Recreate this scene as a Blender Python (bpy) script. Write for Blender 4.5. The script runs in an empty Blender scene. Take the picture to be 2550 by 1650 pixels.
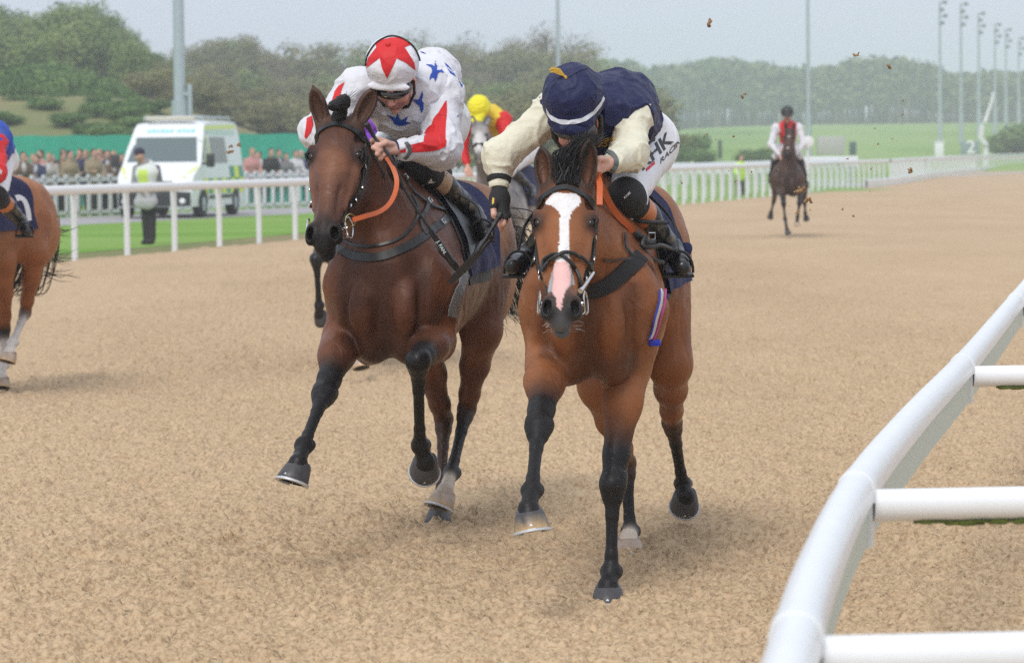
import bpy, bmesh, math, random
import numpy as np
from mathutils import Vector, Matrix, geometry
from mathutils.bvhtree import BVHTree
import openvdb
random.seed(7)
scene = bpy.context.scene
COL = scene.collection

# ------------------------------------------------------------------ camera
FPX, CX, CY = 8143.0, 1275.0, 825.0           # focal length and centre in photo pixels (2550 wide)
CAMH = 1.6
PITCH, ROLL = math.radians(3.11), math.radians(0.6)
CAM = Vector((0, 0, CAMH))
FW = Vector((0, math.cos(PITCH), -math.sin(PITCH)))
U0 = Vector((0, math.sin(PITCH), math.cos(PITCH)))
X0 = Vector((1, 0, 0))
RT = X0*math.cos(ROLL) - U0*math.sin(ROLL)
UP = U0*math.cos(ROLL) + X0*math.sin(ROLL)
cd = bpy.data.cameras.new('camera')
cam = bpy.data.objects.new('camera', cd)
COL.objects.link(cam)
m = Matrix((RT, UP, -FW)).transposed().to_4x4()
m.translation = CAM
cam.matrix_world = m
cd.sensor_width = 36.0
cd.lens = 36.0*FPX/2550.0
cd.clip_start = 0.1
cd.clip_end = 4000
cd.dof.use_dof = True
cd.dof.focus_distance = 12.35
cd.dof.aperture_fstop = 6.8
cd.dof.aperture_blades = 9
scene.camera = cam

# ------------------------------------------------------------------ sky and sun
SUN_EL, SUN_AZ = math.radians(48), math.radians(200)
w = bpy.data.worlds.new('World')
scene.world = w
w.use_nodes = True
nt = w.node_tree
nt.nodes.clear()
out = nt.nodes.new('ShaderNodeOutputWorld')
bg = nt.nodes.new('ShaderNodeBackground')
sky = nt.nodes.new('ShaderNodeTexSky')
sky.sky_type = 'NISHITA'
sky.sun_disc = False
sky.sun_elevation = SUN_EL
sky.sun_rotation = SUN_AZ
sky.dust_density = 4.0
mix = nt.nodes.new('ShaderNodeMixRGB')
mix.inputs[0].default_value = 0.88
tc = nt.nodes.new('ShaderNodeTexCoord')
sep = nt.nodes.new('ShaderNodeSeparateXYZ')
ramp = nt.nodes.new('ShaderNodeValToRGB')
ramp.color_ramp.elements[0].position = 0.0
ramp.color_ramp.elements[0].color = (7.9, 8.6, 10.0, 1)
ramp.color_ramp.elements[1].position = 0.75
ramp.color_ramp.elements[1].color = (9.8, 10.3, 11.0, 1)
e = ramp.color_ramp.elements.new(0.12)
e.color = (7.1, 7.9, 9.8, 1)
nz = nt.nodes.new('ShaderNodeTexNoise')
nz.inputs['Scale'].default_value = 2.5
nz.inputs['Detail'].default_value = 4
mul = nt.nodes.new('ShaderNodeMixRGB')
mul.blend_type = 'OVERLAY'
mul.inputs[0].default_value = 0.10
nt.links.new(tc.outputs['Generated'], sep.inputs[0])
nt.links.new(sep.outputs['Z'], ramp.inputs[0])
nt.links.new(tc.outputs['Generated'], nz.inputs[0])
nt.links.new(ramp.outputs[0], mix.inputs[2])
nt.links.new(sky.outputs[0], mix.inputs[1])
nt.links.new(mix.outputs[0], bg.inputs[0])
bg.inputs[1].default_value = 0.10
nt.links.new(bg.outputs[0], out.inputs[0])

sd = bpy.data.lights.new('sun', 'SUN')
sun = bpy.data.objects.new('sun', sd)
COL.objects.link(sun)
sd.energy = 1.8
sd.angle = math.radians(20)
sd.color = (1.0, 0.96, 0.90)
_az = SUN_AZ
sdir = Vector((math.sin(_az)*math.cos(SUN_EL), math.cos(_az)*math.cos(SUN_EL), math.sin(SUN_EL)))
sun.rotation_euler = sdir.to_track_quat('Z', 'Y').to_euler()
scene.view_settings.view_transform = 'Standard'
scene.view_settings.look = 'None'
scene.view_settings.exposure = 0.0
scene.view_settings.gamma = 1.0
scene.cycles.use_denoising = False
scene.cycles.max_bounces = 8
scene.cycles.volume_bounces = 1
scene.cycles.sample_clamp_indirect = 4.0

# ------------------------------------------------------------------ pixel -> world
REG = {'P': (0, 0, 1.0), 'D': (0, 0, 0.93333), 1: (640, 60, 2.567), 2: (1160, 120, 2.138), 3: (660, 560, 1.975), 4: (1240, 760, 2.026),
       5: (0, 300, 2.266), 6: (0, 240, 3.13), 7: (1700, 0, 2.567), 'a': (1850, 680, 1.587), 'b': (2150, 250, 5.95),
       'c': (1600, 250, 4.162), 'd': (1000, 200, 3.85), 'e': (1290, 330, 3.08), 'g': (730, 200, 3.5), 'h': (900, 80, 4.528),
       'v': (280, 270, 4.4)}

def px(reg, x, y):
    ox, oy, s = REG[reg]
    return (ox + x/s, oy + y/s)

def ray(u, v):
    return FW + RT*((u-CX)/FPX) - UP*((v-CY)/FPX)

def W(reg, x, y, Z):
    """world point on the plane Y=Z seen at a photo pixel"""
    u, v = px(reg, x, y)
    r = ray(u, v)
    return CAM + r*(Z/r.y)

def G(reg, x, y, z=0.0):
    """world point at height z seen at a photo pixel"""
    u, v = px(reg, x, y)
    r = ray(u, v)
    return CAM + r*((z-CAMH)/r.z)

# ------------------------------------------------------------------ materials
MATS = {}
def mat(name, color=(.5, .5, .5), rough=.6, metal=0, bump=0, bscale=50, var=0, vscale=8, attr=None, sheen=0, coat=0,
        spec=.5, bdist=.01, bdetail=4, stretch=None, emit=None):
    if name in MATS:
        return MATS[name]
    m = bpy.data.materials.new(name)
    m.use_nodes = True
    n = m.node_tree
    b = n.nodes['Principled BSDF']
    b.inputs['Base Color'].default_value = (*color, 1)
    b.inputs['Roughness'].default_value = rough
    b.inputs['Metallic'].default_value = metal
    b.inputs['Specular IOR Level'].default_value = spec
    b.inputs['Sheen Weight'].default_value = sheen
    b.inputs['Coat Weight'].default_value = coat
    b.inputs['Coat Roughness'].default_value = .15
    tc = n.nodes.new('ShaderNodeTexCoord')
    src = tc.outputs['Object']
    if stretch:
        mp = n.nodes.new('ShaderNodeMapping')
        mp.inputs['Scale'].default_value = stretch
        n.links.new(src, mp.inputs[0])
        src = mp.outputs[0]
    csrc = None
    if attr:
        a = n.nodes.new('ShaderNodeAttribute')
        a.attribute_name = attr
        csrc = a.outputs['Color']
    if var:
        t = n.nodes.new('ShaderNodeTexNoise')
        t.inputs['Scale'].default_value = vscale
        t.inputs['Detail'].default_value = 5
        t.inputs['Roughness'].default_value = .65
        n.links.new(src, t.inputs[0])
        mr = n.nodes.new('ShaderNodeMapRange')
        mr.inputs[1].default_value = .3
        mr.inputs[2].default_value = .7
        mr.inputs[3].default_value = 1-var
        mr.inputs[4].default_value = 1+var
        n.links.new(t.outputs[0], mr.inputs[0])
        vm = n.nodes.new('ShaderNodeVectorMath')
        vm.operation = 'SCALE'
        if csrc:
            n.links.new(csrc, vm.inputs[0])
        else:
            vm.inputs[0].default_value = color
        n.links.new(mr.outputs[0], vm.inputs['Scale'])
        csrc = vm.outputs[0]
    if csrc:
        n.links.new(csrc, b.inputs['Base Color'])
    if bump:
        t = n.nodes.new('ShaderNodeTexNoise')
        t.inputs['Scale'].default_value = bscale
        t.inputs['Detail'].default_value = bdetail
        n.links.new(src, t.inputs[0])
        bp = n.nodes.new('ShaderNodeBump')
        bp.inputs['Strength'].default_value = bump
        bp.inputs['Distance'].default_value = bdist
        n.links.new(t.outputs[0], bp.inputs['Height'])
        n.links.new(bp.outputs[0], b.inputs['Normal'])
    MATS[name] = m
    return m

def tag(o, label=None, cat=None, group=None, kind=None):
    if label: o['label'] = label
    if cat: o['category'] = cat
    if group: o['group'] = group
    if kind: o['kind'] = kind
    return o

def empty(name, loc=(0, 0, 0), rz=0):
    o = bpy.data.objects.new(name, None)
    COL.objects.link(o)
    o.location = loc
    o.rotation_euler = (0, 0, rz)
    o.empty_display_size = .1
    return o

def link(o, parent=None):
    """verts are in world coordinates: keep them there when a parent is given"""
    COL.objects.link(o)
    if parent:
        o.parent = parent
        root = parent
        mw = Matrix.Identity(4)
        chain = []
        while root:
            chain.append(root); root = root.parent
        for r in reversed(chain):
            mw = mw @ r.matrix_parent_inverse @ r.matrix_basis
        if o.type == 'MESH':
            o.data.transform(mw.inverted())
    return o

def mesh_np(name, V, F, m=None, parent=None, smooth=True, col=None, fm=None, mats=None):
    """V (n,3) array, F list or (m,4)/(m,3) array"""
    me = bpy.data.meshes.new(name)
    V = np.asarray(V, dtype=np.float32)
    if isinstance(F, np.ndarray) and F.ndim == 2:
        k = F.shape[1]
        me.vertices.add(len(V)); me.vertices.foreach_set('co', V.ravel())
        me.loops.add(F.size); me.loops.foreach_set('vertex_index', F.astype(np.int32).ravel())
        me.polygons.add(len(F))
        me.polygons.foreach_set('loop_start', np.arange(0, F.size, k, dtype=np.int32))
        me.polygons.foreach_set('loop_total', np.full(len(F), k, dtype=np.int32))
        me.update(calc_edges=True)
    else:
        me.from_pydata(V.tolist(), [], [list(f) for f in F])
        me.update()
    if len(me.polygons):
        me.polygons.foreach_set('use_smooth', np.full(len(me.polygons), smooth))
    if col is not None:
        a = me.color_attributes.new('Col', 'FLOAT_COLOR', 'POINT')
        c = np.ones((len(V), 4), dtype=np.float32); c[:, :3] = col
        a.data.foreach_set('color', c.ravel())
    for mm in (mats or ([m] if m else [])):
        me.materials.append(mm)
    if fm is not None:
        me.polygons.foreach_set('material_index', np.asarray(fm, dtype=np.int32))
    me.validate(verbose=False)
    o = bpy.data.objects.new(name, me)
    return link(o, parent)

class MB:
    """collects boxes, tubes and sheets and builds them as one mesh object"""
    def __init__(s):
        s.V = []; s.F = []
    def add(s, V, F):
        n = len(s.V)
        s.V += [tuple(v) for v in V]
        s.F += [tuple(i+n for i in f) for f in F]
        return s
    def box(s, c, size, R=None, bev=0):
        hx, hy, hz = (d/2 for d in size)
        R = R or Matrix.Identity(3)
        c = Vector(c)
        if bev <= 0:
            V = [c + R @ Vector((x*hx, y*hy, z*hz)) for x in (-1, 1) for y in (-1, 1) for z in (-1, 1)]
            F = [(0, 1, 3, 2), (4, 6, 7, 5), (0, 4, 5, 1), (2, 3, 7, 6), (0, 2, 6, 4), (1, 5, 7, 3)]
            return s.add(V, F)
        bm = bmesh.new()
        bmesh.ops.create_cube(bm, size=1)
        bmesh.ops.scale(bm, vec=size, verts=bm.verts)
        bmesh.ops.bevel(bm, geom=bm.edges[:], offset=bev, segments=2, affect='EDGES', profile=.5)
        V = [c + R @ v.co for v in bm.verts]
        F = [[v.index for v in f.verts] for f in bm.faces]
        bm.free()
        return s.add(V, F)
    def tube(s, pts, r, n=10, closed=False, flat=None, cap=True):
        """swept tube; r number or list; flat=(axis vector, half thickness, half width) for a strap"""
        pts = [Vector(p) for p in pts]
        N = len(pts)
        rs = r if isinstance(r, (list, tuple)) else [r]*N
        V = []
        prev = None
        for i, p in enumerate(pts):
            if closed:
                t = pts[(i+1) % N] - pts[i-1]
            else:
                t = pts[min(i+1, N-1)] - pts[max(i-1, 0)]
            if t.length < 1e-9: t = Vector((0, 0, 1))
            t.normalize()
            if prev is None:
                a = Vector((0, 0, 1)) if abs(t.z) < .9 else Vector((1, 0, 0))
            else:
                a = prev
            a = (a - t*a.dot(t))
            if a.length < 1e-6: a = t.orthogonal()
            a.normalize()
            prev = a
            b = t.cross(a)
            for k in range(n):
                th = 2*math.pi*k/n
                V.append(p + (a*math.cos(th) + b*math.sin(th))*rs[i])
        F = []
        for i in range(N if closed else N-1):
            j = (i+1) % N
            for k in range(n):
                F.append((i*n+k, i*n+(k+1) % n, j*n+(k+1) % n, j*n+k))
        if cap and not closed:
            F.append(tuple(range(n-1, -1, -1)))
            F.append(tuple((N-1)*n+k for k in range(n)))
        return s.add(V, F)
    def strap(s, pts, nrm, hw, ht=.0018):
        """flat strap along pts; nrm = list of surface normals"""
        N = len(pts)
        V = []
        for i in range(N):
            p = Vector(pts[i]); t = (Vector(pts[min(i+1, N-1)])-Vector(pts[max(i-1, 0)])).normalized()
            nn = Vector(nrm[i] if isinstance(nrm, list) else nrm)
            nn = (nn - t*nn.dot(t)).normalized()
            b = t.cross(nn)
            h = hw[i] if isinstance(hw, list) else hw
            V += [p-b*h-nn*ht, p+b*h-nn*ht, p+b*h*.92+nn*ht, p-b*h*.92+nn*ht]
        F = []
        for i in range(N-1):
            for k in range(4):
                F.append((i*4+k, i*4+(k+1) % 4, i*4+4+(k+1) % 4, i*4+4+k))
        F.append((3, 2, 1, 0)); F.append(tuple((N-1)*4+k for k in range(4)))
        return s.add(V, F)
    def ring(s, c, nrm, R, r, n=20, m=6, sx=1.0, up=None):
        nrm = Vector(nrm).normalized()
        a = Vector(up) if up is not None else nrm.orthogonal()
        a = (a - nrm*a.dot(nrm)).normalized(); b = nrm.cross(a)
        return s.tube([Vector(c)+(a*math.cos(2*math.pi*k/n)+b*sx*math.sin(2*math.pi*k/n))*R for k in range(n)], r, m, closed=True)
    def lathe(s, c, axis, prof, n=20, sx=1, up=None):
        axis = Vector(axis).normalized()
        a = Vector(up) if up is not None else axis.orthogonal()
        a = (a - axis*a.dot(axis)).normalized(); b = axis.cross(a)
        V = []
        for h, r in prof:
            for k in range(n):
                th = 2*math.pi*k/n
                V.append(Vector(c)+axis*h+(a*math.cos(th)+b*sx*math.sin(th))*r)
        F = []
        for i in range(len(prof)-1):
            for k in range(n):
                F.append((i*n+k, i*n+(k+1) % n, (i+1)*n+(k+1) % n, (i+1)*n+k))
        F.append(tuple(range(n-1, -1, -1))); F.append(tuple((len(prof)-1)*n+k for k in range(n)))
        return s.add(V, F)
    def prism(s, poly, d):
        """poly: list of 3D points, extruded by vector d"""
        n = len(poly); d = Vector(d)
        V = [Vector(p) for p in poly]+[Vector(p)+d for p in poly]
        F = [tuple(range(n-1, -1, -1)), tuple(range(n, 2*n))]+[(i, (i+1) % n, n+(i+1) % n, n+i) for i in range(n)]
        return s.add(V, F)
    def build(s, name, m, parent=None, smooth=True):
        o = mesh_np(name, np.array([tuple(v) for v in s.V]), s.F, m, parent, smooth)
        if smooth:
            try:
                o.data.set_sharp_from_angle(angle=math.radians(40))
            except Exception:
                pass
        return o

# ------------------------------------------------------------------ numpy noise
def _hash(ix, iy, iz, s):
    h = (ix.astype(np.uint32)*np.uint32(374761393) + iy.astype(np.uint32)*np.uint32(668265263) + iz.astype(np.uint32)*np.uint32(2147483647 & 1274126177) + np.uint32(s*974711))
    h = (h ^ (h >> np.uint32(13)))*np.uint32(1274126177)
    h = (h ^ (h >> np.uint32(15)))*np.uint32(2246822519)
    return (h ^ (h >> np.uint32(13))).astype(np.float32)/np.float32(4294967295)

def vnoise(p, seed=0):
    """smooth value noise in -1..1 ; p (n,3)"""
    f = np.floor(p); t = (p-f).astype(np.float32); t = t*t*t*(t*(t*6-15)+10)
    i = f.astype(np.int64)
    r = 0
    with np.errstate(over='ignore'):
        for dx in (0, 1):
            for dy in (0, 1):
                for dz in (0, 1):
                    w = (t[:, 0] if dx else 1-t[:, 0])*(t[:, 1] if dy else 1-t[:, 1])*(t[:, 2] if dz else 1-t[:, 2])
                    r = r + w*_hash(i[:, 0]+dx, i[:, 1]+dy, i[:, 2]+dz, seed)
    return r*2-1

def fbm(p, oct=4, seed=0, gain=.5):
    a = 1.0; s = 0; q = p.copy(); tot = 0
    for k in range(oct):
        s = s + a*vnoise(q, seed+k*17); tot += a
        a *= gain; q = q*2.03+11.3
    return s/tot

def cells(p, fr, seed, share=.5, rmin=.25, rmax=.62):
    """scattered rounded lumps, 0..1 high"""
    q = p[:, :2]*fr; f = np.floor(q); i = f.astype(np.int64); z0 = np.zeros(len(p), np.int64); out = np.zeros(len(p), np.float32)
    with np.errstate(over='ignore'):
        for dx in (-1, 0, 1):
            for dy in (-1, 0, 1):
                ix, iy = i[:, 0]+dx, i[:, 1]+dy
                a, b, c, e = (_hash(ix, iy, z0, seed+k) for k in range(4))
                r = rmin+(rmax-rmin)*c
                d2 = ((q[:, 0]-ix-a)**2*(.7+.9*b)+(q[:, 1]-iy-b)**2*(.7+.9*a))/(r*r)
                out = np.maximum(out, np.where(e < share, np.sqrt(np.clip(1-d2, 0, 1))*r/rmax, 0))
    return out

# ------------------------------------------------------------------ signed distance modelling
class SDF:
    def __init__(s):
        s.p = []
    def ell(s, c, r, R=None, col=(.5, .5, .5), k=.03, sub=False, w=1.0):
        R = R if R is not None else Matrix.Identity(3)
        s.p.append(dict(t='e', c=np.array(c, float), r=np.array(r, float), R=np.array([list(x) for x in R], float), col=np.array(col, float), k=k, sub=sub, w=w))
        return s
    def cone(s, a, ra, b, rb, col=(.5, .5, .5), colb=None, k=.02, ax=None, sc=1.0, sub=False, w=1.0):
        """round cone; ax/sc scale the section along a lateral axis"""
        a = np.array(a, float); b = np.array(b, float)
        axv = None
        if ax is not None:
            axv = np.array(ax, float); d = (b-a)/max(1e-9, np.linalg.norm(b-a))
            axv = axv - d*np.dot(axv, d); axv /= np.linalg.norm(axv)
        s.p.append(dict(t='c', a=a, b=b, ra=ra, rb=rb, col=np.array(col, float), colb=np.array(colb if colb is not None else col, float), k=k, ax=axv, sc=sc, sub=sub, w=w))
        return s
    def chain(s, pts, col=(.5, .5, .5), k=.015, ax=None, sc=1.0):
        """pts: (point, radius[, colour])"""
        for i in range(len(pts)-1):
            p, q = pts[i], pts[i+1]
            s.cone(p[0], p[1], q[0], q[1], p[2] if len(p) > 2 else col, q[2] if len(q) > 2 else col, k, ax, sc)
        return s
    @staticmethod
    def dist(q, X):
        if q['t'] == 'e':
            L = (X-q['c']) @ q['R']          # columns of R are the axes
            r = q['r'].astype(np.float32)
            a = L/r
            k0 = np.sqrt((a*a).sum(-1))+1e-9
            b = a/r
            k1 = np.sqrt((b*b).sum(-1))+1e-9
            return k0*(k0-1)/k1, None
        pa = X-q['a']; ba = q['b']-q['a']
        s = 1.0
        if q['ax'] is not None:
            comp = pa @ q['ax']
            pa = pa + comp[..., None]*(q['ax']*(1/q['sc']-1))
            s = min(1.0, q['sc'])
        h = np.clip((pa @ ba)/max(1e-12, float(ba @ ba)), 0, 1)
        d = pa - h[..., None]*ba
        return (np.sqrt((d*d).sum(-1)) - (q['ra']+(q['rb']-q['ra'])*h))*s, h
    def bbox(s, q):
        if q['t'] == 'e':
            e = np.sqrt(((q['R']*q['r'])**2).sum(1))
            return q['c']-e, q['c']+e
        m = max(q['ra'], q['rb'])*max(1, q['sc'])
        return np.minimum(q['a'], q['b'])-m, np.maximum(q['a'], q['b'])+m
    def mesh(s, vox, clip=None):
        lo = np.min([s.bbox(q)[0] for q in s.p if not q['sub']], 0)-4*vox
        hi = np.max([s.bbox(q)[1] for q in s.p if not q['sub']], 0)+4*vox
        n = np.ceil((hi-lo)/vox).astype(int)+1
        BIG = np.float32(6*vox)
        D = np.full(tuple(n), BIG, dtype=np.float32)
        for q in s.p:
            a, b = s.bbox(q)
            mg = q['k']+3*vox
            i0 = np.maximum(0, np.floor((a-mg-lo)/vox).astype(int)); i1 = np.minimum(n, np.ceil((b+mg-lo)/vox).astype(int)+1)
            if (i1 <= i0).any(): continue
            g = [(lo[k]+vox*np.arange(i0[k], i1[k])).astype(np.float32) for k in range(3)]
            X = np.stack(np.meshgrid(*g, indexing='ij'), -1)
            d, _ = s.dist(q, X)
            d = d.astype(np.float32)
            sl = tuple(slice(i0[k], i1[k]) for k in range(3))
            o = D[sl]
            k = np.float32(max(q['k'], 1e-4))
            if q['sub']:
                h = np.maximum(k-np.abs(o+d), 0)/k
                D[sl] = np.maximum(o, -d)+h*h*k*.25
            else:
                h = np.maximum(k-np.abs(o-d), 0)/k
                D[sl] = np.minimum(o, d)-h*h*k*.25
        D = np.minimum(D, BIG)
        g = openvdb.FloatGrid(float(BIG))
        g.copyFromArray(D)
        pts, quads = g.convertToQuads(isovalue=0.0)
        V = pts*vox+lo
        return V.astype(np.float32), quads.copy()
    def colors(s, V, tau=.012):
        V = V.astype(np.float32)
        acc = np.zeros((len(V), 3), np.float32); ws = np.full(len(V), 1e-12, np.float32)
        for q in s.p:
            a, b = s.bbox(q)
            m = ((V > a-.06) & (V < b+.06)).all(1)
            if not m.any(): continue
            d, h = s.dist(q, V[m])
            if q['sub']: d = -np.abs(d)
            ww = np.exp(-np.clip(np.abs(d) if q['sub'] else np.maximum(d, -.02)+.02, 0, .25)/tau)*q['w']
            if h is None:
                c = q['col'][None, :]
            else:
                c = q['col'][None, :]*(1-h[:, None])+q['colb'][None, :]*h[:, None]
            acc[m] += ww[:, None]*c; ws[m] += ww
        return acc/ws[:, None]

def largest(V, F):
    """keep all of the surface but drop tiny loose islands"""
    return V, F

def vnormals(V, F):
    n = np.zeros_like(V)
    a = V[F[:, 2]]-V[F[:, 0]]; b = V[F[:, 3]]-V[F[:, 1]] if F.shape[1] == 4 else V[F[:, 2]]-V[F[:, 1]]
    fn = np.cross(a, b)
    for k in range(F.shape[1]):
        np.add.at(n, F[:, k], fn)
    l = np.linalg.norm(n, axis=1)+1e-12
    return n/l[:, None]

def project_px(V):
    """photo pixel of world points (numpy)"""
    d = V-np.array(CAM)
    z = d @ np.array(FW)
    return CX+FPX*(d @ np.array(RT))/z, CY-FPX*(d @ np.array(UP))/z

def inpoly(u, v, poly):
    r = np.zeros(len(u), bool)
    n = len(poly); j = n-1
    for i in range(n):
        xi, yi = poly[i]; xj, yj = poly[j]
        c = ((yi > v) != (yj > v)) & (u < (xj-xi)*(v-yi)/(yj-yi+1e-12)+xi)
        r ^= c; j = i
    return r

def bvh_of(*objs):
    V = []; F = []
    for o in objs:
        mw = Matrix.Identity(4); c = []; r = o
        while r: c.append(r); r = r.parent
        for r in reversed(c): mw = mw @ r.matrix_parent_inverse @ r.matrix_basis
        M = np.array([list(x) for x in mw])
        co = np.empty(len(o.data.vertices)*3, np.float32); o.data.vertices.foreach_get('co', co)
        co = co.reshape(-1, 3) @ M[:3, :3].T + M[:3, 3]
        n = len(V)
        V += co.tolist()
        F += [[i+n for i in p.vertices] for p in o.data.polygons]
    return BVHTree.FromPolygons(V, F)

def patch(name, reg, poly, bvh, m, parent, off=.0022, step=2.5, jump=.05, bump=None):
    """cloth patch or marking laid on a modelled surface: the outline (photo pixels) is found on the surface and given its own small thickness"""
    P2 = [Vector(px(reg, *p)) for p in poly]
    B = []
    n = len(P2)
    for i in range(n):
        a, b = P2[i], P2[(i+1) % n]
        k = max(1, int((b-a).length/step))
        for j in range(k): B.append(a.lerp(b, j/k))
    xs = [p.x for p in B]; ys = [p.y for p in B]
    gx = np.arange(min(xs)+step/2, max(xs), step); gy = np.arange(min(ys)+step/2, max(ys), step)
    if len(gx) and len(gy):
        XX, YY = np.meshgrid(gx, gy)
        u, v = XX.ravel(), YY.ravel()
        ins = inpoly(u, v, [(p.x, p.y) for p in P2])
        bx = np.array([(p.x, p.y) for p in B])
        pts = [Vector((a, b)) for a, b, c in zip(u, v, ins) if c and np.min((bx[:, 0]-a)**2+(bx[:, 1]-b)**2) > (step*.45)**2]
    else:
        pts = []
    nb = len(B)
    vs, es, fs, *_ = geometry.delaunay_2d_cdt(B+pts, [(i, (i+1) % nb) for i in range(nb)], [list(range(nb))], 1, 1e-5)
    return _drape(name, vs, fs, bvh, m, parent, off, jump)

def _drape(name, vs, fs, bvh, m, parent, off, jump):
    V = []; ok = []
    for p in vs:
        d = ray(p.x, p.y).normalized()
        h = bvh.ray_cast(CAM, d)
        if h[0] is None:
            V.append((0, 0, 0)); ok.append(None)
        else:
            q = h[0] - d*off*1.2
            V.append(tuple(q)); ok.append(h[3])
    F = [list(f) for f in fs if all(ok[i] is not None for i in f) and max(ok[i] for i in f)-min(ok[i] for i in f) < jump]
    if not F: return None
    used = sorted({i for f in F for i in f}); mp = {a: b for b, a in enumerate(used)}
    F = [[mp[i] for i in f] for f in F]
    V = [V[i] for i in used]
    # orient to camera
    me = []
    for f in F:
        a, b, c = (Vector(V[i]) for i in f[:3])
        if (b-a).cross(c-a).dot(CAM-a) < 0: f = f[::-1]
        me.append(f)
    o = mesh_np(name, np.array(V), me, m, parent)
    return o

def text_patch(name, txt, reg, org, xv, yv, bvh, m, parent, off=.003, size=1.0):
    """lettering laid on a surface: org pixel of the baseline start, xv pixel vector of one letter-height along, yv up"""
    c = bpy.data.curves.new('lettering', 'FONT'); c.body = txt; c.size = size; c.offset = .03
    o = bpy.data.objects.new('lettering', c); COL.objects.link(o)
    dg = bpy.context.evaluated_depsgraph_get(); dg.update()
    me = bpy.data.meshes.new_from_object(o.evaluated_get(dg))
    bpy.data.objects.remove(o); bpy.data.curves.remove(c)
    bm = bmesh.new(); bm.from_mesh(me); bpy.data.meshes.remove(me)
    bmesh.ops.triangulate(bm, faces=bm.faces[:])
    for it in range(3):
        L = [e for e in bm.edges if e.calc_length() > .15]
        if not L: break
        bmesh.ops.subdivide_edges(bm, edges=L, cuts=1)
        bmesh.ops.triangulate(bm, faces=bm.faces[:])
    vs = [Vector(px(reg, org[0]+v.co.x*xv[0]+v.co.y*yv[0], org[1]+v.co.x*xv[1]+v.co.y*yv[1])) for v in bm.verts]
    fs = [[v.index for v in f.verts] for f in bm.faces]
    bm.free()
    return _drape(name, vs, fs, bvh, m, parent, off, .05)

def spline(pts, n=8):
    """Catmull-Rom through pts"""
    P = [Vector(p) for p in pts]
    P = [P[0]*2-P[1]]+P+[P[-1]*2-P[-2]]
    o = []
    for i in range(1, len(P)-2):
        for k in range(n):
            t = k/n
            a, b, c, d = P[i-1], P[i], P[i+1], P[i+2]
            o.append(.5*((2*b)+(c-a)*t+(2*a-5*b+4*c-d)*t*t+(3*b-a-3*c+d)*t**3))
    o.append(P[-2])
    return o
def frame(y, x):
    """3x3 with columns x,y,z: y = main axis, x = lateral hint"""
    y = Vector(y).normalized(); x = Vector(x); x = (x-y*x.dot(y)).normalized(); z = x.cross(y)
    return Matrix((x, y, z)).transposed()
# ================================================================== SETTING
def ss(a, b, x):
    t = np.clip((x-a)/(b-a), 0, 1)
    return t*t*(3-2*t)

EDGE = [(-60, -34.6), (0, -19.6), (146, 16.9), (182, 23.4), (226, 32.2), (255, 40), (330, 62), (420, 95)]
def edge_x(y):
    return np.interp(y, [e[0] for e in EDGE], [e[1] for e in EDGE])

def terrain(x, y):
    x = np.asarray(x, float); y = np.asarray(y, float)
    a = x/np.maximum(y, 1)
    left = 4.3*ss(108, 160, y)+3.4*ss(180, 250, y)+3*ss(260, 400, y)
    right = 6.3*ss(190, 640, y)+2*ss(640, 900, y)
    s = 1-ss(-.125, -.03, a)
    mid = 4.0*ss(112, 300, y)
    c = ss(-.02, .10, a)
    base = mid*(1-c)+right*c
    return left*s+base*(1-s)

# --- ground sheet
gy = np.concatenate([np.linspace(-30, 100, 14), np.linspace(106, 300, 60), np.linspace(310, 900, 50), np.linspace(950, 2600, 10)])
ga = np.linspace(-1, 1, 121)
V = []
for yy in gy:
    wdt = 90+max(yy, 0)*.55
    xs = ga*wdt
    for xx, zz in zip(xs, terrain(xs, np.full_like(xs, yy))):
        V.append((xx, yy, zz))
n = len(ga)
F = np.array([(i*n+j, i*n+j+1, (i+1)*n+j+1, (i+1)*n+j) for i in range(len(gy)-1) for j in range(n-1)])
V = np.array(V)
nn = fbm(V*[.05, .05, .05], 3, 5)
V[:, 2] += nn*.5*ss(110, 160, V[:, 1])
V[:, 2] -= .006+.09*(np.interp(V[:, 1], [e[0] for e in EDGE], [e[1] for e in EDGE]) < V[:, 0]-1.0)*(V[:, 1] < 400)
grass_m = bpy.data.materials.new('meadow')
grass_m.use_nodes = True
_n = grass_m.node_tree; _b = _n.nodes['Principled BSDF']
_b.inputs['Roughness'].default_value = .9
_b.inputs['Specular IOR Level'].default_value = .2
_tc = _n.nodes.new('ShaderNodeTexCoord')
def _noise(scale, det=4, st=None, src=None):
    t = _n.nodes.new('ShaderNodeTexNoise'); t.inputs['Scale'].default_value = scale; t.inputs['Detail'].default_value = det
    s_ = src or _tc.outputs['Object']
    if st:
        mp = _n.nodes.new('ShaderNodeMapping'); mp.inputs['Scale'].default_value = st
        _n.links.new(s_, mp.inputs[0]); s_ = mp.outputs[0]
    _n.links.new(s_, t.inputs[0]); return t.outputs[0]
def _ramp(src, stops):
    r = _n.nodes.new('ShaderNodeValToRGB')
    r.color_ramp.elements[0].position = stops[0][0]; r.color_ramp.elements[0].color = (*stops[0][1], 1)
    r.color_ramp.elements[1].position = stops[-1][0]; r.color_ramp.elements[1].color = (*stops[-1][1], 1)
    for p, c in stops[1:-1]:
        e_ = r.color_ramp.elements.new(p); e_.color = (*c, 1)
    _n.links.new(src, r.inputs[0]); return r.outputs[0]
def _mixc(f, a, b):
    x = _n.nodes.new('ShaderNodeMixRGB')
    _n.links.new(f, x.inputs[0]) if not isinstance(f, float) else setattr(x.inputs[0], 'default_value', f)
    _n.links.new(a, x.inputs[1]); _n.links.new(b, x.inputs[2]); return x.outputs[0]
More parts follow.
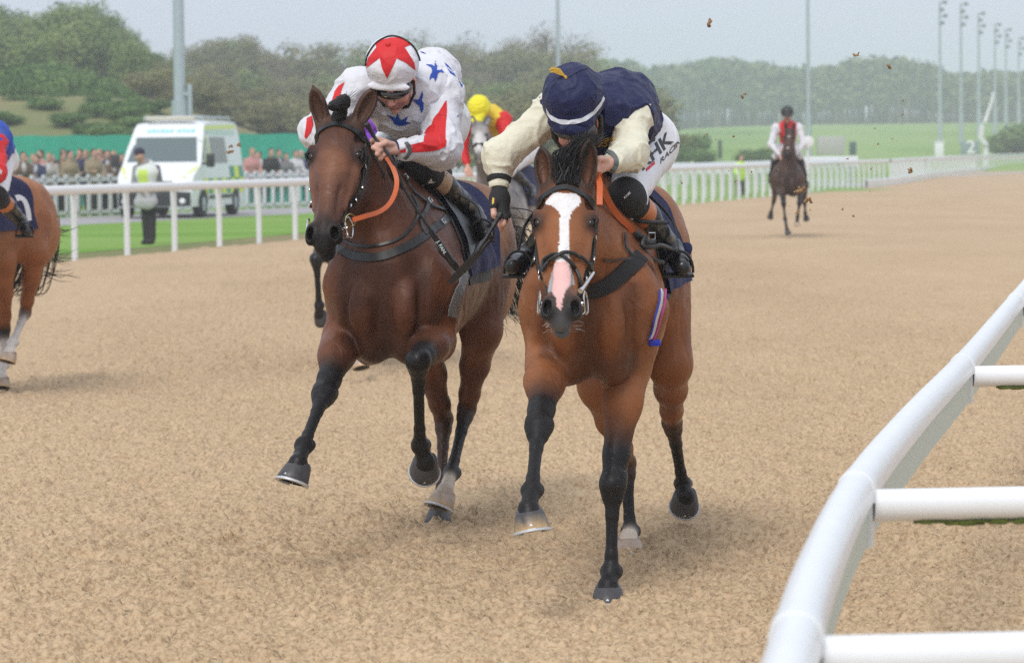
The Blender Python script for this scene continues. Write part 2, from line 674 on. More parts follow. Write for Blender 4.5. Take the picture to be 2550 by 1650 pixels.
c1 = _ramp(_noise(.12, 6, (1, .5, 1)), [(.3, (.13, .17, .05)), (.5, (.19, .19, .075)), (.62, (.25, .20, .10)), (.75, (.12, .16, .05))])
c2 = _ramp(_noise(.05, 5, (1, .25, 1)), [(.3, (.13, .24, .05)), (.5, (.22, .34, .09)), (.7, (.27, .37, .13))])
_s = _n.nodes.new('ShaderNodeSeparateXYZ'); _n.links.new(_tc.outputs['Object'], _s.inputs[0])
_d = _n.nodes.new('ShaderNodeMath'); _d.operation = 'DIVIDE'; _n.links.new(_s.outputs[0], _d.inputs[0]); _n.links.new(_s.outputs[1], _d.inputs[1])
_m = _n.nodes.new('ShaderNodeMapRange'); _m.inputs[1].default_value = -.06; _m.inputs[2].default_value = .0
_n.links.new(_d.outputs[0], _m.inputs[0])
_n.links.new(_mixc(_m.outputs[0], c1, c2), _b.inputs['Base Color'])
tag(mesh_np('ground', V, F, grass_m), kind='structure')

# --- mown grass verge between the track rail and the path
def strip(name, line_a, line_b, m, z, ny=40, nx=6, bump=0):
    V = []
    for i in range(ny+1):
        t = i/ny
        a = Vector(line_a[0]).lerp(Vector(line_a[1]), t); b = Vector(line_b[0]).lerp(Vector(line_b[1]), t)
        for j in range(nx+1):
            p = a.lerp(b, j/nx); V.append((p.x, p.y, z))
    F = np.array([(i*(nx+1)+j, i*(nx+1)+j+1, (i+1)*(nx+1)+j+1, (i+1)*(nx+1)+j) for i in range(ny) for j in range(nx)])
    V = np.array(V)
    return tag(mesh_np(name, V, F[:, ::-1], m), kind='structure')
lawn = bpy.data.materials.new('lawn'); lawn.use_nodes = True
_n = lawn.node_tree; _b = _n.nodes['Principled BSDF']; _b.inputs['Roughness'].default_value = .9; _b.inputs['Specular IOR Level'].default_value = .2
_tc = _n.nodes.new('ShaderNodeTexCoord')
l1 = _ramp(_noise(.35, 3, (.25, 1, 1)), [(.35, (.115, .26, .018)), (.5, (.16, .31, .035)), (.65, (.23, .36, .085))])
l2 = _ramp(_noise(14, 6), [(.3, (.10, .22, .02)), (.7, (.24, .38, .07))])
_n.links.new(_mixc(.35, l1, l2), _b.inputs['Base Color'])
def path_near(y): return -10.7+(y-78)*.39
def picket_x(y): return -12.2+(y-88.5)*.39
strip('grass_verge', [(edge_x(20)-1, 20), (edge_x(250), 250)], [(path_near(20)-2, 20), (path_near(250), 250)], lawn, .0)
tarmac = mat('tarmac', (.33, .32, .33), .85, bump=.3, bscale=30, var=.15, vscale=2)
strip('access_road', [(path_near(20), 20), (path_near(260), 260)], [(picket_x(20)+.3, 20), (picket_x(260)+.3, 260)], tarmac, .004)
strip('grass_behind_fence', [(picket_x(20)+.3, 20), (picket_x(260)+.3, 260)], [(-70, 20), (-20, 260)], lawn, .002)

# --- the sand track, one sheet with real clods
ys = [2.0]
while ys[-1] < 420:
    y = ys[-1]
    if y < 9.3: d = .05 if y > 8.5 else .2
    else: d = max(.0105, y*y/5232*.72)
    ys.append(y+d)
ys = np.array(ys)
xs = [0.0]
while xs[-1] < 120:
    x = xs[-1]
    xs.append(x+(.0105 if x < 3.0 else min(6, .0105+(x-3.0)*.022)))
xs = np.array(xs); xs = np.concatenate([-xs[:0:-1], xs])
ex = edge_x(ys)
XX = np.broadcast_to(xs[None, :], (len(ys), len(xs))).copy()
YY = np.broadcast_to(ys[:, None], XX.shape).copy()
# the left margin follows the rail line
L = ex[:, None]-.12+.10*np.sin(YY*1.3)
XX = np.maximum(XX, L)
P = np.stack([XX.ravel(), YY.ravel(), np.zeros(XX.size)], 1)
h = np.zeros(len(P))
near = P[:, 1] < 75
Q = P[near]
wob = np.stack([fbm(Q*9, 2, 40), fbm(Q*9, 2, 41), np.zeros(len(Q))], 1)*.03
Qw = Q+wob
big = fbm(Qw*[2.2, 2.0, 1], 3, 1)*.010
c1_ = fbm(Qw*[21, 17, 1], 3, 3, .6)
c2_ = fbm(Qw*[46, 38, 1], 2, 9, .6)
wob2 = np.stack([fbm(Q*40, 2, 50), fbm(Q*40, 2, 51), np.zeros(len(Q))], 1)*.012
Qc = Q+wob2
clod = c1_*.010 + c2_*.008 + np.maximum(fbm(Qw*[7, 6, 1], 3, 77, .6), -.1)*.026
clod = clod + cells(Qc, 14, 1, .22)*.022 + cells(Qc, 26, 11, .42)*.020 + cells(Qc, 42, 21, .5)*.014
clod = clod - cells(Q+wob*2, 2.1, 61, .30, .12, .28)*.030
dent = -np.clip(fbm(Qw*[5.2, 3.4, 1], 2, 31)-.28, 0, 1)*.07
h[near] = big+clod+dent
fade = 1-ss(45, 75, P[:, 1])
P[:, 2] = .012+h*fade
P[:, 2] -= .02*(P[:, 0] <= (edge_x(P[:, 1])-.02+.10*np.sin(P[:, 1]*1.3)))   # feather at the margin
ny, nx = XX.shape
idx = np.arange(ny*nx).reshape(ny, nx)
F = np.stack([idx[:-1, :-1], idx[:-1, 1:], idx[1:, 1:], idx[1:, :-1]], -1).reshape(-1, 4)
w_ = XX.ravel()[F]
keep = (w_.max(1)-w_.min(1)) > 1e-6
F = F[keep]
sand_m = bpy.data.materials.new('sand'); sand_m.use_nodes = True
_n = sand_m.node_tree; _b = _n.nodes['Principled BSDF']; _b.inputs['Roughness'].default_value = .93; _b.inputs['Specular IOR Level'].default_value = .15
_tc = _n.nodes.new('ShaderNodeTexCoord')
s1 = _ramp(_noise(.5, 6, (1, .35, 1)), [(.3, (.42, .298, .178)), (.55, (.50, .362, .225)), (.75, (.56, .415, .268))])
s2 = _ramp(_noise(52, 6, (1, .8, 1)), [(.32, (.19, .105, .055)), (.43, (.42, .293, .178)), (.58, (.64, .483, .317))])  # rust-brown stop paints the shaded sides of small lumps
vor = _n.nodes.new('ShaderNodeTexVoronoi'); vor.inputs['Scale'].default_value = 7; _n.links.new(_tc.outputs['Object'], vor.inputs[0])
s3 = _ramp(vor.outputs['Distance'], [(.0, (.15, .085, .05)), (.055, (.28, .18, .11)), (.09, (.66, .5, .35)), (1, (.66, .5, .35))])  # dark specks stand in for shadowed hollows between the clods
mm_ = _mixc(.5, s1, s2)
mlt = _n.nodes.new('ShaderNodeMixRGB'); mlt.blend_type = 'DARKEN'; mlt.inputs[0].default_value = .55
_n.links.new(mm_, mlt.inputs[1]); _n.links.new(s3, mlt.inputs[2])
_n.links.new(mlt.outputs[0], _b.inputs['Base Color'])
_bp = _n.nodes.new('ShaderNodeBump'); _bp.inputs['Strength'].default_value = .8; _bp.inputs['Distance'].default_value = .008
_n.links.new(_noise(70, 6), _bp.inputs['Height'])
_bp2 = _n.nodes.new('ShaderNodeBump'); _bp2.inputs['Strength'].default_value = .8; _bp2.inputs['Distance'].default_value = .05
_n.links.new(_noise(6, 8), _bp2.inputs['Height']); _n.links.new(_bp.outputs[0], _bp2.inputs['Normal'])
_n.links.new(_bp2.outputs[0], _b.inputs['Normal'])
tag(mesh_np('sand_track', P, F, sand_m), kind='structure')

white = mat('white_plastic', (.80, .82, .84), .35, var=.03, vscale=6)
white2 = mat('white_paint', (.74, .76, .77), .5, var=.05, vscale=3)
shaded_green_plastic = mat('translucent_shaded_face', (.52, .60, .55), .5)  # greenish inner face, with the shade of the recess put into its colour
galv = mat('galvanised_steel', (.44, .50, .55), .45, metal=.35, var=.08, vscale=4)
dark = mat('dark_metal', (.16, .19, .21), .5)

# --- far running rail along the track (left), one fence: rail + posts
def running_rail(y0, y1, post_ys, label, group=None, off=0.0, h=1.18, thick=.075):
    r = empty('running_rail_fence', (float(edge_x(y0))+off, y0, 0))
    tag(r, label, 'fence', group)
    N = 40
    ysr = np.linspace(y0, y1, N)
    pts = [Vector((float(edge_x(y))-.02+off, y, h-thick)) for y in ysr]
    V = []; prof = [(math.cos(t)*.052, math.sin(t)*thick) for t in np.linspace(0, 2*math.pi, 12, endpoint=False)]
    nrm = Vector((1, -.25, 0)).normalized()
    mb = MB()
    V = [p+nrm*a+Vector((0, 0, b)) for p in pts for a, b in prof]
    mb.add(V, [(i*12+k, (i+1)*12+k, (i+1)*12+(k+1) % 12, i*12+(k+1) % 12) for i in range(N-1) for k in range(12)])
    mb.build('rail', white, r)
    for y in post_ys:
        x = float(edge_x(y))+off
        p = MB()
        p.tube([(x-.05, y, -.1), (x-.05, y, h*.55), (x-.06, y, h-.16), (x-.03, y, h-.06)], [.05, .05, .052, .045], 10)
        p.build('post', white, r)
    return r
posts_meas = []
for d_x, d_y in [(183, 605), (305, 595), (415, 580), (519, 572), (611, 562), (695, 557)]:
    posts_meas.append(148960/(3090-d_x))
pl = []
y = posts_meas[0]-2.2*9
while y < posts_meas[0]-.5: pl.append(y); y += 2.2
pl += posts_meas
y = posts_meas[-1]+2.2
while y < 84: pl.append(y); y += 2.2
while y < 146: pl.append(y); y += 1.55
running_rail(20, 146, pl, 'long white plastic running rail on posts along the left edge of the sand')
pl2 = list(np.arange(147.5, 330, 2.0))
running_rail(147, 330, pl2, 'white running rail continuing beyond the bend behind the low white board')
running_rail(90, 146, list(np.arange(91, 146, 1.7)), 'second white rail standing just behind the running rail near the hi-vis steward', off=-1.9, h=1.22, thick=.10)

# --- low white board at the edge of the far track
mb = MB()
pp = [(float(edge_x(y))+.15, y) for y in np.linspace(138, 330, 40)]
V = []
for x, y in pp:
    for z, dx in ((-.02, 0), (.30, 0), (.33, -.04), (.30, -.08), (-.02, -.08)): V.append((x+dx, y, z))
mb.add(V, [(i*5+k, i*5+(k+1) % 5, i*5+5+(k+1) % 5, i*5+5+k) for i in range(len(pp)-1) for k in range(5)])
tag(mb.build('kerb_board', white), 'low white board running along the far sand edge', 'barrier')

# --- picket fence behind the road
pf = empty('picket_fence', (picket_x(60), 60, 0))
tag(pf, 'white picket fence in front of the crowd, beyond the tarmac road', 'fence')
dirp = Vector((.39, 1, 0)).normalized(); nrmp = Vector((1, -.39, 0)).normalized()
Rp = Matrix((dirp, nrmp, Vector((0, 0, 1)))).transposed()
mb = MB(); mb2 = MB()
Lf = 150/dirp.y
for k in range(0, 60):
    c = Vector((picket_x(60), 60, 0))+dirp*(k+.5)*(Lf/60)
    mb.box(c+Vector((0, 0, 1.02)), (Lf/60+.001, .05, .12), Rp)
    mb2.box(c+Vector((0, 0, .12)), (Lf/60+.001, .05, .10), Rp)
mb.build('top_rail', white2, pf, False); mb2.build('bottom_rail', white2, pf, False)
pick = MB().box((0, 0, 0), (.15, .05, 1.16), Rp)
first = None
s = 0
pos = []
while s < Lf-1:
    pos.append(s); s += .62
vis = [q for q in pos if 24 < q][:100]
for q in vis:
    c = Vector((picket_x(60), 60, .58))+dirp*q
    if first is None:
        first = pick.build('picket', white2, None, False)
        first.parent = pf; first.location = c-Vector(pf.location)
    else:
        o = first.copy(); COL.objects.link(o); o.parent = pf; o.location = c-Vector(pf.location)

# --- teal hoarding
hoard = mat('teal_mesh', (.03, .37, .27), .75, var=.10, vscale=1.5, bump=.3, bscale=8, bdist=.05)
hd = empty('hoarding', (-30, 108, 0)); tag(hd, 'teal green mesh hoarding standing behind the racegoers', 'fence')
a = Vector((-30, 104, 0)); b = Vector((-5.6, 113, 0))
d = (b-a).normalized(); nn_ = Vector((-d.y, d.x, 0)); Rh = Matrix((d, nn_, Vector((0, 0, 1)))).transposed()
V = []; NN = 160
for i in range(NN+1):
    p = a.lerp(b, i/NN)
    for z in (0, .6, 1.2, 1.8, 2.36):
        q = p+nn_*(.03*math.sin(i*.9+z)+.02*math.sin(i*2.3)) + Vector((0, 0, z+.015*math.sin(i*.7)*(z > 2)))
        V.append(q)
for i in range(NN+1):
    for j in range(5): V.append(V[i*5+j]+nn_*.02)
nb = (NN+1)*5
Fq = [(i*5+j, (i+1)*5+j, (i+1)*5+j+1, i*5+j+1) for i in range(NN) for j in range(4)]
Fq += [(nb+i*5+j, nb+i*5+j+1, nb+(i+1)*5+j+1, nb+(i+1)*5+j) for i in range(NN) for j in range(4)]
mb = MB(); mb.add(V, Fq); mb.build('mesh_sheet', hoard, hd)
for i in range(13):
    p = a.lerp(b, i/12)+nn_*.08
    MB().tube([p, p+Vector((0, 0, 2.34))], .04, 8).build('post', galv, hd)

# --- white panels, sign, cabinets beyond the far rail on the right
def board(name, x0, y0, x1, y1, Z, m, label, cat, depth=.08, reg='c', z0=None, kids=None):
    a = W(reg, x0, y1, Z); b = W(reg, x1, y0, Z)
    zb = terrain(a.x, Z)
    c = ((a.x+b.x)/2, Z, (a.z+b.z)/2)
    r = empty(name, (c[0], Z, float(zb)))
    MB().box(c, (b.x-a.x, depth, b.z-a.z), bev=min(.03, depth*.3)).build('panel', m, r)
    if a.z > float(zb)+.05:
        for s in (.12, .88):
            xx = a.x+(b.x-a.x)*s
            MB().tube([(xx, Z+depth*.7+.03, float(zb)-.05), (xx, Z+depth*.7+.03, a.z+.1)], .04, 8).build('post', galv, r)
    tag(r, label, cat)
    return r
board('white_barrier', 290, 640, 1330, 770, 150, white2, 'wide white panel barrier behind the rail left of the distant horse', 'barrier')
board('white_barrier', 1640, 578, 2235, 690, 158, white2, 'white panel barrier behind the rail below the grey cabinet', 'barrier')
board('equipment_cabinet', 1812, 372, 2090, 565, 240, mat('grey_cabinet', (.45, .44, .43), .7, var=.05), 'pale grey box cabinet standing in the far field', 'cabinet', .9)
board('waste_bin', 2148, 430, 2212, 565, 240, mat('dark_green_bin', (.05, .10, .11), .6), 'dark upright bin right of the grey cabinet', 'bin', .5)
board('wooden_post', 785, 410, 822, 600, 230, mat('dark_wood', (.07, .10, .08), .8), 'dark square post standing alone in the far field', 'post', .3)
r = empty('round_marker', (0, 0, 0))
p = W('c', 1715, 432, 118); r.location = (p.x, p.y, 0)
MB().lathe(p-Vector((0, .03, 0)), (0, 1, 0), [(0, .20), (.01, .215), (.05, .215), (.06, .20)], 28).build('disc', white2, r)
MB().tube([(p.x, p.y+.09, 0), (p.x, p.y+.09, p.z+.1)], .045, 8).build('pole', white2, r)
tag(r, 'round white disc marker on a white pole behind the distant horse', 'marker')
# furlong board reading 2
r = board('furlong_marker', 1440, 598, 1720, 800, 235, mat('grey_green_board', (.24, .33, .33), .7), 'grey furlong board with a white figure two', 'sign', .1, 'b')
c = bpy.data.curves.new('figure', 'FONT'); c.body = '2'; c.size = 1.25; c.extrude = .012; c.offset = .03; c.align_x = 'CENTER'; c.align_y = 'CENTER'
o = bpy.data.objects.new('figure_tmp', c); COL.objects.link(o)
bpy.context.view_layer.update()
me = bpy.data.meshes.new_from_object(o.evaluated_get(bpy.context.evaluated_depsgraph_get()))
bpy.data.objects.remove(o)
p = W('b', 1590, 700, 235)
me.transform(Matrix.Translation((p.x, 234.9, p.z)) @ Matrix.Rotation(math.pi/2, 4, 'X')); me.materials.append(white)
link(bpy.data.objects.new('figure', me), r)
# leaning white boom
r = empty('camera_boom', (0, 0, 0)); p = W('b', 1810, 770, 240); r.location = (p.x, 240, float(terrain(p.x, 240)))
MB().tube([W('b', *q, 240) for q in [(1925, -120), (1905, 10), (1800, 330)]], [.09, .11, .16], 10).build('arm', white2, r)
MB().tube([W('b', *q, 240.3) for q in [(1770, 350), (1735, 560), (1815, 660)]], [.2, .2, .2], 10).build('joint', white2, r)
MB().tube([W('b', 1815, 640, 240.5), (W('b', 1815, 640, 240.5).x, 240.5, float(terrain(p.x, 240)))], .2, 10).build('mast', white2, r)
tag(r, 'white cranked boom leaning above the far rail among the lamp posts', 'boom')

# --- floodlight posts
def lamp_post(dx, Z, label, top=None, rad=.15, heads=True, base=False, bracket=False):
    """top = D row of the lamp head, or None when the post leaves the frame"""
    g0 = W('D', dx, 300, Z)
    x = g0.x
    zb = float(terrain(x, Z))
    H = 19.0 if top is None else W('D', dx, top, Z).z
    r = empty('lamp_post', (x, Z, zb))
    MB().tube([(x, Z, zb-.1), (x, Z, zb+3.4)], [rad*1.45, rad*1.4], 14).build('base_sleeve', galv, r)
    MB().tube([(x, Z, zb+3.3), (x, Z, H)], [rad, rad*.62], 14).build('pole', galv, r)
    if heads:
        for i, (ox, oz) in enumerate([(.35, -.1), (.0, -.9), (.4, -1.6), (.05, -2.4)]):
            f = MB(); f.box((x+ox+.2, Z-.25, H+oz), (.46, .3, .40), bev=.05)
            f.tube([(x, Z, H+oz), (x+ox+.2, Z-.1, H+oz)], .05, 6)
            f.build('floodlight', dark, r)
    if bracket:
        MB().tube([(x+.33, Z-.1, zb+1.2), (x+.33, Z-.1, zb+3.9)], .08, 10).build('cable_duct', galv, r)
        MB().box((x+.2, Z-.1, zb+3.6), (.3, .06, .1)).build('clamp', galv, r)
    tag(r, label, 'lamp post')
    return r
lamp_post(419, 104, 'thick grey steel lamp post rising behind the ambulance', None, .19, True, bracket=True)
lamp_post(1299, 215, 'thin grey lamp post rising between the two leading jockeys', None, .15)
lamp_post(1879, 250, 'grey lamp post rising just right of the distant rider', None, .16)
for dx, top, Z, lb in [(2185, 4, 365, 'first and tallest of the receding row of floodlight posts, above the white cabinet'), (2234, 8, 372, 'second floodlight post of the receding row at the right'),
                       (2275, 30, 398, 'third floodlight post of the receding row at the right'), (2313, 56, 430, 'fourth floodlight post of the receding row at the right'),
                       (2338, 68, 450, 'fifth floodlight post of the receding row at the right'), (2368, 88, 485, 'sixth and shortest floodlight post, at the right edge')]:
    lamp_post(dx, Z, lb, top, .19)['group'] = 'floodlight posts in a receding row'
r = empty('feeder_cabinet', (0, 0, 0)); p = W('b', 1118, 830, 246); r.location = (p.x, 246, float(terrain(p.x, 246)))
a = W('b', 1055, 612, 246); b = W('b', 1188, 860, 246)
MB().box(((a.x+b.x)/2, 246, (a.z+b.z)/2), (b.x-a.x, .5, a.z-b.z), bev=.06).build('body', white, r)
MB().box(((a.x+b.x)/2, 246, a.z+.04), (b.x-a.x+.12, .6, .08), bev=.02).build('lid', white2, r)
tag(r, 'white upright cabinet at the foot of the tallest distant lamp post', 'cabinet')

# --- near rail in the right foreground
RZ = .85
crest = [(1160, -20), (1090, 62), (890, 292), (665, 520), (450, 775), (285, 1100), (190, 1400), (150, 1540)]
cw = [G('a', x, y, RZ) for x, y in crest]
near_dir = (cw[-1]-cw[-2]).normalized()
far_dir = (cw[0]-cw[1]).normalized()
path_n = [cw[0]+far_dir*14] + cw + [cw[-1]+near_dir*1.5, cw[-1]+near_dir*3.4]
sp = spline(path_n, 10)
nr = empty('near_rail_fence', (cw[4].x, cw[4].y, 0)); tag(nr, 'white plastic rail curving out of focus across the right foreground', 'fence')
# section: rounded cap, inner face set back
capprof = [(-.042, -.050), (-.042, -.018), (-.036, .004), (-.022, .019), (0, .025), (.022, .019), (.036, .004), (.042, -.018), (.042, -.046), (.036, -.050)]
webprof = [(-.042, -.052), (.031, -.052), (.027, -.15), (-.038, -.15)]
def sweep(prof, pts, m, name, parent, close=True):
    V = []; n = len(prof)
    for i, p in enumerate(pts):
        t = (pts[min(i+1, len(pts)-1)]-pts[max(0, i-1)]); t.z = 0; t.normalize()
        s_ = Vector((t.y, -t.x, 0))
        for a, b in prof: V.append(p+s_*a+Vector((0, 0, b-.025)))
    F = [(i*n+k, i*n+(k+1) % n, (i+1)*n+(k+1) % n, (i+1)*n+k) for i in range(len(pts)-1) for k in range(n)]
    F += [tuple(range(n-1, -1, -1)), tuple((len(pts)-1)*n+k for k in range(n))]
    mb = MB(); mb.add(V, F); return mb.build(name, m, parent)
if (sp[0].y < sp[-1].y): sp = sp[::-1]
sp = sp[::-1]      # from near to far so that +side is to the right
sweep(capprof, sp, white, 'rail_cap', nr)
sweep(webprof, sp, shaded_green_plastic, 'rail_web', nr)
moss_m = mat('moss', (.07, .09, .015), .95, bump=1, bscale=60, var=.5, vscale=25)
for (x, y) in [(1075, 70), (885, 305), (470, 770), (205, 1325)]:
    p = G('a', x, y, RZ)
    i = min(range(len(sp)), key=lambda k: (sp[k]-p).length)
    q = sp[i]; t = (sp[min(i+1, len(sp)-1)]-sp[i-1]); t.z = 0; t.normalize(); s_ = Vector((t.y, -t.x, 0))
    prof = [(a*1.09, b*1.06+.001) for a, b in capprof]+[(.038, -.156), (-.042, -.156)]
    pts = [q-t*.03, q+t*.03]
    sweep([(a*1.0, b) for a, b in prof], [q-t*.045, q+t*.045], white, 'joint_sleeve', nr)
    e0 = q+s_*.037+Vector((0, 0, -.085))
    arm = [e0, e0+Vector((.9, .06, 0)), e0+Vector((1.35, .09, -.01)), e0+Vector((1.5, .1, -.12)), e0+Vector((1.52, .1, -.85))]
    MB().tube(spline(arm, 5), .039, 14).build('bracket', white, nr)
    ms = MB()
    K = 90
    for k in range(K):
        c = e0+Vector((.1+1.1*k/K, .06*k/K, -.038-random.uniform(.0, .006)))
        if random.random() < .9:
            ms.box(c, (random.uniform(.02, .04), random.uniform(.02, .035), random.uniform(.004, .014)), bev=.0015)
    ms.build('moss_line', moss_m, nr)
# ================================================================== TREES
def leaf_mat(name, cols, trans=.25):
    m = bpy.data.materials.new(name); m.use_nodes = True
    n = m.node_tree; b = n.nodes['Principled BSDF']
    b.inputs['Roughness'].default_value = .8; b.inputs['Specular IOR Level'].default_value = .15
    oi = n.nodes.new('ShaderNodeObjectInfo'); tc = n.nodes.new('ShaderNodeTexCoord')
    t = n.nodes.new('ShaderNodeTexNoise'); t.inputs['Scale'].default_value = .7; t.inputs['Detail'].default_value = 3
    n.links.new(tc.outputs['Object'], t.inputs[0])
    ad = n.nodes.new('ShaderNodeMath'); ad.operation = 'MULTIPLY_ADD'; ad.inputs[1].default_value = .55
    n.links.new(oi.outputs['Random'], ad.inputs[0])
    mu = n.nodes.new('ShaderNodeMath'); mu.operation = 'MULTIPLY_ADD'; mu.inputs[1].default_value = 1.1; mu.inputs[2].default_value = -.33
    n.links.new(t.outputs[0], mu.inputs[0]); n.links.new(mu.outputs[0], ad.inputs[2])
    r = n.nodes.new('ShaderNodeValToRGB')
    r.color_ramp.elements[0].color = (*cols[0], 1); r.color_ramp.elements[0].position = .1
    r.color_ramp.elements[1].color = (*cols[-1], 1); r.color_ramp.elements[1].position = .9
    if len(cols) == 3:
        e = r.color_ramp.elements.new(.5); e.color = (*cols[1], 1)
    n.links.new(ad.outputs[0], r.inputs[0]); n.links.new(r.outputs[0], b.inputs['Base Color'])
    return m
bark = mat('bark', (.16, .12, .09), .9, bump=.5, bscale=20)
LG = leaf_mat('leaf_spring_green', [(.10, .17, .045), (.17, .24, .07), (.27, .32, .11)])
LD = leaf_mat('leaf_dark_green', [(.07, .14, .04), (.12, .21, .06), (.18, .28, .09)])
LO = leaf_mat('leaf_olive', [(.15, .15, .07), (.22, .21, .09), (.27, .26, .12)])
LB = leaf_mat('twig_brown', [(.22, .17, .13), (.26, .20, .15), (.30, .25, .18)])

def leaf_cloud(centres, n, size, seed, spread=.55):
    rg = np.random.default_rng(seed)
    C = np.array([c[:3] for c in centres]); R = np.array([c[3] for c in centres])
    w = R**2; w /= w.sum()
    i = rg.choice(len(C), n, p=w)
    d = rg.normal(size=(n, 3)); d /= np.linalg.norm(d, axis=1)[:, None]
    rad = R[i]*(rg.random(n)**.35)*(1+rg.normal(size=n)*.08)
    p = C[i]+d*rad[:, None]*[1, 1, .85]
    s = size*(.6+.8*rg.random(n))
    nrm = d+rg.normal(size=(n, 3))*spread+[0, 0, .5]; nrm /= np.linalg.norm(nrm, axis=1)[:, None]
    a = np.cross(nrm, rg.normal(size=(n, 3))); a /= np.linalg.norm(a, axis=1)[:, None]
    b = np.cross(nrm, a)
    V = np.stack([p+a*s[:, None], p+b*s[:, None]*.6, p-a*s[:, None], p-b*s[:, None]*.6], 1).reshape(-1, 3)
    F = np.arange(4*n).reshape(n, 4)
    return V, F

def make_tree(seed, H, spread, kind):
    """kind: green, shrub, bare ; built at the origin"""
    rg = random.Random(seed)
    r = empty('tree')
    mb = MB()
    if kind == 'shrub':
        cs = [(rg.uniform(-1, 1)*spread*.55, rg.uniform(-.5, .5)*spread*.5, H*rg.uniform(.35, .62), H*rg.uniform(.28, .40)) for _ in range(6)]
        for c in cs[:4]: mb.tube([(0, 0, -.3), (c[0]*.4, c[1]*.4, H*.2), (c[0], c[1], c[2])], [.12, .08, .03], 6)
        V, F = leaf_cloud(cs, 2600, .14, seed)
    else:
        limbs = []
        top = H*(.62 if kind == 'green' else .8)
        mb.tube([(0, 0, -.4), (.05*H*rg.uniform(-1, 1), 0, H*.3), (.05*H*rg.uniform(-1, 1), .02*H, top)], [H*.028, H*.02, H*.008], 8)
        for k in range(9):
            t = .3+.55*k/9; an = k*2.4+rg.uniform(-.4, .4)
            e = (math.cos(an)*spread*(1.05-t*.6), math.sin(an)*spread*(1.05-t*.6), H*(t+.16+rg.uniform(0, .1)))
            mb.tube([(0, 0, H*t*.8), (e[0]*.5, e[1]*.5, (H*t*.8+e[2])*.5+.03*H), e], [H*.012, H*.008, H*.003], 6)
            limbs.append(e)
        if kind == 'green':
            cs = [(e[0]*.85, e[1]*.85, e[2], H*rg.uniform(.13, .2)) for e in limbs]
            cs += [(rg.uniform(-.4, .4)*spread, rg.uniform(-.4, .4)*spread, H*rg.uniform(.55, .88), H*rg.uniform(.13, .2)) for _ in range(8)]
            cs += [(rg.uniform(-.8, .8)*spread, rg.uniform(-.5, .5)*spread, H*rg.uniform(.22, .4), H*.14) for _ in range(5)]
            V, F = leaf_cloud(cs, 3200, H*.021, seed)
        else:
            for e in limbs:
                for q in range(7):
                    f = (e[0]+rg.uniform(-1, 1)*spread*.35, e[1]+rg.uniform(-1, 1)*spread*.35, e[2]+rg.uniform(-.05, .17)*H)
                    mb.tube([(e[0]*.7, e[1]*.7, e[2]-.04*H), f], [H*.004, H*.0015], 4)
            cs = [(e[0]*.9, e[1]*.9, e[2]+.04*H, H*rg.uniform(.11, .17)) for e in limbs]+[(rg.uniform(-.4, .4)*spread, 0, H*rg.uniform(.6, .9), H*.14) for _ in range(5)]
            V, F = leaf_cloud(cs, 1500, H*.012, seed, 1.2)
    m = {'shrub': LD, 'green': LG, 'olive': LO, 'bare': LB}[kind]
    t = mb.build('trunk', bark, r)
    cr = mesh_np('crown', V, F, m, r, smooth=False)
    return r
def recolor(o, m, name=None):
    c = [k for k in o.children if k.name.startswith('crown')][0]
    c.data = c.data.copy(); c.data.materials.clear(); c.data.materials.append(m)
    return o
def copy_tree_obj(src, loc, s, rz):
    c = src.copy(); COL.objects.link(c)
    c.location = loc; c.scale = s; c.rotation_euler = (0, 0, rz)
    for k in src.children:
        d = k.copy(); COL.objects.link(d); d.parent = c
    return c
protos = {'green': [make_tree(s, 8, 2.6, 'green') for s in (1, 2, 3)], 'bare': [make_tree(s, 9, 3.2, 'bare') for s in (4, 5)],
          'shrub': [make_tree(s, 3.4, 2.2, 'shrub') for s in (6, 7)]}
protos['olive'] = []
for s in (11, 12):
    o = recolor(make_tree(s, 8, 3.0, 'green'), LO); protos['olive'].append(o)
USED = set()
TL = {'green': ('spring green tree among the wooded bank at the left', 'green trees on the left bank'),
      'shrub': ('rounded dark green shrub on the grassy bank above the teal hoarding', 'dark shrubs on the left bank'),
      'olive': ('olive brown tree in the wood behind the crowd', 'olive trees in the middle wood'),
      'bare': ('bare brown budding tree in the wood behind the riders', 'bare budding trees')}
def plant(kind, dx, Z, topD, label=None, group=None, wid=1.0):
    p = G('D', 1190, 300, 0) if False else W('D', dx, 300, Z)
    x = p.x; zb = float(terrain(x, Z))-.2
    top = W('D', dx, topD, Z).z
    lst = protos[kind]; src = random.choice(lst)
    H0 = {'green': 8*.98, 'olive': 8*.98, 'bare': 10.4, 'shrub': 3.2}[kind]
    s = max(.25, (top-zb)/H0)
    rz = random.uniform(0, 6.28)
    if src.name not in USED:
        USED.add(src.name); o = src; o.location = (x, Z, zb); o.scale = (s*wid, s*wid, s); o.rotation_euler = (0, 0, rz)
    else:
        o = copy_tree_obj(src, (x, Z, zb), (s*wid, s*wid, s), rz)
    tag(o, label or TL[kind][0], 'shrub' if kind == 'shrub' else 'tree', group or TL[kind][1])
    o.name = 'shrub' if kind == 'shrub' else 'tree'
    return o
sky_l = [(-60, 15), (0, 22), (33, 52), (110, 40), (203, 24), (263, 62), (329, 95), (385, 140), (420, 150)]
sx_, sy_ = zip(*sky_l)
for i in range(30):
    dx = -40+i*15.2
    plant('green', dx+random.uniform(-6, 6), random.uniform(225, 262), np.interp(dx, sx_, sy_)+random.uniform(-4, 16), wid=1.15)
for i in range(20):
    dx = -30+i*22
    plant('green', dx+random.uniform(-8, 8), random.uniform(196, 215), np.interp(dx, sx_, sy_)+random.uniform(35, 70), wid=1.25)
